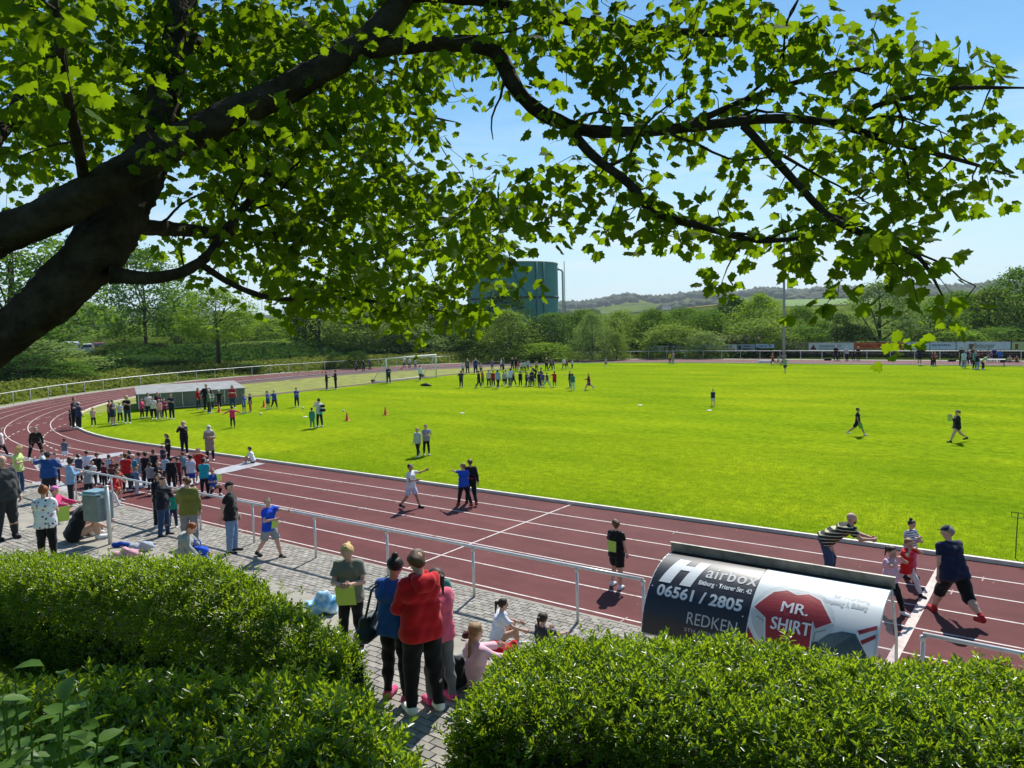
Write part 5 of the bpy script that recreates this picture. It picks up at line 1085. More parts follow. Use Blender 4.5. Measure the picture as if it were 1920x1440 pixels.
def sd_mesh(name, prims, v, k=.03, cuts=(), wr=0.0, seed=0, holes=()):
    """prims: (a, b, ra, rb[, cut_point, cut_dir]) rounded cones, smoothly joined; cuts: half spaces kept (point, outward normal)"""
    lo = np.min([np.minimum(np.array(p[0])-p[2], np.array(p[1])-p[3]) for p in prims], 0)-2.5*v-wr*2-.01; hi = np.max([np.maximum(np.array(p[0])+p[2], np.array(p[1])+p[3]) for p in prims], 0)+2.5*v+wr*2+.01
    n = np.ceil((hi-lo)/v).astype(int)+1; X = (lo[0]+v*np.arange(n[0]))[:, None, None]; Y = (lo[1]+v*np.arange(n[1]))[None, :, None]; Z = (lo[2]+v*np.arange(n[2]))[None, None, :]
    F = None
    for p in prims:
        a, b, ra, rb = np.array(p[0], float), np.array(p[1], float), p[2], p[3]; d = b-a; L2 = max(1e-9, d@d)
        px, py, pz = X-a[0], Y-a[1], Z-a[2]; t = np.clip((px*d[0]+py*d[1]+pz*d[2])/L2, 0, 1)
        f = np.sqrt((px-d[0]*t)**2+(py-d[1]*t)**2+(pz-d[2]*t)**2)-(ra+(rb-ra)*t)
        if len(p) > 4 and p[4] is not None: q, dr = p[4], p[5]; f = np.maximum(f, (X-q[0])*dr[0]+(Y-q[1])*dr[1]+(Z-q[2])*dr[2])
        if F is None: F = f
        else: h = np.clip(.5+.5*(F-f)/k, 0, 1); F = F*(1-h)+f*h-k*h*(1-h)
    for (a, b, ra, rb) in holes:
        a = np.array(a); d = np.array(b)-a; L2 = max(1e-9, d@d); px, py, pz = X-a[0], Y-a[1], Z-a[2]; t = np.clip((px*d[0]+py*d[1]+pz*d[2])/L2, 0, 1)
        F = np.maximum(F, -(np.sqrt((px-d[0]*t)**2+(py-d[1]*t)**2+(pz-d[2]*t)**2)-(ra+(rb-ra)*t)))
    if wr:
        s = seed*1.7; F = F+wr*(np.sin(21*X+9*Z+s+3*np.sin(7*Z+s))*np.sin(17*Y+13*Z-s)+.7*np.sin(31*Z+11*X+5*Y+s*2)+.5*np.sin(43*X-29*Z+19*Y+s))
    for (q, dr) in cuts: F = np.maximum(F, (X-q[0])*dr[0]+(Y-q[1])*dr[1]+(Z-q[2])*dr[2])
    r = surfnet(F, lo, v)
    if r is None: return None
    return tris_np(name, r[0], r[1], True)

ARMS = {'d': (4, 9, 14, .2), 'w': (26, 8, 28, .2), 'v': (-26, 8, 16, .2), 'h': (18, 10, 88, .65), 'u': (62, 42, 138, .9), 'f': (82, 4, 8, .1), 'o': (8, 62, 12, .2), 'k': (-22, 42, 92, 1.6), 'r': (42, 6, 16, .2), 'x': (26, 6, 104, 1.3),
        'p': (52, 6, 100, .55), 'n': (55, 14, 30, .5), 'b': (-30, 14, 60, 1.4), 'i': (30, 30, 40, .2), 't': (70, 50, 50, .3), 'g': (70, 8, 22, .5), 'm': (75, 25, 140, 1.0), 'z': (104, 8, 52, .5), 'q': (30, 4, 62, .4)}
LEGS = {'s': ((4, 4, 5), (-2, 4, 3)), 'w': ((24, 2, 8), (-20, 2, 20)), 'W': ((30, 3, 8), (-30, 3, 24)), 'a': ((6, 17, 6), (2, 17, 6)), 'c': ((100, 14, 128), (88, 10, 132)), 'g': ((118, 10, 112), (112, 12, 106)), 'l': ((86, 8, 8), (82, 10, 14)),
        'e': ((84, 8, 78), (84, 10, 84)), 'b': ((20, 7, 22), (8, 7, 16)), 'y': ((92, 40, 128), (92, 40, 128)), 'z': ((16, 5, 30), (-6, 5, 4))}
SKIN = {'l': (.58, .36, .27), 'm': (.44, .26, .18), 'd': (.24, .13, .085)}
HAIR = {'k': '#15110f', 'b': '#33241a', 'n': '#5a4029', 'o': '#8a6a40', 'y': '#c9a968', 'r': '#8c4a22', 'g': '#8d8880', 'w': '#d8d2c6'}
PN = [0]
def cloth(c): return mat('cloth_'+c, c, .88, .10, 9, bump=.22, bscale=45, sheen=.2, spec=.2)
def person(px, yf, yt, face, pose, top, bot, hair, label, z=0.0, ht=None, lean=0, side=0, sl='s', leg='l', hs='short', skin='l', fat=1.0, shoe='#d8d8d6', hd=0, hy=0, cap=None, grp=None, dress=None, hem=None, near=None, hood=False, legs_over=None, hold=None, sock=None, seat=0.0, loc=None, belly=0):
    """px, yf, yt: foot pixel and head-top row; face: 0 towards the camera, 90 to picture right, 180 away; pose: left arm, right arm, legs"""
    PN[0] += 1; seed = PN[0]
    P = Vector(loc) if loc else gp(px, yf, z); dist = (P-CAM).dot(C_F)
    if ht is None:
        d = ray(px, yt); k = math.hypot(P.x-CAM.x, P.y-CAM.y)/math.hypot(d.x, d.y); ht = CAM.z+d.z*k-z
        if lean: ht = ht/(.54+.46*math.cos(rad(lean)))
    ht = max(.95, min(1.95, ht)); H = ht; pxm = FPX/dist*.5333; v = min(.032, max(.0095, .72/pxm)); det = pxm > 34; mid = pxm > 16
    to = (CAM-P); to.z = 0; to.normalize(); a = rad(face); f = Vector((to.x*math.cos(a)-to.y*math.sin(a), to.x*math.sin(a)+to.y*math.cos(a), 0)); yaw = math.atan2(f.y, f.x)-math.pi/2
    root = empty('person', P, yaw, label, 'person', grp)
    kid = max(0, min(1, (1.62-H)/.5)); hh = H/(7.5-1.35*kid)          # head height
    Rg = random.Random(seed); lt, ls = .245*H, .235*H; ank = .042*H; hw = .052*H*(1+.1*(fat-1))
    la, ra_, lg = pose[0], pose[1], LEGS[pose[2]]; sit = pose[2] in 'gley'
    def legdir(f_, o_, s): f_, o_ = rad(f_), rad(o_); return np.array([s*math.sin(o_), math.sin(f_)*math.cos(o_), -math.cos(f_)*math.cos(o_)])
    dirs = []
    for s, (f_, o_, kf) in ((-1, lg[0]), (1, lg[1])): dirs.append((legdir(f_, o_, s), legdir(f_-kf, o_*.7 if kf < 60 else o_*.3, s)))
    ph = max(-(d1[2]*lt+d2[2]*ls)+ank for d1, d2 in dirs) if not sit else {'g': .075*H, 'l': .075*H, 'y': .075*H, 'e': .075*H}[pose[2]]
    if pose[2] == 'e': ph += seat
    if pose[2] == 'c': ph = max(ph, .2*H)
    pel = np.array([0, -(.10*H if pose[2] == 'c' else 0)-math.sin(rad(lean))*.06*H, ph])
    L_, S_ = rad(lean+(14 if pose[2] == 'g' else 0)), rad(side); U = np.array([math.sin(S_), math.sin(L_)*math.cos(S_), math.cos(L_)*math.cos(S_)]); Fw = np.array([0, math.cos(L_), -math.sin(L_)]); Rv = np.cross(Fw, U)
    T = lambda x, y, zz: pel+Rv*x*H+Fw*y*H+U*zz*H
    # ---- joints
    legs = []
    for s, (d1, d2) in zip((-1, 1), dirs):
        hip = pel+np.array([s*hw, 0, 0]); kn = hip+d1*lt; an = kn+d2*ls
        if not sit and an[2] < ank*.6: an[2] = ank*.6
        if sit and an[2] < ank*.5 and pose[2] != 'e': an[2] = ank*.5
        legs.append((hip, kn, an))
    shw = (.100-.006*kid)*H; arms = []
    for s, c_ in ((-1, la), (1, ra_)):
        f_, o_, e_, tw = ARMS[c_]; sh = T(s*shw/H, 0, .295); f_, o_ = rad(f_), rad(o_); up = Rv*s*math.sin(o_)+Fw*math.sin(f_)*math.cos(o_)-U*math.cos(f_)*math.cos(o_)
        hinge = Fw*1.0-Rv*s*tw+U*(.8 if f_ > .7 else .15); hinge = hinge-up*(hinge@up); hinge /= np.linalg.norm(hinge); fo = up*math.cos(rad(e_))+hinge*math.sin(rad(e_))
        el = sh+up*.168*H; wr_ = el+fo*.148*H; arms.append((sh, el, wr_, fo, s))
    nk = T(0, 0, .325); hp, hyw = rad(hd)+L_*.35, rad(hy); hU = U*math.cos(rad(hd)-L_*.5)+Fw*math.sin(rad(hd)-L_*.5); hF0 = Fw*math.cos(rad(hd)-L_*.5)-U*math.sin(rad(hd)-L_*.5); hR0 = np.cross(hF0, hU)
    hF = hF0*math.cos(hyw)+hR0*math.sin(hyw); hR = np.cross(hF, hU); hc = nk+hU*(hh*.62)+hF*.012*H
    h3 = lambda x, y, zz: hc+hR*x*hh+hF*y*hh+hU*zz*hh
    g = fat; sk = mat('skin_'+skin, SKIN[skin], .6, .06, 12, spec=.3)
    # ---- body
    B = [(T(-.045*g, 0, .0), T(.045*g, 0, .0), .068*H*g, .068*H*g), (T(-.03*g, .004, .12), T(.03*g, .004, .12), .062*H*g, .062*H*g), (T(-.05, .0, .225), T(.05, .0, .225), .064*H, .064*H), (T(-.068, 0, .280), T(.068, 0, .280), .031*H, .031*H), (nk-U*.03*H, nk+hU*hh*.35, .030*H, .028*H)]
    if belly: B.append((T(0, .04, .1), T(0, .035, .15), .07*H*belly, .06*H*belly))
    for hip, kn, an in legs: B += [(hip, kn, .054*H*g, .036*H*g), (kn, (kn*.6+an*.4), .035*H*g, .033*H*g), (kn*.6+an*.4, an, .033*H*g, .019*H)]
    for sh, el, wr_, fo, s in arms: B += [(sh, el, .024*H*g, .022*H*g), (el, wr_, .023*H*g, .015*H)]
    hd_pr = [(h3(0, -.06, .10), h3(0, .02, .08), hh*.385, hh*.37), (h3(0, .08, -.22), h3(0, .10, -.30), hh*.25, hh*.19)]
    B += hd_pr
    if mid: B += [(h3(0, .36, -.02), h3(0, .43, -.13), hh*.035, hh*.055)]+[(h3(s*.36, -.03, .02), h3(s*.37, -.03, -.1), hh*.05, hh*.04) for s in (-1, 1)]
    body = obj('body', sd_mesh('body', B, v, .018*H), sk, root)
    # ---- hands: palm, four fingers, thumb
    hb = MB(); hand_pos = {}
    for sh, el, wr_, fo, s in arms:
        w0 = Vector(wr_); d_ = Vector(fo).normalized(); inw = Vector(-Rv*s); n_ = (inw-d_*inw.dot(d_)).normalized(); wd_ = d_.cross(n_); hl = .098*H; hand_pos[s] = w0+d_*hl*.55+n_*.015
        hb.tube([w0-d_*hl*.05, w0+d_*hl*.2, w0+d_*hl*.48], [.014*H, .021*H, .022*H], 7)
        if mid:
            for q, (off, ln) in enumerate(((-.017, .42), (-.006, .5), (.006, .46), (.017, .36))):
                b0 = w0+d_*hl*.44+wd_*off*H; c1 = b0+d_*hl*ln*.45+n_*hl*.05; c2 = c1+d_*hl*ln*.32+n_*hl*.16; c3 = c2+d_*hl*ln*.12+n_*hl*.16; hb.tube([b0, c1, c2, c3], [.0062*H, .0058*H, .0052*H, .0038*H], 5)
            b0 = w0+d_*hl*.14-wd_*.014*H; hb.tube([b0, b0+d_*hl*.2-wd_*hl*.16+n_*hl*.05, b0+d_*hl*.4-wd_*hl*.18+n_*hl*.14], [.008*H, .0068*H, .005*H], 5)
        else: hb.tube([w0+d_*hl*.45, w0+d_*hl*.9+n_*hl*.2], [.021*H, .012*H], 6); hb.tube([w0+d_*hl*.15, w0+d_*hl*.4-wd_*hl*.2], [.008*H, .005*H], 4)
    hm = hb.mesh('hands', True); bmm = bmesh.new(); bmm.from_mesh(body.data); bmm.from_mesh(hm); bmm.to_mesh(body.data); bmm.free(); bpy.data.meshes.remove(hm)
    body.data.polygons.foreach_set('use_smooth', [True]*len(body.data.polygons))
    # ---- clothes
    e1 = .009*H+.002; hemz = (hem if hem is not None else (-.045 if not sit else -.02))
    TP = [(T(-.045*g, 0, max(-.02, hemz-.06) if hemz > -.2 else -.03), T(.045*g, 0, -.02), .075*H*g+e1, .074*H*g+e1), (T(-.042*g, .004, .12), T(.042*g, .004, .12), .066*H*g+e1, .066*H*g+e1), (T(-.045*g, .002, .05), T(.045*g, .002, .05), .068*H*g+e1, .068*H*g+e1), (T(-.052, 0, .225), T(.052, 0, .225), .066*H+e1, .066*H+e1), (T(-.078, 0, .282), T(.078, 0, .282), .034*H+e1, .034*H+e1)]
    if belly: TP.append((T(0, .04, .1), T(0, .035, .15), .07*H*belly+e1, .06*H*belly+e1))
    for sh, el, wr_, fo, s in arms:
        ud = (el-sh)/np.linalg.norm(el-sh)
        if sl == 's': q = sh+(el-sh)*.66; TP.append((sh+ud*.012*H, el, .025*H*g+e1*1.1, .029*H*g+e1*1.5, q, ud))
        elif sl == 'l': TP += [(sh+ud*.012*H, el, .025*H*g+e1*1.1, .024*H*g+e1*1.1), (el, wr_, .026*H*g+e1*1.1, .019*H+e1*.9, wr_-fo*.006, fo)]
        elif sl == 'm': TP += [(sh+ud*.012*H, el, .025*H*g+e1*1.1, .024*H*g+e1*1.1), (el, wr_, .026*H*g+e1*1.1, .021*H+e1*.9, el+(wr_-el)*.45, fo)]
        else: q = sh+(el-sh)*.22; TP.append((sh, el, .032*H*g+e1, .03*H*g+e1, q, ud))
    wrk = .0058 if det else (.003 if mid else 0)
    if top:
        cz = [(T(0, 0, hemz), -U)]
        TPM = top if not isinstance(top, str) else cloth(top)
        o = obj('hoodie' if hood else ('dress_top' if dress else 'shirt'), sd_mesh('top', TP, v, .016*H, cz, wrk, seed), TPM, root)
        if hood: obj('hood', sd_mesh('hood', [(T(-.045, -.045, .305), T(.045, -.045, .305), .035*H, .035*H), (T(-.03, -.065, .27), T(.03, -.065, .27), .035*H, .035*H), (T(-.05, .01, .325), T(.05, .01, .325), .018*H, .018*H)], v, .03*H, (), wrk, seed), TPM, o)
    e2 = .007*H+.001; BP = [(T(-.046*g, 0, .0), T(.046*g, 0, .0), .071*H*g+e2*.6, .071*H*g+e2*.6), (T(-.036*g, 0, .05), T(.036*g, 0, .05), .064*H*g, .064*H*g)]; cutb = [(T(0, 0, (hemz+.035) if top else .07), U)]
    if bot:
        for hip, kn, an in legs:
            d1 = (kn-hip)/np.linalg.norm(kn-hip); d2 = (an-kn)/np.linalg.norm(an-kn)
            if leg == 'l': BP += [(hip, kn, .058*H*g+e2, .039*H*g+e2), (kn, an, .038*H*g+e2, .024*H+e2*1.2, an-d2*.004, d2)]
            elif leg == 't': BP += [(hip, kn, .056*H*g+e2*.6, .037*H*g+e2*.8), (kn, kn*.6+an*.4, .037*H*g+e2*.7, .035*H*g+e2*.6), (kn*.6+an*.4, an, .035*H*g+e2*.6, .021*H+e2*.7, an-d2*.012, d2)]
            elif leg == '3': BP += [(hip, kn, .060*H*g+e2, .042*H*g+e2*1.3), (kn, an, .041*H*g+e2*1.3, .036*H+e2, kn+d2*ls*.22, d2)]
            else: BP += [(hip, kn, .062*H*g+e2, .052*H*g+e2*1.4, hip+d1*lt*(.82 if leg == 's' else .45), d1)]
        BM_ = bot if not isinstance(bot, str) else cloth(bot)
        obj('trousers' if leg in 'l3' else ('leggings' if leg == 't' else 'shorts'), sd_mesh('bottom', BP, v, .014*H, cutb, wrk*.8, seed+3), BM_, root)
    if dress:                                        # skirt or coat tail: colour, length (in heights below the hip), flare
        dc, dl, df = dress; avg = (legs[0][1]+legs[1][1])/2; a0 = T(0, 0, .06); b0 = a0+np.array([(avg-pel)[0], (avg-pel)[1]*.6, -1.0*dl*H-.06*H])*np.array([1, 1, 1])
        obj('skirt', sd_mesh('skirt', [(T(-.03*g, 0, .05), T(.03*g, 0, .05), .072*H*g, .072*H*g)]+[(T(s*.035, 0, .0), b0+np.array([s*.05*H, 0, -.08*H]), .075*H*g, .085*H*df) for s in (-1, 1)], v, .05*H, [(b0, np.array([0, 0, -1.0]))], wrk*1.4, seed+5), cloth(dc), root)
    # ---- shoes
    for hip, kn, an in legs:
        sd = an-kn; flat = pose[2] != 'l' and an[2] < .16*H
        fd = np.array([0, 1.0, 0]) if flat else (np.array([0, .55, .83]) if pose[2] == 'l' else np.array([0, .75, -.66])); fd = fd/np.linalg.norm(fd); hl = an+np.array([0, -.016*H, 0])-np.array([0, 0, .008*H]); toe = hl+fd*.105*H
        if flat: hl[2] = .024*H if an[2] < .08*H else an[2]-.02*H; toe[2] = .019*H if an[2] < .08*H else an[2]-.045*H
        cu = [(np.array([0, 0, .002]), np.array([0, 0, -1.0]))] if not seat else []
        obj('shoe', sd_mesh('shoe', [(hl, toe, .029*H, .025*H), (hl+np.array([0, .01*H, .012*H]), an+np.array([0, 0, .012*H]), .027*H, .024*H)], min(v, .012), .02*H, cu), cloth(shoe), root)
        if sock: obj('sock', sd_mesh('sock', [(an+(kn-an)*.02, an+(kn-an)*.16, .021*H, .024*H*g)], min(v, .012), .01*H), cloth(sock), root)
    # ---- hair, hats
    if hair:
        hm_ = mat('hair_'+hair, HAIR[hair], .55, .35, 40, spec=.4, bump=.4, bscale=80)
        HP = [(h3(0, -.09, .13), h3(0, .0, .13), hh*.415, hh*.40)]; cutp = [(h3(0, .17, .20), (hF*.80-hU*.60))]
        if hs in ('long', 'pony', 'braid', 'bun'): cutp = [(h3(0, .20, .22), (hF*.86-hU*.51))]
        if hs == 'long': HP += [(h3(s*.22, -.2, .0), h3(s*.24, -.3, -.75), hh*.24, hh*.16) for s in (-1, 1)]
        if hs == 'short': HP += [(h3(0, -.2, .05), h3(0, -.25, -.12), hh*.3, hh*.24)]
        if hs == 'curly': HP = [(h3(0, -.1, .14), h3(0, .02, .16), hh*.52, hh*.50), (h3(-.3, -.1, -.1), h3(.3, -.1, -.1), hh*.28, hh*.28)]; cutp = [(h3(0, .25, .1), (hF*.93-hU*.36))]
        if hs == 'bald': HP = None
        if HP: 
            ho = obj('hair', sd_mesh('hair', HP, v, .08*hh, cutp, (.045 if hs == 'short' else .06 if hs == 'curly' else .018)*hh, seed), hm_, root)
            if hs == 'pony': obj('ponytail', sd_mesh('ponytail', [(h3(0, -.42, .22), h3(0, -.62, .15), hh*.11, hh*.14), (h3(0, -.62, .15), h3(.05, -.62, -.75), hh*.14, hh*.05)], min(v, .018), .05*hh), hm_, root)
            if hs == 'bun': obj('bun', sd_mesh('bun', [(h3(0, -.25, .52), h3(0, -.27, .56), hh*.2, hh*.18)], min(v, .018), .03*hh, (), .004), hm_, root)
            if hs == 'braid': obj('braid', sd_mesh('braid', [(h3(.12, -.42-.03*i, .0-.2*i), h3(.10+.06*(i % 2), -.44-.03*i, -.1-.2*i), hh*(.15-.012*i), hh*(.13-.012*i)) for i in range(7)], min(v, .012), .02*hh), hm_, root)
        if mid: 
            for s in (-1, 1): obj('eye', sd_mesh('eye', [(h3(s*.145, .325, .0), h3(s*.175, .315, .0), hh*.04, hh*.04)], min(v, .006), .01), mat('eye_dark', (.02, .015, .012), .3), root); obj('eyebrow', sd_mesh('brow', [(h3(s*.10, .362, .10), h3(s*.22, .318, .10), hh*.022, hh*.018)], min(v, .005), .01), hm_, root)
            obj('mouth', sd_mesh('mouth', [(h3(-.085, .315, -.285), h3(.085, .315, -.285), hh*.025, hh*.025)], min(v, .006), .01), mat('lip', (.36, .13, .11), .5), root)
    if cap:
        cc, kind_ = cap; cm = cloth(cc)
        if kind_ == 'hijab': obj('headscarf', sd_mesh('headscarf', [(h3(0, -.08, .12), h3(0, .0, .1), hh*.46, hh*.44), (h3(0, -.02, -.3), h3(0, .0, -.62), hh*.36, hh*.5), (T(-.06, .0, .30), T(.06, .0, .30), .05*H, .05*H)], v, .12*hh, (), wrk, seed, [(h3(0, .48, .0), h3(0, .46, -.16), hh*.27, hh*.2)]), cm, root)
        else:
            bk = -1 if kind_ == 'back' else 1
            o = obj('cap', sd_mesh('cap', [(h3(0, -.06, .15), h3(0, .02, .13), hh*.44, hh*.42)], v, .05*hh, [(h3(0, 0, .17), -hU+hF*.12)]), cm, root)
            if kind_ != 'hat': obj('peak', sd_mesh('peak', [(h3(-.2, .36*bk, .19), h3(.2, .36*bk, .19), hh*.10, hh*.10), (h3(-.12, .62*bk, .15), h3(.12, .62*bk, .15), hh*.07, hh*.07)], min(v, .016), .1*hh, [(h3(0, 0, .225), hU), (h3(0, 0, .155), -hU)]), cm, o)
            else: obj('brim', MB().lathe([(.42*hh, 0), (.72*hh, -.05*hh), (.72*hh, -.03*hh), (.42*hh, .04*hh)], tuple(h3(0, -.02, .17)), 18).mesh('brim', True), cm, o)
    Mw = Matrix.Translation(P) @ Matrix.Rotation(yaw, 4, 'Z')
    root['_h'] = 0.0; del root['_h']
    return dict(root=root, M=Mw, hand={s: Mw @ p_ for s, p_ in hand_pos.items()}, T=lambda x, y, zz: Mw @ Vector(T(x, y, zz)), h3=lambda x, y, zz: Mw @ Vector(h3(x, y, zz)), H=H, hh=hh, yaw=yaw, lk=(Fw, U, Rv))
LIME = mat('lime_card', (.42, .62, .10), .7)
def card(pos, yaw, label, wd=.21, ht_=.28, tilt=.3, m=None):
    o = MB().box((0, 0, 0), (wd, .004, ht_)).build('card', m or LIME, None, label=label, cat='card', group='cards held by the children'); o.location = pos; o.rotation_euler = (tilt, 0, yaw); return o

def at_head(px, yt, zg, ht, sit=False):
    q = gp(px, yt, zg+ht*(.565 if sit else 1.0)); return (q.x, q.y, zg)
def stripes(name, c1, c2, scale, axis='Z'):
    m = bpy.data.materials.new(name); t, b, N, K = nodes(m); c = N.new('ShaderNodeTexCoord'); wv = N.new('ShaderNodeTexWave'); wv.bands_direction = axis; wv.inputs['Scale'].default_value = scale; wv.inputs['Distortion'].default_value = .6
    r = N.new('ShaderNodeValToRGB'); r.color_ramp.interpolation = 'CONSTANT'; r.color_ramp.elements[0].color = (*hexc(c1), 1); r.color_ramp.elements[1].position = .80; r.color_ramp.elements[1].color = (*hexc(c2), 1)
    K(c.outputs['Object'], wv.inputs['Vector']); K(wv.outputs['Fac'], r.inputs['Fac']); K(r.outputs[0], b.inputs['Base Color']); b.inputs['Roughness'].default_value = .85; MATS[name] = m; return m
def spots(name, base, cols, scale, thr=.28):
    m = bpy.data.materials.new(name); t, b, N, K = nodes(m); c = N.new('ShaderNodeTexCoord'); vo = N.new('ShaderNodeTexVoronoi'); vo.inputs['Scale'].default_value = scale
    r = N.new('ShaderNodeValToRGB'); r.color_ramp.interpolation = 'CONSTANT'; r.color_ramp.elements[0].color = (0, 0, 0, 1); r.color_ramp.elements[1].position = thr; r.color_ramp.elements[1].color = (1, 1, 1, 1)
    r2 = N.new('ShaderNodeValToRGB'); r2.color_ramp.interpolation = 'CONSTANT'
    for i, cc in enumerate(cols):
        e = r2.color_ramp.elements[i] if i < 2 else r2.color_ramp.elements.new(i/len(cols)); e.position = i/len(cols); e.color = (*hexc(cc), 1)
    mx = N.new('ShaderNodeMix'); mx.data_type = 'RGBA'; K(c.outputs['Object'], vo.inputs['Vector']); K(vo.outputs['Distance'], r.inputs['Fac']); K(vo.outputs['Color'], r2.inputs['Fac']); K(r.outputs[0], mx.inputs['Factor']); K(r2.outputs[0], mx.inputs['A']); mx.inputs['B'].default_value = (*hexc(base), 1)
    K(mx.outputs['Result'], b.inputs['Base Color']); b.inputs['Roughness'].default_value = .85; MATS[name] = m; return m
p = person; G1 = 'children and adults crowding the railing at left'; G2 = 'groups on the lawn by the mat cover'; G3 = 'crowd on the lawn before the back straight'; G4 = 'people at the far straight'
BLK, NVY, DNM, LDN, GRY, WHT, RED_, BLU = '#17171a', '#1c2436', '#2b3f5c', '#6f8db0', '#6e7478', '#dcdcda', '#c01c24', '#1e50c0'
SK = 'shoe'
# --- on the terrace, nearest
r = p(785, 0, 0, 205, 'hqs', '#c4161f', '#131316', 'n', 'man in a red hoodie and black trousers seen from behind between the hedges', z=TZ, loc=at_head(785, 1030, TZ, 1.80), ht=1.80, sl='l', fat=1.08, hood=True, shoe='#eceeea', hd=18, hem=-.06)
r = p(728, 0, 0, 150, 'hhs', '#1d4f9e', '#121216', 'k', 'woman in a blue tee with a dark shoulder bag left of the red hoodie', z=TZ, loc=at_head(735, 1044, TZ, 1.64), ht=1.64, leg='t', hs='bun', skin='m', shoe='#d2467c', hd=22, hem=-.05)
bg_ = empty('shoulder_bag', r['T'](-.17, -.03, -.02), r['yaw'], 'dark teal shoulder bag hanging at the side of the woman in blue', 'bag'); BAGM = mat('bag_teal', (.012, .03, .034), .6, .2, 8)
obj('bag_body', sd_mesh('bag', [((-.02, -.13, -.05), (-.02, .13, -.05), .10, .10), ((-.02, -.10, .10), (-.02, .10, .10), .06, .06)], .014, .06, (), .006), BAGM, bg_); MB().tube([(0, -.12, .12), (.06, -.05, .45), (.12, 0, .52), (.1, .08, .42), (0, .12, .12)], .014, 5).build('strap', BAGM, bg_, True)
p(822, 0, 0, 210, 'khs', '#e0627c', '#6a6c70', 'b', 'girl in a pink tee and grey leggings half hidden behind the red hoodie', z=TZ, loc=at_head(818, 1066, TZ, 1.52), ht=1.52, leg='t', hs='pony', shoe='#cf3f78', sock='#d8d0d0')
r = p(655, 0, 0, -12, 'hhs', '#74786a', '#141418', 'y', 'fair-haired girl in a grey-green tee with a lime card', z=TZ, loc=at_head(652, 1016, TZ, 1.46), ht=1.46, leg='t', hs='pony', hd=24)
card(r['T'](0, .185, .06), r['yaw'], 'lime green card held by the girl in the grey-green tee', .24, .28, -.35)
obj('shirt_print', sd_mesh('print', [((-.03, .128, .955), (.03, .128, .955), .03, .03)], .012, .01), mat('rose_print', (.45, .06, .12), .8), r['root'])
r = p(75, 0, 0, 165, 'hhs', spots('butterfly_cloth', '#e6eaee', ('#8a6a8c', '#50505c', '#b0708c', '#6c7a9c'), 15, .30), '#131316', 'r', 'girl with ginger hair tied up in a white butterfly-print tee seen from behind', z=TZ, loc=at_head(80, 912, TZ, 1.42), ht=1.42, hs='bun', hem=-.06, fat=1.1)
card(r['T'](.17, .12, .07), r['yaw']+.5, 'lime green card at the hip of the girl in the butterfly tee', .24, .30, .25)
p(8, 0, 0, 25, 'dds', '#383a3c', '#2c2f33', 'g', 'stout man in a dark grey jacket over a pink shirt at the left edge', z=TZ, loc=at_head(1, 853, TZ, 1.76), ht=1.76, sl='l', fat=1.25, belly=.9, hs='bald', shoe='#1c1c1e', skin='l')
p(135, 0, 0, 100, 'gng', BLK, BLK, 'k', 'bearded man in black tee and shorts sitting on the slab edge', z=TZ, loc=at_head(132, 923, TZ, 1.78, True), ht=1.78, leg='3', hd=25, fat=1.1, shoe='#e8e8e8', lean=10)
p(104, 0, 0, 60, 'nny', '#d23a74', '#3a3a44', 'b', 'girl in a pink sun cap sitting behind the bearded man', z=TZ, loc=at_head(101, 912, TZ, 1.35, True), ht=1.35, cap=('#e07ab8', 'cap'), sl='l')
p(330, 0, 0, 70, 'rre', '#9a9d98', '#9ba3ab', 'r', 'boy in a grey and navy jacket sitting on the slab edge', z=TZ, loc=at_head(340, 976, TZ, 1.45, True), ht=1.45, sl='l', hd=30, lean=12, hood=True, seat=.0)
p(925, 0, 0, 100, 'nng', '#dfe3ee', '#1a1a20', 'b', 'girl with a long ponytail in a white tee sitting on the step', z=.5, loc=at_head(928, 1122, .5, 1.36, True), ht=1.36, hs='pony')
p(885, 0, 0, 120, 'nnl', '#e4b9c6', '#2a2a30', 'o', 'girl with a thick braid in pale pink sitting at the end of the right hedge', z=TZ, loc=at_head(890, 1168, TZ, 1.40, True), ht=1.40, sl='l', hs='braid', hem=-.02)
p(1017, 0, 0, 140, 'nnl', '#3a3a42', '#22222a', 'b', 'dark-haired child sitting behind the right hedge with only the head showing', z=.5, loc=at_head(1017, 1150, .5, 1.25, True), ht=1.25, hs='pony')
# --- on the paved walk
p(437, 1037, 902, 75, 'dvs', BLK, LDN, 'k', 'man in a black tee, light jeans and a cap worn backwards by the railing', hs='short', cap=('#1c1c20', 'back'), hy=20, fat=1.08, shoe='#20242c', belly=.7)
r = p(508, 1046, 929, 40, 'fhw', '#1448c8', '#8d9398', 'n', 'boy in a bright blue tee and grey shorts leaning an arm on the railing', leg='s', shoe='#2a2a2c', hy=30, hd=-5)
card(r['T'](.03, .17, .08), r['yaw'], 'lime green card held by the boy in bright blue at the railing', .2, .2, -.2)
p(309, 1006, 893, 60, 'qfs', '#171c2a', '#2a4467', 'b', 'man in a navy sweater with sunglasses pointing past the man in olive', sl='m', fat=1.12, hd=8, belly=.6, shoe='#2c2c30')
p(358, 1028, 893, 175, 'hds', '#727532', '#7e868a', 'n', 'man in an olive sweater and grey jeans with his back to us', sl='l', shoe='#303236', hy=-20)
p(302, 988, 886, 30, 'dhs', '#141418', '#141418', 'k', 'woman with long dark hair dressed in black behind the man in navy', sl='l', hs='long', shoe='#e4e4e4')
p(325, 990, 914, 0, 'dds', '#0f8f78', '#22304a', 'b', 'child in teal squeezed between the men in navy and olive', ht=1.2)
p(135, 951, 857, 95, 'hhs', '#7ea5c8', '#24282e', 'b', 'woman in a pale blue sweater and dark trousers standing by the railing', sl='l', hs='curly', hd=20, hem=-.05)
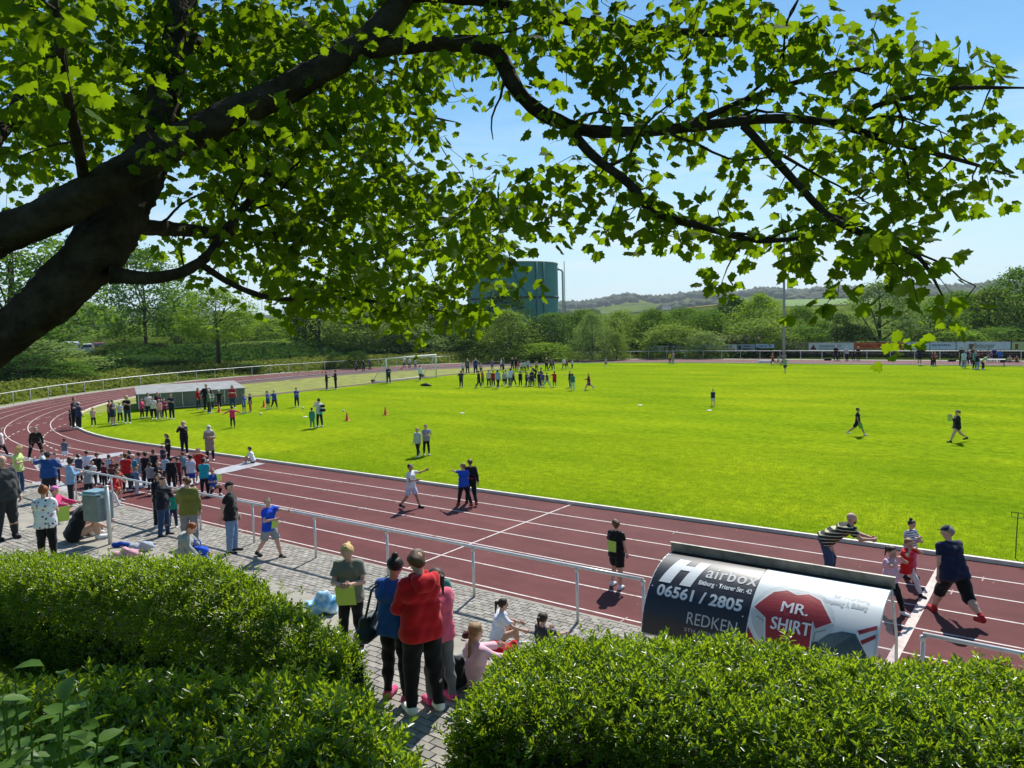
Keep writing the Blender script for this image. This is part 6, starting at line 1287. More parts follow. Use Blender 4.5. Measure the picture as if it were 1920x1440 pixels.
r = p(38, 926, 836, 60, 'hhs', '#b9cf7c', '#2f4a70', 'y', 'woman with curly blonde hair in a lime tee and jeans', hs='curly', hd=22)
obj('tied_jacket', sd_mesh('jacket', [((-.12, -.02, .86), (.12, -.02, .86), .10, .10), ((-.1, -.12, .80), (-.12, -.14, .45), .09, .07)], .02, .05, (), .006), cloth('#c4532a'), r['root'])
p(208, 952, 883, 75, 'rhW', '#c0151c', '#dfe2e6', 'n', 'child in a red hooded top and white trousers ducking at the railing', sl='l', lean=38, ht=1.36, hood=True)
p(224, 940, 885, 60, 'rrs', '#b03428', '#c8481e', 'b', 'small child in orange shorts beside the red hooded child', leg='s', ht=1.2)
p(168, 938, 880, 170, 'tts', '#8e9296', '#20222a', 'k', 'child in a grey speckled top hanging over the railing', sl='l', ht=1.22, lean=20)
p(95, 938, 864, 172, 'tis', '#1f4a8a', '#22262e', 'k', 'big man in a blue jacket and dark cap leaning on the railing', sl='l', fat=1.3, cap=('#1a2440', 'hat'), ht=1.72)
# --- on the track behind the railing
p(4, 860, 800, 80, 'ddw', '#cfcbd0', '#1c1c22', 'b', 'woman in a pale top and black trousers cut by the left edge of the view', hs='long', grp=G1)
p(69, 860, 808, 5, 'nna', '#1d1f1a', '#161a26', 'g', 'grey-haired man in black bending forward with legs apart on the track', lean=48, sl='l', ht=1.74, hd=-20, grp=G1)
p(123, 866, 823, 175, 'dis', '#5b6674', '#c8cfe4', 'k', 'boy in a grey-blue tee and white shorts walking off on the track', leg='s', grp=G1)
p(83, 909, 842, 75, 'dhs', '#c3cdd4', '#b8c2c8', 'n', 'man in a pale grey tee behind the railing left of the blue jacket', fat=1.1, hd=15, grp=G1)
p(107, 906, 850, 10, 'hhs', spots('mottled_cloth', '#c9ccd4', ('#30304a', '#704860', '#50506a'), 30, .4), NVY, 'k', 'dark-haired teenager in a mottled shirt right of the man in pale grey', hd=10, grp=G1)
p(166, 900, 846, 170, 'its', '#d5dcec', '#23283a', 'k', 'child in a white tee with arms spread seen from behind in the crowd', grp=G1)
p(185, 908, 850, 160, 'khs', '#18181b', '#202024', 'n', 'boy in a black tee with elbow out in the crowd', grp=G1)
p(207, 902, 853, 150, 'dds', '#a9bcd4', '#2a3040', 'b', 'child in a light blue tee behind the boy in black', grp=G1)
p(213, 908, 862, 10, 'hhs', '#6a3a34', '#26262e', 'k', 'dark-haired boy in a brownish red shirt facing us in the crowd', skin='m', grp=G1)
p(223, 917, 869, 150, 'dds', '#1f2c46', '#26262e', 'k', 'boy in dark blue in front of the boy in the red tee', grp=G1)
p(239, 921, 850, 165, 'dds', RED_, '#3a3c40', 'n', 'tall boy in a plain red tee and dark trousers in the crowd', grp=G1)
p(252, 914, 853, 140, 'dhs', '#2d8fa8', '#23405c', 'y', 'girl with a white cap and a turquoise dress right of the tall boy in red', cap=('#d5d2dc', 'cap'), dress=('#2d8fa8', .16, 1.1), leg='t', grp=G1)
p(264, 910, 848, 170, 'dds', '#b59fb0', '#8a7682', 'b', 'girl in a dusty pink tunic in the middle of the crowd', dress=('#b59fb0', .14, 1.0), leg='t', grp=G1)
p(276, 914, 847, 150, 'dbs', '#16171c', '#1b2136', 'k', 'boy in a black tee with both hands behind his back', grp=G1)
p(291, 907, 843, 140, 'dds', '#1a1a1c', '#1b1b20', 'n', 'boy in a loose black tee right of the boy with hands behind his back', grp=G1)
p(307, 880, 836, 130, 'dhs', '#22304e', '#26303e', 'n', 'boy in navy near the kerb in front of the woman in black', grp=G1)
p(317, 868, 813, -70, 'hhs', '#141416', '#16161a', 'k', 'woman with long black hair in a black tee near the kerb', hs='long', hd=20, grp=G1)
p(312, 908, 853, 150, 'hhs', '#a8c0d2', '#2a3242', 'k', 'child in a pale blue shirt and dark cap', cap=('#1c1e28', 'cap'), grp=G1)
p(323, 920, 857, 165, 'dds', '#17181e', '#17181e', 'k', 'boy in black long sleeves at the right end of the crowd', sl='l', grp=G1)
p(360, 916, 854, 170, 'dds', '#ccd2e2', '#2444a0', 'k', 'boy in a white tee and blue shorts left of the boy in turquoise', leg='s', grp=G1)
p(375, 906, 840, 5, 'uus', '#b4201c', '#202028', 'o', 'boy in a red shirt shading his eyes with both hands', leg='s', grp=G1)
p(385, 930, 859, 165, 'phs', '#1ba2b8', '#1a2036', 'k', 'boy in a turquoise tee and dark trousers holding a card to his face', grp=G1)
r = p(403, 929, 879, 20, 'mhc', '#1f58b4', '#151518', 'o', 'boy in a blue tee crouching on the track', ht=1.35, grp=G1)
card(r['T'](-.10, .20, .25), r['yaw']+.4, 'lime card held up by the crouching boy in blue', .2, .24, .2)
for (x, yf, yt, fc, ps, c1, c2, hr, lb) in ((150, 904, 852, 160, 'dhs', '#3a4a6a', '#20242e', 'b', 'child in slate blue left of the child in white in the crowd'), (176, 912, 866, 20, 'hhs', '#c4c8cc', '#2a2c34', 'n', 'small child in pale grey before the boy in black in the crowd'), (197, 914, 868, 140, 'dds', '#5a2430', '#20222a', 'k', 'child in wine red between the black and light blue tees'),
    (231, 900, 852, 20, 'dhs', '#d2d4da', '#30384a', 'k', 'child in white peeping past the tall boy in red'), (246, 898, 846, 170, 'dds', '#27303c', '#1c1e26', 'b', 'child in charcoal behind the tall boy in red'), (258, 926, 878, 120, 'hds', '#4a6c9a', '#c8ccd4', 'o', 'fair child in denim blue close to the railing'), (284, 922, 868, 160, 'dds', '#8a8f96', '#22242c', 'k', 'child in grey in front of the loose black tee'),
    (299, 924, 866, 30, 'xds', '#1e2230', '#2a2c34', 'k', 'child in dark navy with folded arms before the black long sleeves'), (335, 912, 858, 170, 'dhs', '#7c2a2a', '#20222a', 'n', 'child in brick red right of the black long sleeves'), (345, 898, 848, 200, 'dds', '#5f7f8f', '#26303c', 'b', 'child in grey teal left of the white tee and blue shorts')):
    p(x, yf, yt, fc, ps, c1, c2, hr, lb, grp=G1)
p(347, 853, 789, -25, 'pps', '#16171d', '#182034', 'b', 'woman in a beige headscarf and black coat taking a picture', sl='l', cap=('#c2a892', 'hijab'), dress=('#16171d', .1, 1.0), grp=None)
p(395, 864, 797, 0, 'hhs', '#a08c7e', '#1e2a40', None, 'woman in a white headscarf and long beige coat at the kerb', sl='l', cap=('#d8d6d2', 'hijab'), dress=('#a08c7e', .24, 1.05))
p(475, 868, 840, -100, 'nng', '#d9dde6', '#1c1e26', 'k', 'boy in a white tee sitting on the kerb hugging his knees', ht=1.3, leg='s', skin='m')
p(772, 953, 868, 60, 'thw', '#dcdfe4', '#c8d0e2', 'k', 'boy dressed in white throwing with one arm raised on the track', leg='s', skin='m', shoe='#25252a', hy=20)
r = p(871, 949, 866, 205, 'fdw', BLU, '#17181d', 'o', 'boy in a blue tee and black trousers with his arm stretched out', hy=-40, shoe='#8c3020')
p(884, 946, 858, 190, 'dvw', '#15161a', '#15161a', 'n', 'boy in a black jacket walking beside the boy in blue', sl='l', shoe='#8c3020')
obj('waist_band', sd_mesh('band', [((-.07, 0, .86), (.07, 0, .86), .115, .115)], .02, .02, [((0, 0, .875), (0, 0, 1)), ((0, 0, .84), (0, 0, -1))]), cloth(RED_), bpy.data.objects[[o.name for o in COL.objects if o.get('label') == 'boy in a black jacket walking beside the boy in blue'][0]])
p(784, 856, 801, -30, 'ddw', '#aab9bd', '#15161a', 'y', 'girl in a pale top and black leggings arm in arm on the lawn, left one', leg='t', hs='pony')
p(800, 854, 796, 20, 'khs', '#8f88a0', '#15161a', 'o', 'girl in a lilac top hand on hip on the lawn, right of the pair', leg='t', hs='pony')
r = p(1157, 1101, 974, 150, 'ddz', '#141417', '#141417', 'n', 'boy in a black and orange kit walking on the track with a card', leg='s', hy=-35, shoe='#cfd2d8', hem=-.06, loc=None)
card(r['T'](.02, -.155, .13), r['yaw'], 'lime card tucked on the back of the boy in black and orange', .19, .23, -.05)
for s in (-1, 1): obj('shoulder_stripe', sd_mesh('stripe', [(( s*.035, -.085, 1.12), (s*.13, -.03, 1.165), .022, .03)], .011, .01), cloth('#c8401c'), r['root'])
# --- finish group at right
r = p(1556, 1090, 966, 95, 'zzb', stripes('striped_shirt', '#16171b', '#c2bd94', 4.6), '#3a5170', None, 'bald bearded man in a striped polo bending forward with a phone', lean=57, ht=1.82, hd=-28, fat=1.12, shoe='#2a2a2e', hem=-.05)
o = MB().box((0, 0, 0), (.15, .012, .075)).build('phone', BLACK, None, label='dark phone held by the bald man', cat='phone'); o.location = (r['hand'][1]+r['hand'][-1])/2; o.rotation_euler = (0, .1, r['yaw'])
obj('beard', sd_mesh('beard', [(tuple(r['M'].inverted() @ r['h3'](0, .18, -.33)), tuple(r['M'].inverted() @ r['h3'](0, .22, -.30)), r['hh']*.2, r['hh']*.18)], .012, .02), mat('hair_n', HAIR['n'], .6), r['root'])
p(1668, 1148, 1021, 55, 'umw', '#e0b8cc', '#121316', 'b', 'girl with a ponytail in a pink tee and black leggings touching her face', leg='t', hs='pony', hd=10, shoe='#e8e8ea')
p(1700, 1114, 1005, 50, 'umW', '#c8141c', '#cfd0d6', 'o', 'girl in a red dress and white tights with hands at her head', leg='t', dress=('#c8141c', .1, 1.2), hs='short', shoe='#20222a', hd=12)
p(1706, 1083, 976, 50, 'hxs', stripes('sailor_shirt', '#d8dade', '#1d2540', 7), '#d0508c', 'b', 'girl with a hair bun in a striped top and pink leggings at the back', leg='t', hs='bun', sl='l', hd=10, shoe='#2a2c34')
r = p(1786, 1158, 982, 215, 'drW', '#16203c', '#101114', 'g', 'man in a navy football shirt, cap and black three-quarter trousers pointing down', leg='3', lean=18, fat=1.18, cap=('#1b2a3e', 'cap'), hy=-35, shoe='#b41f28', sock='#b8303a', belly=.6, hem=-.07)
for s in (-1, 1): pass
p(1337, 761, 730, -10, 'dds', '#28324e', '#c6ccd4', 'k', 'boy in navy and white shorts alone in the middle of the lawn', leg='s', sock='#22242e')
r = p(1608, 817, 762, 80, 'vdW', '#131519', '#131519', 'k', 'boy in black tee and shorts striding across the lawn', leg='s', skin='m')
card(r['hand'][1]+Vector((.05, 0, -.05)), r['yaw']+1, 'green card in the hand of the boy in black striding on the lawn', .24, .3, .2, mat('green_card', (.12, .40, .08), .7))
r = p(1794, 829, 766, -65, 'pdW', '#131417', '#131417', 'k', 'woman in a black tunic with bare legs walking across the lawn at right', leg='h', hem=-.12, sl='m', hs='pony', shoe='#1d1d20', fat=1.12)
card(r['hand'][-1]+Vector((0, 0, -.12)), r['yaw']+.6, 'lime card held up by the woman in black at right', .2, .3, .1)
# --- groups by the mat cover
p(142, 803, 745, 60, 'dhs', '#1a2036', '#1b2134', 'n', 'tall man in navy at the bend with his back to the track', fat=1.1, grp=G2)
p(150, 804, 754, 120, 'hds', '#23315a', '#1a1e2e', 'k', 'person in navy with a white cap beside the tall man in navy', cap=('#d9dbe2', 'cap'), grp=G2)
p(133, 801, 769, 90, 'dds', '#16171c', '#16171c', 'k', 'small child in black behind the tall man at the bend', grp=G2)
p(176, 800, 764, 0, 'hhs', '#d6b5a8', '#17181c', 'y', 'girl in a pink and cream tee and black leggings at the bend', leg='t', grp=G2)
p(207, 793, 750, 60, 'dds', '#a83040', '#2a2a34', 'k', 'child in dark red behind the heavy boy in dark teal', grp=G2)
p(213, 797, 749, 70, 'hhs', '#1b3646', '#1a2c3a', 'k', 'heavy boy in dark teal tee and shorts', leg='s', fat=1.3, grp=G2)
p(226, 792, 754, 10, 'hhs', '#bcd0e4', '#17181c', 'y', 'girl in pale blue with a white cap left of the blonde woman', leg='t', cap=('#e4e4e4', 'cap'), grp=G2)
p(240, 794, 742, -20, 'xhs', '#17181c', '#24405a', 'y', 'blonde woman in a black top and jeans beside the mat cover', hs='curly', grp=G2)
p(267, 784, 747, 60, 'hhs', '#d23a74', '#1c1c24', 'k', 'girl in a pink jacket facing the woman in white', sl='l', leg='t', grp=G2)
p(280, 783, 736, 20, 'hhs', '#d3c8c8', '#23262e', 'b', 'woman in a white blouse at the left of the mat group', hs='long', grp=G2)
p(289, 786, 744, -10, 'hhs', '#d2dcda', '#17181c', 'k', 'boy in a white tee and black trousers in front of the mat cover', grp=G2)
p(300, 787, 749, 0, 'hhs', '#e0a0a0', '#8a8490', 'o', 'girl with a pink cap and coral top in front of the mat cover', cap=('#e0708a', 'cap'), leg='t', grp=G2)
p(298, 782, 735, 30, 'hhs', '#38202a', '#26222a', 'r', 'woman with red hair in dark clothes against the mat cover', hs='long', sl='l', grp=G2)
p(309, 785, 747, 20, 'hhs', '#8a1f60', '#1c1822', 'k', 'girl in magenta right of the girl with the pink cap', leg='t', grp=G2)
p(323, 786, 738, -30, 'xhs', '#1b2340', '#15161a', 'n', 'young man in navy with folded arms at the mat cover', grp=G2)
r = p(373, 767, 727, 50, 'hds', '#b01a24', '#26344c', 'k', 'woman with long black hair in red before the mat cover', hs='long', sl='l', grp=G2)
p(389, 771, 719, 0, 'iis', '#121316', '#17181c', 'g', 'broad man in a black jacket behind the mat group', sl='l', fat=1.2, grp=G2)
p(393, 775, 730, 80, 'hhs', '#55705c', '#1f2a22', 'o', 'boy in a grey-green tee with a pale cap', cap=('#dcdcd6', 'cap'), grp=G2)
p(399, 767, 734, -60, 'dds', '#2d9aa0', '#2a2a34', 'b', 'child in turquoise behind the boy with the pale cap', grp=G2)
p(412, 765, 731, 0, 'kdw', '#17181c', '#1c1c22', 'n', 'boy in a black tee with a light blue cap by the mat cover', cap=('#9fd4e4', 'cap'), grp=G2)
p(437, 766, 722, -10, 'hhs', '#a8283c', '#2a4464', 'b', 'heavy woman in a red-pink blouse and jeans at the mat cover', hs='long', fat=1.35, grp=G2)
p(437, 802, 762, 180, 'oos', '#e0306e', '#24242c', 'k', 'girl in a hot pink jacket with both arms stretched out', sl='l', leg='t', shoe='#e87038')
p(458, 775, 739, 60, 'rds', '#2456b4', '#5c7080', 'y', 'fair child in a blue tee and shorts holding hands near the cover', leg='s', side=-12, grp=G2)
p(470, 773, 738, -60, 'dds', '#26193a', '#d05a5a', 'k', 'girl in dark purple with coral leggings', leg='t', grp=G2)
r = p(503, 768, 733, 60, 'hhs', '#2250a4', '#1c2c50', 'k', 'girl with a dark ponytail in a blue tee beside the boy in blue', leg='s', hs='pony')
card(r['T'](0, .17, .08), r['yaw'], 'lime card of the girl in blue on the lawn', .2, .26, 0)
p(515, 766, 731, 30, 'dkw', '#1c4496', '#17181c', 'k', 'boy in a blue tee and black trousers right of the girl in blue')
p(557, 763, 727, 20, 'hhs', '#2050a8', '#16171b', 'k', 'boy in a blue tee with white shoes alone on the lawn', shoe='#f0f0f0')
r = p(600, 801, 747, -150, 'pps', '#c8ccd0', '#181a20', 'k', 'woman with a hair knot in a grey tee with a jacket tied round her waist', hs='bun', leg='t', dress=('#1aa8c4', .07, 1.1))
bp_ = empty('backpack', r['T'](.05, -.16, .15), r['yaw'], 'dark backpack on the woman with the hair knot', 'backpack'); obj('backpack_body', sd_mesh('backpack', [((-.08, 0, -.12), (.08, 0, -.12), .10, .10), ((-.06, 0, .12), (.06, 0, .12), .09, .09)], .02, .06), cloth('#1a2234'), bp_); MB().tube([(-.1, .1, .15), (-.1, .25, .2), (-.1, .1, -.1)], .015, 4).build('strap', cloth('#1a2234'), bp_)
p(586, 803, 765, 170, 'dds', '#2f8a78', '#2f8a78', 'k', 'child in a green tracksuit seen from behind beside the woman with the hair knot', sl='l')
p(613, 731, 696, 90, 'dhs', '#22282c', '#2a343a', 'k', 'man in a dark suit on the cinder path facing the man in black', sl='l')
p(630, 730, 693, -90, 'hds', '#121214', '#121214', 'b', 'man in black on the cinder path facing the man in the suit', sl='l', shoe='#e0e0e0')
p(729, 719, 686, 20, 'hhs', '#2a3a52', '#14161c', 'k', 'person in a dark blue jacket at the near goalpost', sl='l')
p(788, 714, 684, 150, 'hdw', '#d8dde0', '#1b1d26', 'k', 'boy in a white tee standing in the goal mouth', sl='l')
for (x, yf, yt, c1, lb) in ((668, 697, 678, '#3a4660', 'child in dark blue at the far left rail end, left of three'), (682, 697, 675, '#1c1c22', 'child in black at the far left rail end, middle of three'), (694, 695, 672, '#5a4a5c', 'child in mauve at the far left rail end, right of three'), (758, 690, 668, '#cfd3d8', 'tall figure in white on the far track behind the net'), (768, 691, 670, '#c2c8d0', 'child in white on the far track behind the net, middle'), (779, 691, 673, '#aab2c0', 'child in pale grey on the far track behind the net, right')):
    p(x, yf, yt, 40, 'hds', c1, '#30343e', 'k', lb, grp=G4)
# --- crowd before the back straight
C3 = [(865, 727, 695, 160, 'kks', '#17323a', '#152a32', 'k', 'boy in dark teal with hands on hips at the left of the crowd', {}), (868, 701, 680, 30, 'dds', '#c4ccd4', '#1b1d24', 'g', 'child in white beside the man in grey on the cinder path', {}),
 (877, 701, 672, 10, 'uds', '#5c645e', '#1c2026', 'g', 'man in a grey shirt shading his eyes on the cinder path', {'sl': 'l'}), (892, 701, 671, 10, 'uus', '#26406e', '#1e2a40', 'g', 'bald man in blue with both hands at his head', {'fat': 1.15}),
 (902, 700, 680, 0, 'dds', '#d0a8a0', '#30343e', 'n', 'child in a pale pink top right of the bald man in blue', {}), (898, 727, 694, 110, 'dvw', '#15151a', '#17171c', 'k', 'woman in a long black top at the left of the crowd', {'sl': 'l', 'dress': ('#15151a', .14, 1.0)}),
 (905, 721, 694, 60, 'dds', '#a81c28', '#24242c', 'k', 'child in red half behind the woman in black', {}), (917, 725, 693, 10, 'uds', '#c8ccc8', '#22262e', 'n', 'child in a grey-white tee with an arm over the face', {}),
 (925, 725, 695, 170, 'dds', '#b0161e', '#1f222a', 'k', 'boy in a plain red tee and dark trousers in the crowd on the lawn', {}), (934, 728, 691, 150, 'hdw', '#8ea4d0', '#16181f', 'k', 'long-haired woman with white cap in a light blue top', {'hs': 'long', 'cap': ('#e0e0e4', 'cap')}),
 (923, 694, 674, 10, 'uds', '#7a5a9a', '#5c6068', 'n', 'person in lilac shading the eyes behind the crowd', {}), (940, 692, 673, 40, 'hhs', '#d2d6dc', '#17181c', 'n', 'person in white behind the crowd', {'cap': ('#e6e6e6', 'cap')}), (944, 695, 670, 80, 'dds', '#14151a', '#16171c', 'k', 'man in black right of the person in white behind the crowd', {}),
 (945, 723, 697, 150, 'dhs', '#9aa4a8', '#1a1c22', 'k', 'child in a grey tee and dark shorts in the crowd', {'leg': 's'}), (949, 721, 694, 120, 'dds', '#c4c8d4', '#26283a', 'k', 'child in pale grey between the grey tee and the woman in white', {}), (957, 725, 690, 150, 'hhs', '#ccd6e4', '#5c666e', 'k', 'woman with long black hair in white top and grey trousers', {'hs': 'long', 'lean': 14}),
 (963, 723, 693, 90, 'hhw', '#16171b', '#14151a', 'k', 'person in black with a white band in the crowd', {}), (961, 695, 670, 20, 'dds', '#15151a', '#17171c', 'y', 'fair woman in black behind the crowd, left of the dark pair', {'hs': 'long'}), (968, 696, 669, -20, 'dds', '#121216', '#15151a', 'b', 'woman in black behind the crowd, right of the dark pair', {'hs': 'long'}),
 (972, 697, 678, 170, 'dds', '#c84a5c', '#cfd2da', 'k', 'child in pink behind the crowd', {}), (978, 698, 677, 160, 'dds', '#c8ccd4', '#1b1c22', 'k', 'child in white behind the crowd, left of the two tall dark trousers', {}), (984, 698, 676, 170, 'dds', '#b8bcc0', '#16171c', 'k', 'child in grey-white behind the crowd beside the one in pale blue', {}), (990, 695, 674, 160, 'dks', '#a8bcd8', '#3a4a60', 'b', 'child in pale blue tee behind the crowd', {}),
 (976, 724, 696, 170, 'dds', '#1c1814', '#17181c', 'k', 'slim child in black standing apart in the crowd', {}), (987, 725, 697, 100, 'dhs', '#4a4a34', '#1c1c20', 'k', 'child in olive brown in the right half of the crowd', {}), (990, 723, 699, 60, 'hhw', '#24509c', '#5a86b4', 'r', 'ginger child in blue in the right half of the crowd', {}),
 (998, 724, 693, -20, 'hhs', '#17182a', '#15161c', 'o', 'person in dark navy beside the wheelchair user', {}), (1006, 696, 675, 170, 'dds', '#a8a050', '#1b1c22', 'k', 'child in a yellowish tee behind the crowd', {}), (1004, 712, 690, -90, 'rrb', '#141418', '#141418', 'k', 'person in black stooping behind the wheelchair user', {'lean': 50, 'ht': 1.6}),
 (1011, 725, 697, 150, 'dds', '#16181c', '#16181c', 'k', 'boy in black left of the woman in purple', {}), (1015, 724, 689, -90, 'dhs', '#2c2458', '#181a24', 'k', 'tall woman in purple in the right half of the crowd', {}), (1018, 726, 698, 170, 'hhs', '#3a4aa0', '#c09888', 'k', 'girl in a blue tee with a white waist bag', {'leg': 's', 'sock': '#17181c'}),
 (1026, 726, 697, 60, 'vdW', '#1a1c20', '#8ac4b4', 'n', 'child in black top and mint trousers holding hands with the boy in red', {}), (1040, 726, 696, -160, 'ods', '#b01820', '#7a1c22', 'k', 'boy in a red tee and shorts at the right end of the crowd', {'leg': 's', 'skin': 'd'}),
 (1025, 695, 671, 10, 'hhs', '#1a1418', '#16161c', 'w', 'man in black with a white cap behind the crowd at right', {'cap': ('#e0e0e0', 'cap')}), (1033, 694, 672, 60, 'dhw', '#30244a', '#241c28', 'k', 'person in dark purple next to the man with the white cap', {}), (1037, 693, 672, 30, 'iiw', '#24305a', '#3a2c34', 'b', 'child in navy with elbows out behind the crowd', {}),
 (1069, 727, 695, -70, 'fds', '#2a2a26', '#4a5058', 'y', 'woman in dark clothes with an arm stretched out to the left', {}), (1074, 732, 700, 170, 'dds', '#147a68', '#a8d2c4', 'k', 'woman in a green top and mint trousers seen from behind', {'hs': 'long'}), (1104, 731, 698, -85, 'qvW', '#6e1c30', '#c49aa0', 'y', 'fair woman in a long maroon coat over a pink skirt walking left', {'sl': 'l', 'hs': 'long', 'dress': ('#6e1c30', .22, 1.2)}),
 (1058, 692, 669, -160, 'ddW', '#d6dee8', '#1f2634', 'k', 'man in a white tee walking behind the crowd at right', {'lean': 8}), (1063, 691, 674, -150, 'ddw', '#9c1f2c', '#26262e', 'b', 'child in red walking beside the man in white', {}), (1073, 691, 674, 60, 'hhs', '#c2cad2', '#1e222c', 'g', 'child in white alone right of the walking man', {}), (1136, 688, 670, 20, 'ddw', '#a8a0b4', '#7a3048', 'k', 'child in pale lilac by the kerb of the back straight', {'leg': 's'})]
for (x, yf, yt, fc, ps, c1, c2, hr, lb, kw) in C3: p(x, yf, yt, fc, ps, c1, c2, hr, lb, grp=G3, **kw)
wc = empty('wheelchair', gp(998, 724), .4, 'wheelchair in the right half of the crowd on the lawn', 'wheelchair')
for s in (-.28, .28):
    m = MB()
    m.tube([(s, .3*math.cos(k*math.pi/8), .3+.3*math.sin(k*math.pi/8)) for k in range(17)], .025, 5); m.build('wheel', DARK, wc)
MB().box((0, .05, .48), (.46, .42, .05)).build('seat', BLACK, wc); MB().box((0, -.2, .75), (.46, .04, .45)).build('backrest', BLACK, wc); MB().tube([(-.25, .25, .45), (-.25, .45, .12), (.25, .45, .12), (.25, .25, .45)], .015, 5).build('footrest', GALV, wc)
# --- far straight
C4 = [(1010, 678, 659, 60, 'ddw', '#14161e', '#14161c', 'k', 'man in black behind the far railing', {'loc': 1}), (1256, 682, 661, 170, 'hhs', '#b8a81c', '#1b1c20', 'b', 'child in yellow on the back straight', {}), (1262, 682, 658, 60, 'hds', '#9a8a90', '#8c9490', 'b', 'woman in dusty pink beside the child in yellow', {}),
 (1449, 683, 660, -60, 'hdW', '#b0421c', '#22222a', 'n', 'man in orange striding on the back straight', {'fat': 1.2}), (1459, 683, 667, -90, 'hhw', '#a8b4ac', '#2a2c36', 'k', 'child in pale green right of the man in orange', {}), (1472, 698, 669, -20, 'oow', '#8aa08a', '#1c1d22', 'k', 'boy with both arms stretched out in front of the mast', {'leg': 's'}),
 (1567, 676, 648, 10, 'hhs', '#14161e', '#2c3040', 'w', 'person in black with a white cap behind the far railing, leftmost of the white caps', {'cap': ('#e6e6e6', 'cap')}), (1573, 676, 655, 30, 'hds', '#17181e', '#1c1c24', 'k', 'child in black between the first two white caps', {}), (1588, 676, 649, -40, 'hhs', '#c4ccd8', '#17181e', 'w', 'person in white with a white cap behind the far railing, middle one', {'cap': ('#e6e6e6', 'cap')}),
 (1600, 676, 655, 20, 'hds', '#1c1a1e', '#17181e', 'k', 'child in dark clothes left of the rightmost white cap', {}), (1609, 676, 650, -20, 'hhs', '#2a1c1c', '#1c1c22', 'w', 'person in dark brown with a white cap before the orange banner', {'cap': ('#ecdcd0', 'cap')}),
 (1724, 685, 650, 150, 'uus', '#15183a', '#17181e', 'b', 'man in navy raising a camera on the back straight', {'sl': 'l', 'leg': 's'}), (1752, 686, 659, 60, 'hhs', '#a01a28', '#1a1a20', 'k', 'child in red holding a paper on the back straight', {}), (1747, 686, 659, 80, 'dds', '#241c22', '#1a1a20', 'k', 'child in black just behind the child in red', {}),
 (1803, 686, 648, 20, 'dds', '#2a2426', '#1a1a20', 'k', 'tall person in dark brown at the left of the right-hand crowd', {}), (1807, 690, 658, 170, 'dhs', '#b8c8dc', '#7a94b4', 'k', 'child in a pale blue top in the right-hand crowd', {}), (1813, 683, 656, -20, 'dds', '#2e1f5a', '#1a1a26', 'b', 'person in purple in the right-hand crowd', {}), (1818, 680, 660, 0, 'dds', '#1f2028', '#1a1a20', 'k', 'child in black between purple and teal in the right-hand crowd', {}),
 (1827, 692, 656, 60, 'hds', '#3c8a90', '#1a1c24', 'k', 'woman in a teal top in the right-hand crowd', {'hs': 'long'}), (1832, 693, 662, 150, 'dds', '#141824', '#5c86b0', 'k', 'child in black top and jeans in front of the woman in teal', {}), (1843, 693, 668, 90, 'rnb', '#b8c8a0', '#1b1d22', 'k', 'person in a pale green top bending forward at the table', {'lean': 45, 'ht': 1.6}),
 (1825, 684, 650, 0, 'dds', '#4a3a2a', '#22222a', 'o', 'person in brown behind the woman in teal', {}), (1838, 681, 655, 20, 'hhs', '#6a2c24', '#22222a', 'r', 'person in brick red in the right-hand crowd', {}), (1852, 678, 657, 20, 'hhs', '#4a4a5a', '#8a7a80', 'k', 'child in slate grey near the table', {}), (1858, 679, 660, -10, 'hds', '#5a5a70', '#a09298', 'b', 'child in grey lilac near the table', {}),
 (1864, 678, 653, 0, 'kks', '#2a2470', '#16171c', 'w', 'man in violet blue with a cap and hands on hips', {'cap': ('#d8d8e0', 'cap')}), (1875, 679, 655, 20, 'dds', '#1a78c8', '#1a6ab0', 'b', 'child in bright blue at the right of the crowd', {'sl': 'l'}), (1893, 679, 668, 0, 'nny', '#b8a890', '#22222a', 'b', 'seated child in beige by the far railing, left one', {'ht': 1.25}), (1906, 679, 668, 0, 'nny', '#8a4a50', '#1c1c22', 'k', 'seated child in dark pink by the far railing, right one', {'ht': 1.25})]
for (x, yf, yt, fc, ps, c1, c2, hr, lb, kw) in C4:
    kw = dict(kw); kw.pop('loc', None); p(x, yf, yt, fc, ps, c1, c2, hr, lb, grp=G4, **kw)
tb_ = empty('folding_table', gp(1858, 687), 0, 'low folding table beside the right-hand crowd', 'table'); MB().box((0, 0, .7), (2.4, .7, .04)).build('tabletop', GALV, tb_)
for s in (-1.1, 1.1):
    for t_ in (-.3, .3): MB().tube([(s, t_, 0), (s, t_, .7)], .02, 5).build('leg', DARK, tb_)
# --- bags and clothes on the ground
def bundle(name, px, py, z, prims, col, label, cat, wr=.012, v=.013, m=None):
    r_ = empty(name, gp(px, py, z), YAW, label, cat); obj(name+'_body', sd_mesh(name, prims, v, .05, [((0, 0, .003), (0, 0, -1.0))], wr, px), m or cloth(col), r_); return r_
r_ = bundle('plastic_bag', 603, 1150, TZ, [((-.1, 0, .1), (.12, .02, .12), .14, .13), ((.05, 0, .2), (.1, .0, .36), .1, .03), ((-.05, 0, .2), (-.02, .0, .3), .08, .03)], '#3aa8dc', 'crumpled light blue plastic bag at the end of the left hedge', 'bag', .02, m=mat('bag_print', '#2f9ad6', .35, .1, 7, col2='#cfeaf4'))
r_ = bundle('carrier_bag', 372, 1056, TZ, [((-.12, 0, .1), (.1, 0, .1), .09, .09), ((-.14, 0, .24), (.12, 0, .24), .07, .07)], '#1450d0', 'bright blue carrier bag beside the boy in the grey and navy jacket', 'bag'); MB().tube([(-.08, 0, .28), (-.05, 0, .42), (.05, 0, .42), (.08, 0, .28)], .012, 5).build('handle', cloth('#1450d0'), r_)
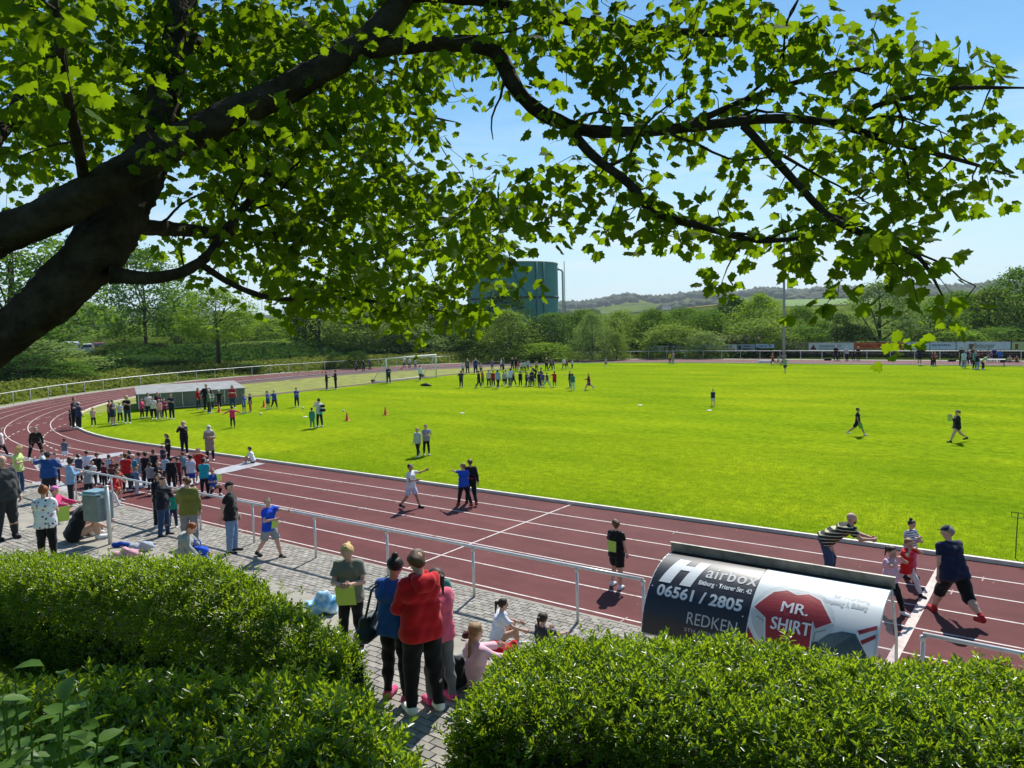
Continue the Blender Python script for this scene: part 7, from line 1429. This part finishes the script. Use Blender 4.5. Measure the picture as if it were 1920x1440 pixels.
bundle('jacket', 240, 1048, TZ, [((-.22, 0, .06), (.18, 0, .06), .09, .08), ((-.1, .05, .12), (.12, .05, .1), .07, .07)], '#d3a0ac', 'pale pink padded jacket lying on the slab edge', 'jacket', .018); bundle('sweater', 262, 1032, TZ, [((-.12, 0, .06), (.16, 0, .07), .09, .1)], '#a8b0bc', 'pale grey sweater heaped behind the pink jacket', 'sweater', .018); bundle('jacket', 226, 1026, TZ, [((-.12, 0, .05), (.14, .05, .04), .05, .04)], '#1c48a8', 'blue jacket heaped left behind the pink one', 'jacket')
r_ = bundle('backpack', 172, 1000, TZ, [((-.1, 0, .1), (.12, 0, .1), .1, .1), ((-.06, 0, .16), (.06, 0, .16), .09, .08)], '#1c1a22', 'dark backpack beside the bearded man', 'backpack'); MB().tube([(.05, -.1, .1), (.12, -.16, .2), (.16, -.08, .08)], .012, 4).build('strap', BLACK, r_)
r_ = bundle('backpack', 848, 1290, TZ, [((-.05, 0, .12), (.12, 0, .12), .12, .11), ((0, 0, .26), (.06, 0, .28), .1, .09)], '#191a1c', 'black backpack on the pavers beside the braided girl', 'backpack', .014); MB().tube([(-.05, -.1, .3), (-.12, -.14, .2), (-.08, -.12, .06)], .014, 4).build('strap', BLACK, r_)
bundle('jacket', 862, 1255, TZ, [((-.08, 0, .08), (.1, 0, .08), .1, .09)], '#8c8e90', 'grey jacket bundled above the black backpack', 'jacket', .016); bundle('backpack', 950, 1196, .5, [((-.1, 0, .12), (.1, 0, .12), .11, .11), ((-.05, 0, .22), (.05, 0, .22), .1, .1)], '#15151a', 'round black backpack beside the girl in white', 'backpack'); bundle('red_jacket', 930, 1228, TZ, [((-.2, 0, .05), (.22, 0, .06), .07, .07), ((0, .05, .1), (.2, .05, .1), .06, .06)], '#c81e2c', 'red jacket spread on the slab behind the braided girl', 'jacket', .016)
bundle('cap_bundle', 885, 1196, TZ, [((-.08, 0, .04), (.1, 0, .04), .05, .05)], '#4a1c22', 'dark red cloth on the slab left of the seated girl in white', 'cloth')
r_ = bundle('teal_towel', 838, 1185, TZ, [((0, 0, .5), (.02, 0, .7), .07, .06), ((0, 0, .3), (0, 0, .45), .05, .06)], '#3f8a80', 'teal jacket hanging from the arm of the girl in pink', 'jacket')
for (x, y, lb, c_) in ((1440, 680, 'white bundle of clothes by the far railing, left', '#d8d8d8'), (1428, 680, 'white bundle of clothes by the far railing beside the man in orange', '#d0d0d4'), (1552, 676, 'black bag on the ground left of the white caps', '#151518'), (1785, 678, 'black bag by the far railing left of the right-hand crowd', '#151518'), (1883, 679, 'black bag by the far railing beside the seated children', '#1a1a20')):
    bundle('sports_bag', x, y, 0, [((-.3, 0, .12), (.3, 0, .12), .14, .14)], c_, lb, 'bag', v=.03)
print('people', PN[0])

# ------------------------------------------------------------------ summer haze over the valley
hz = MB().box((0, CAM_Y, 60), (14400, 14400, 160)).build('haze', None, kind='stuff')
hm = bpy.data.materials.new('haze'); hm.use_nodes = True; t = hm.node_tree; t.nodes.clear()
ho = t.nodes.new('ShaderNodeOutputMaterial'); pv = t.nodes.new('ShaderNodeVolumePrincipled'); pv.inputs['Density'].default_value = HAZE = 1.0e-4; pv.inputs['Color'].default_value = (.80, .90, 1, 1); pv.inputs['Anisotropy'].default_value = .2
t.links.new(pv.outputs[0], ho.inputs['Volume']); hz.data.materials.append(hm)
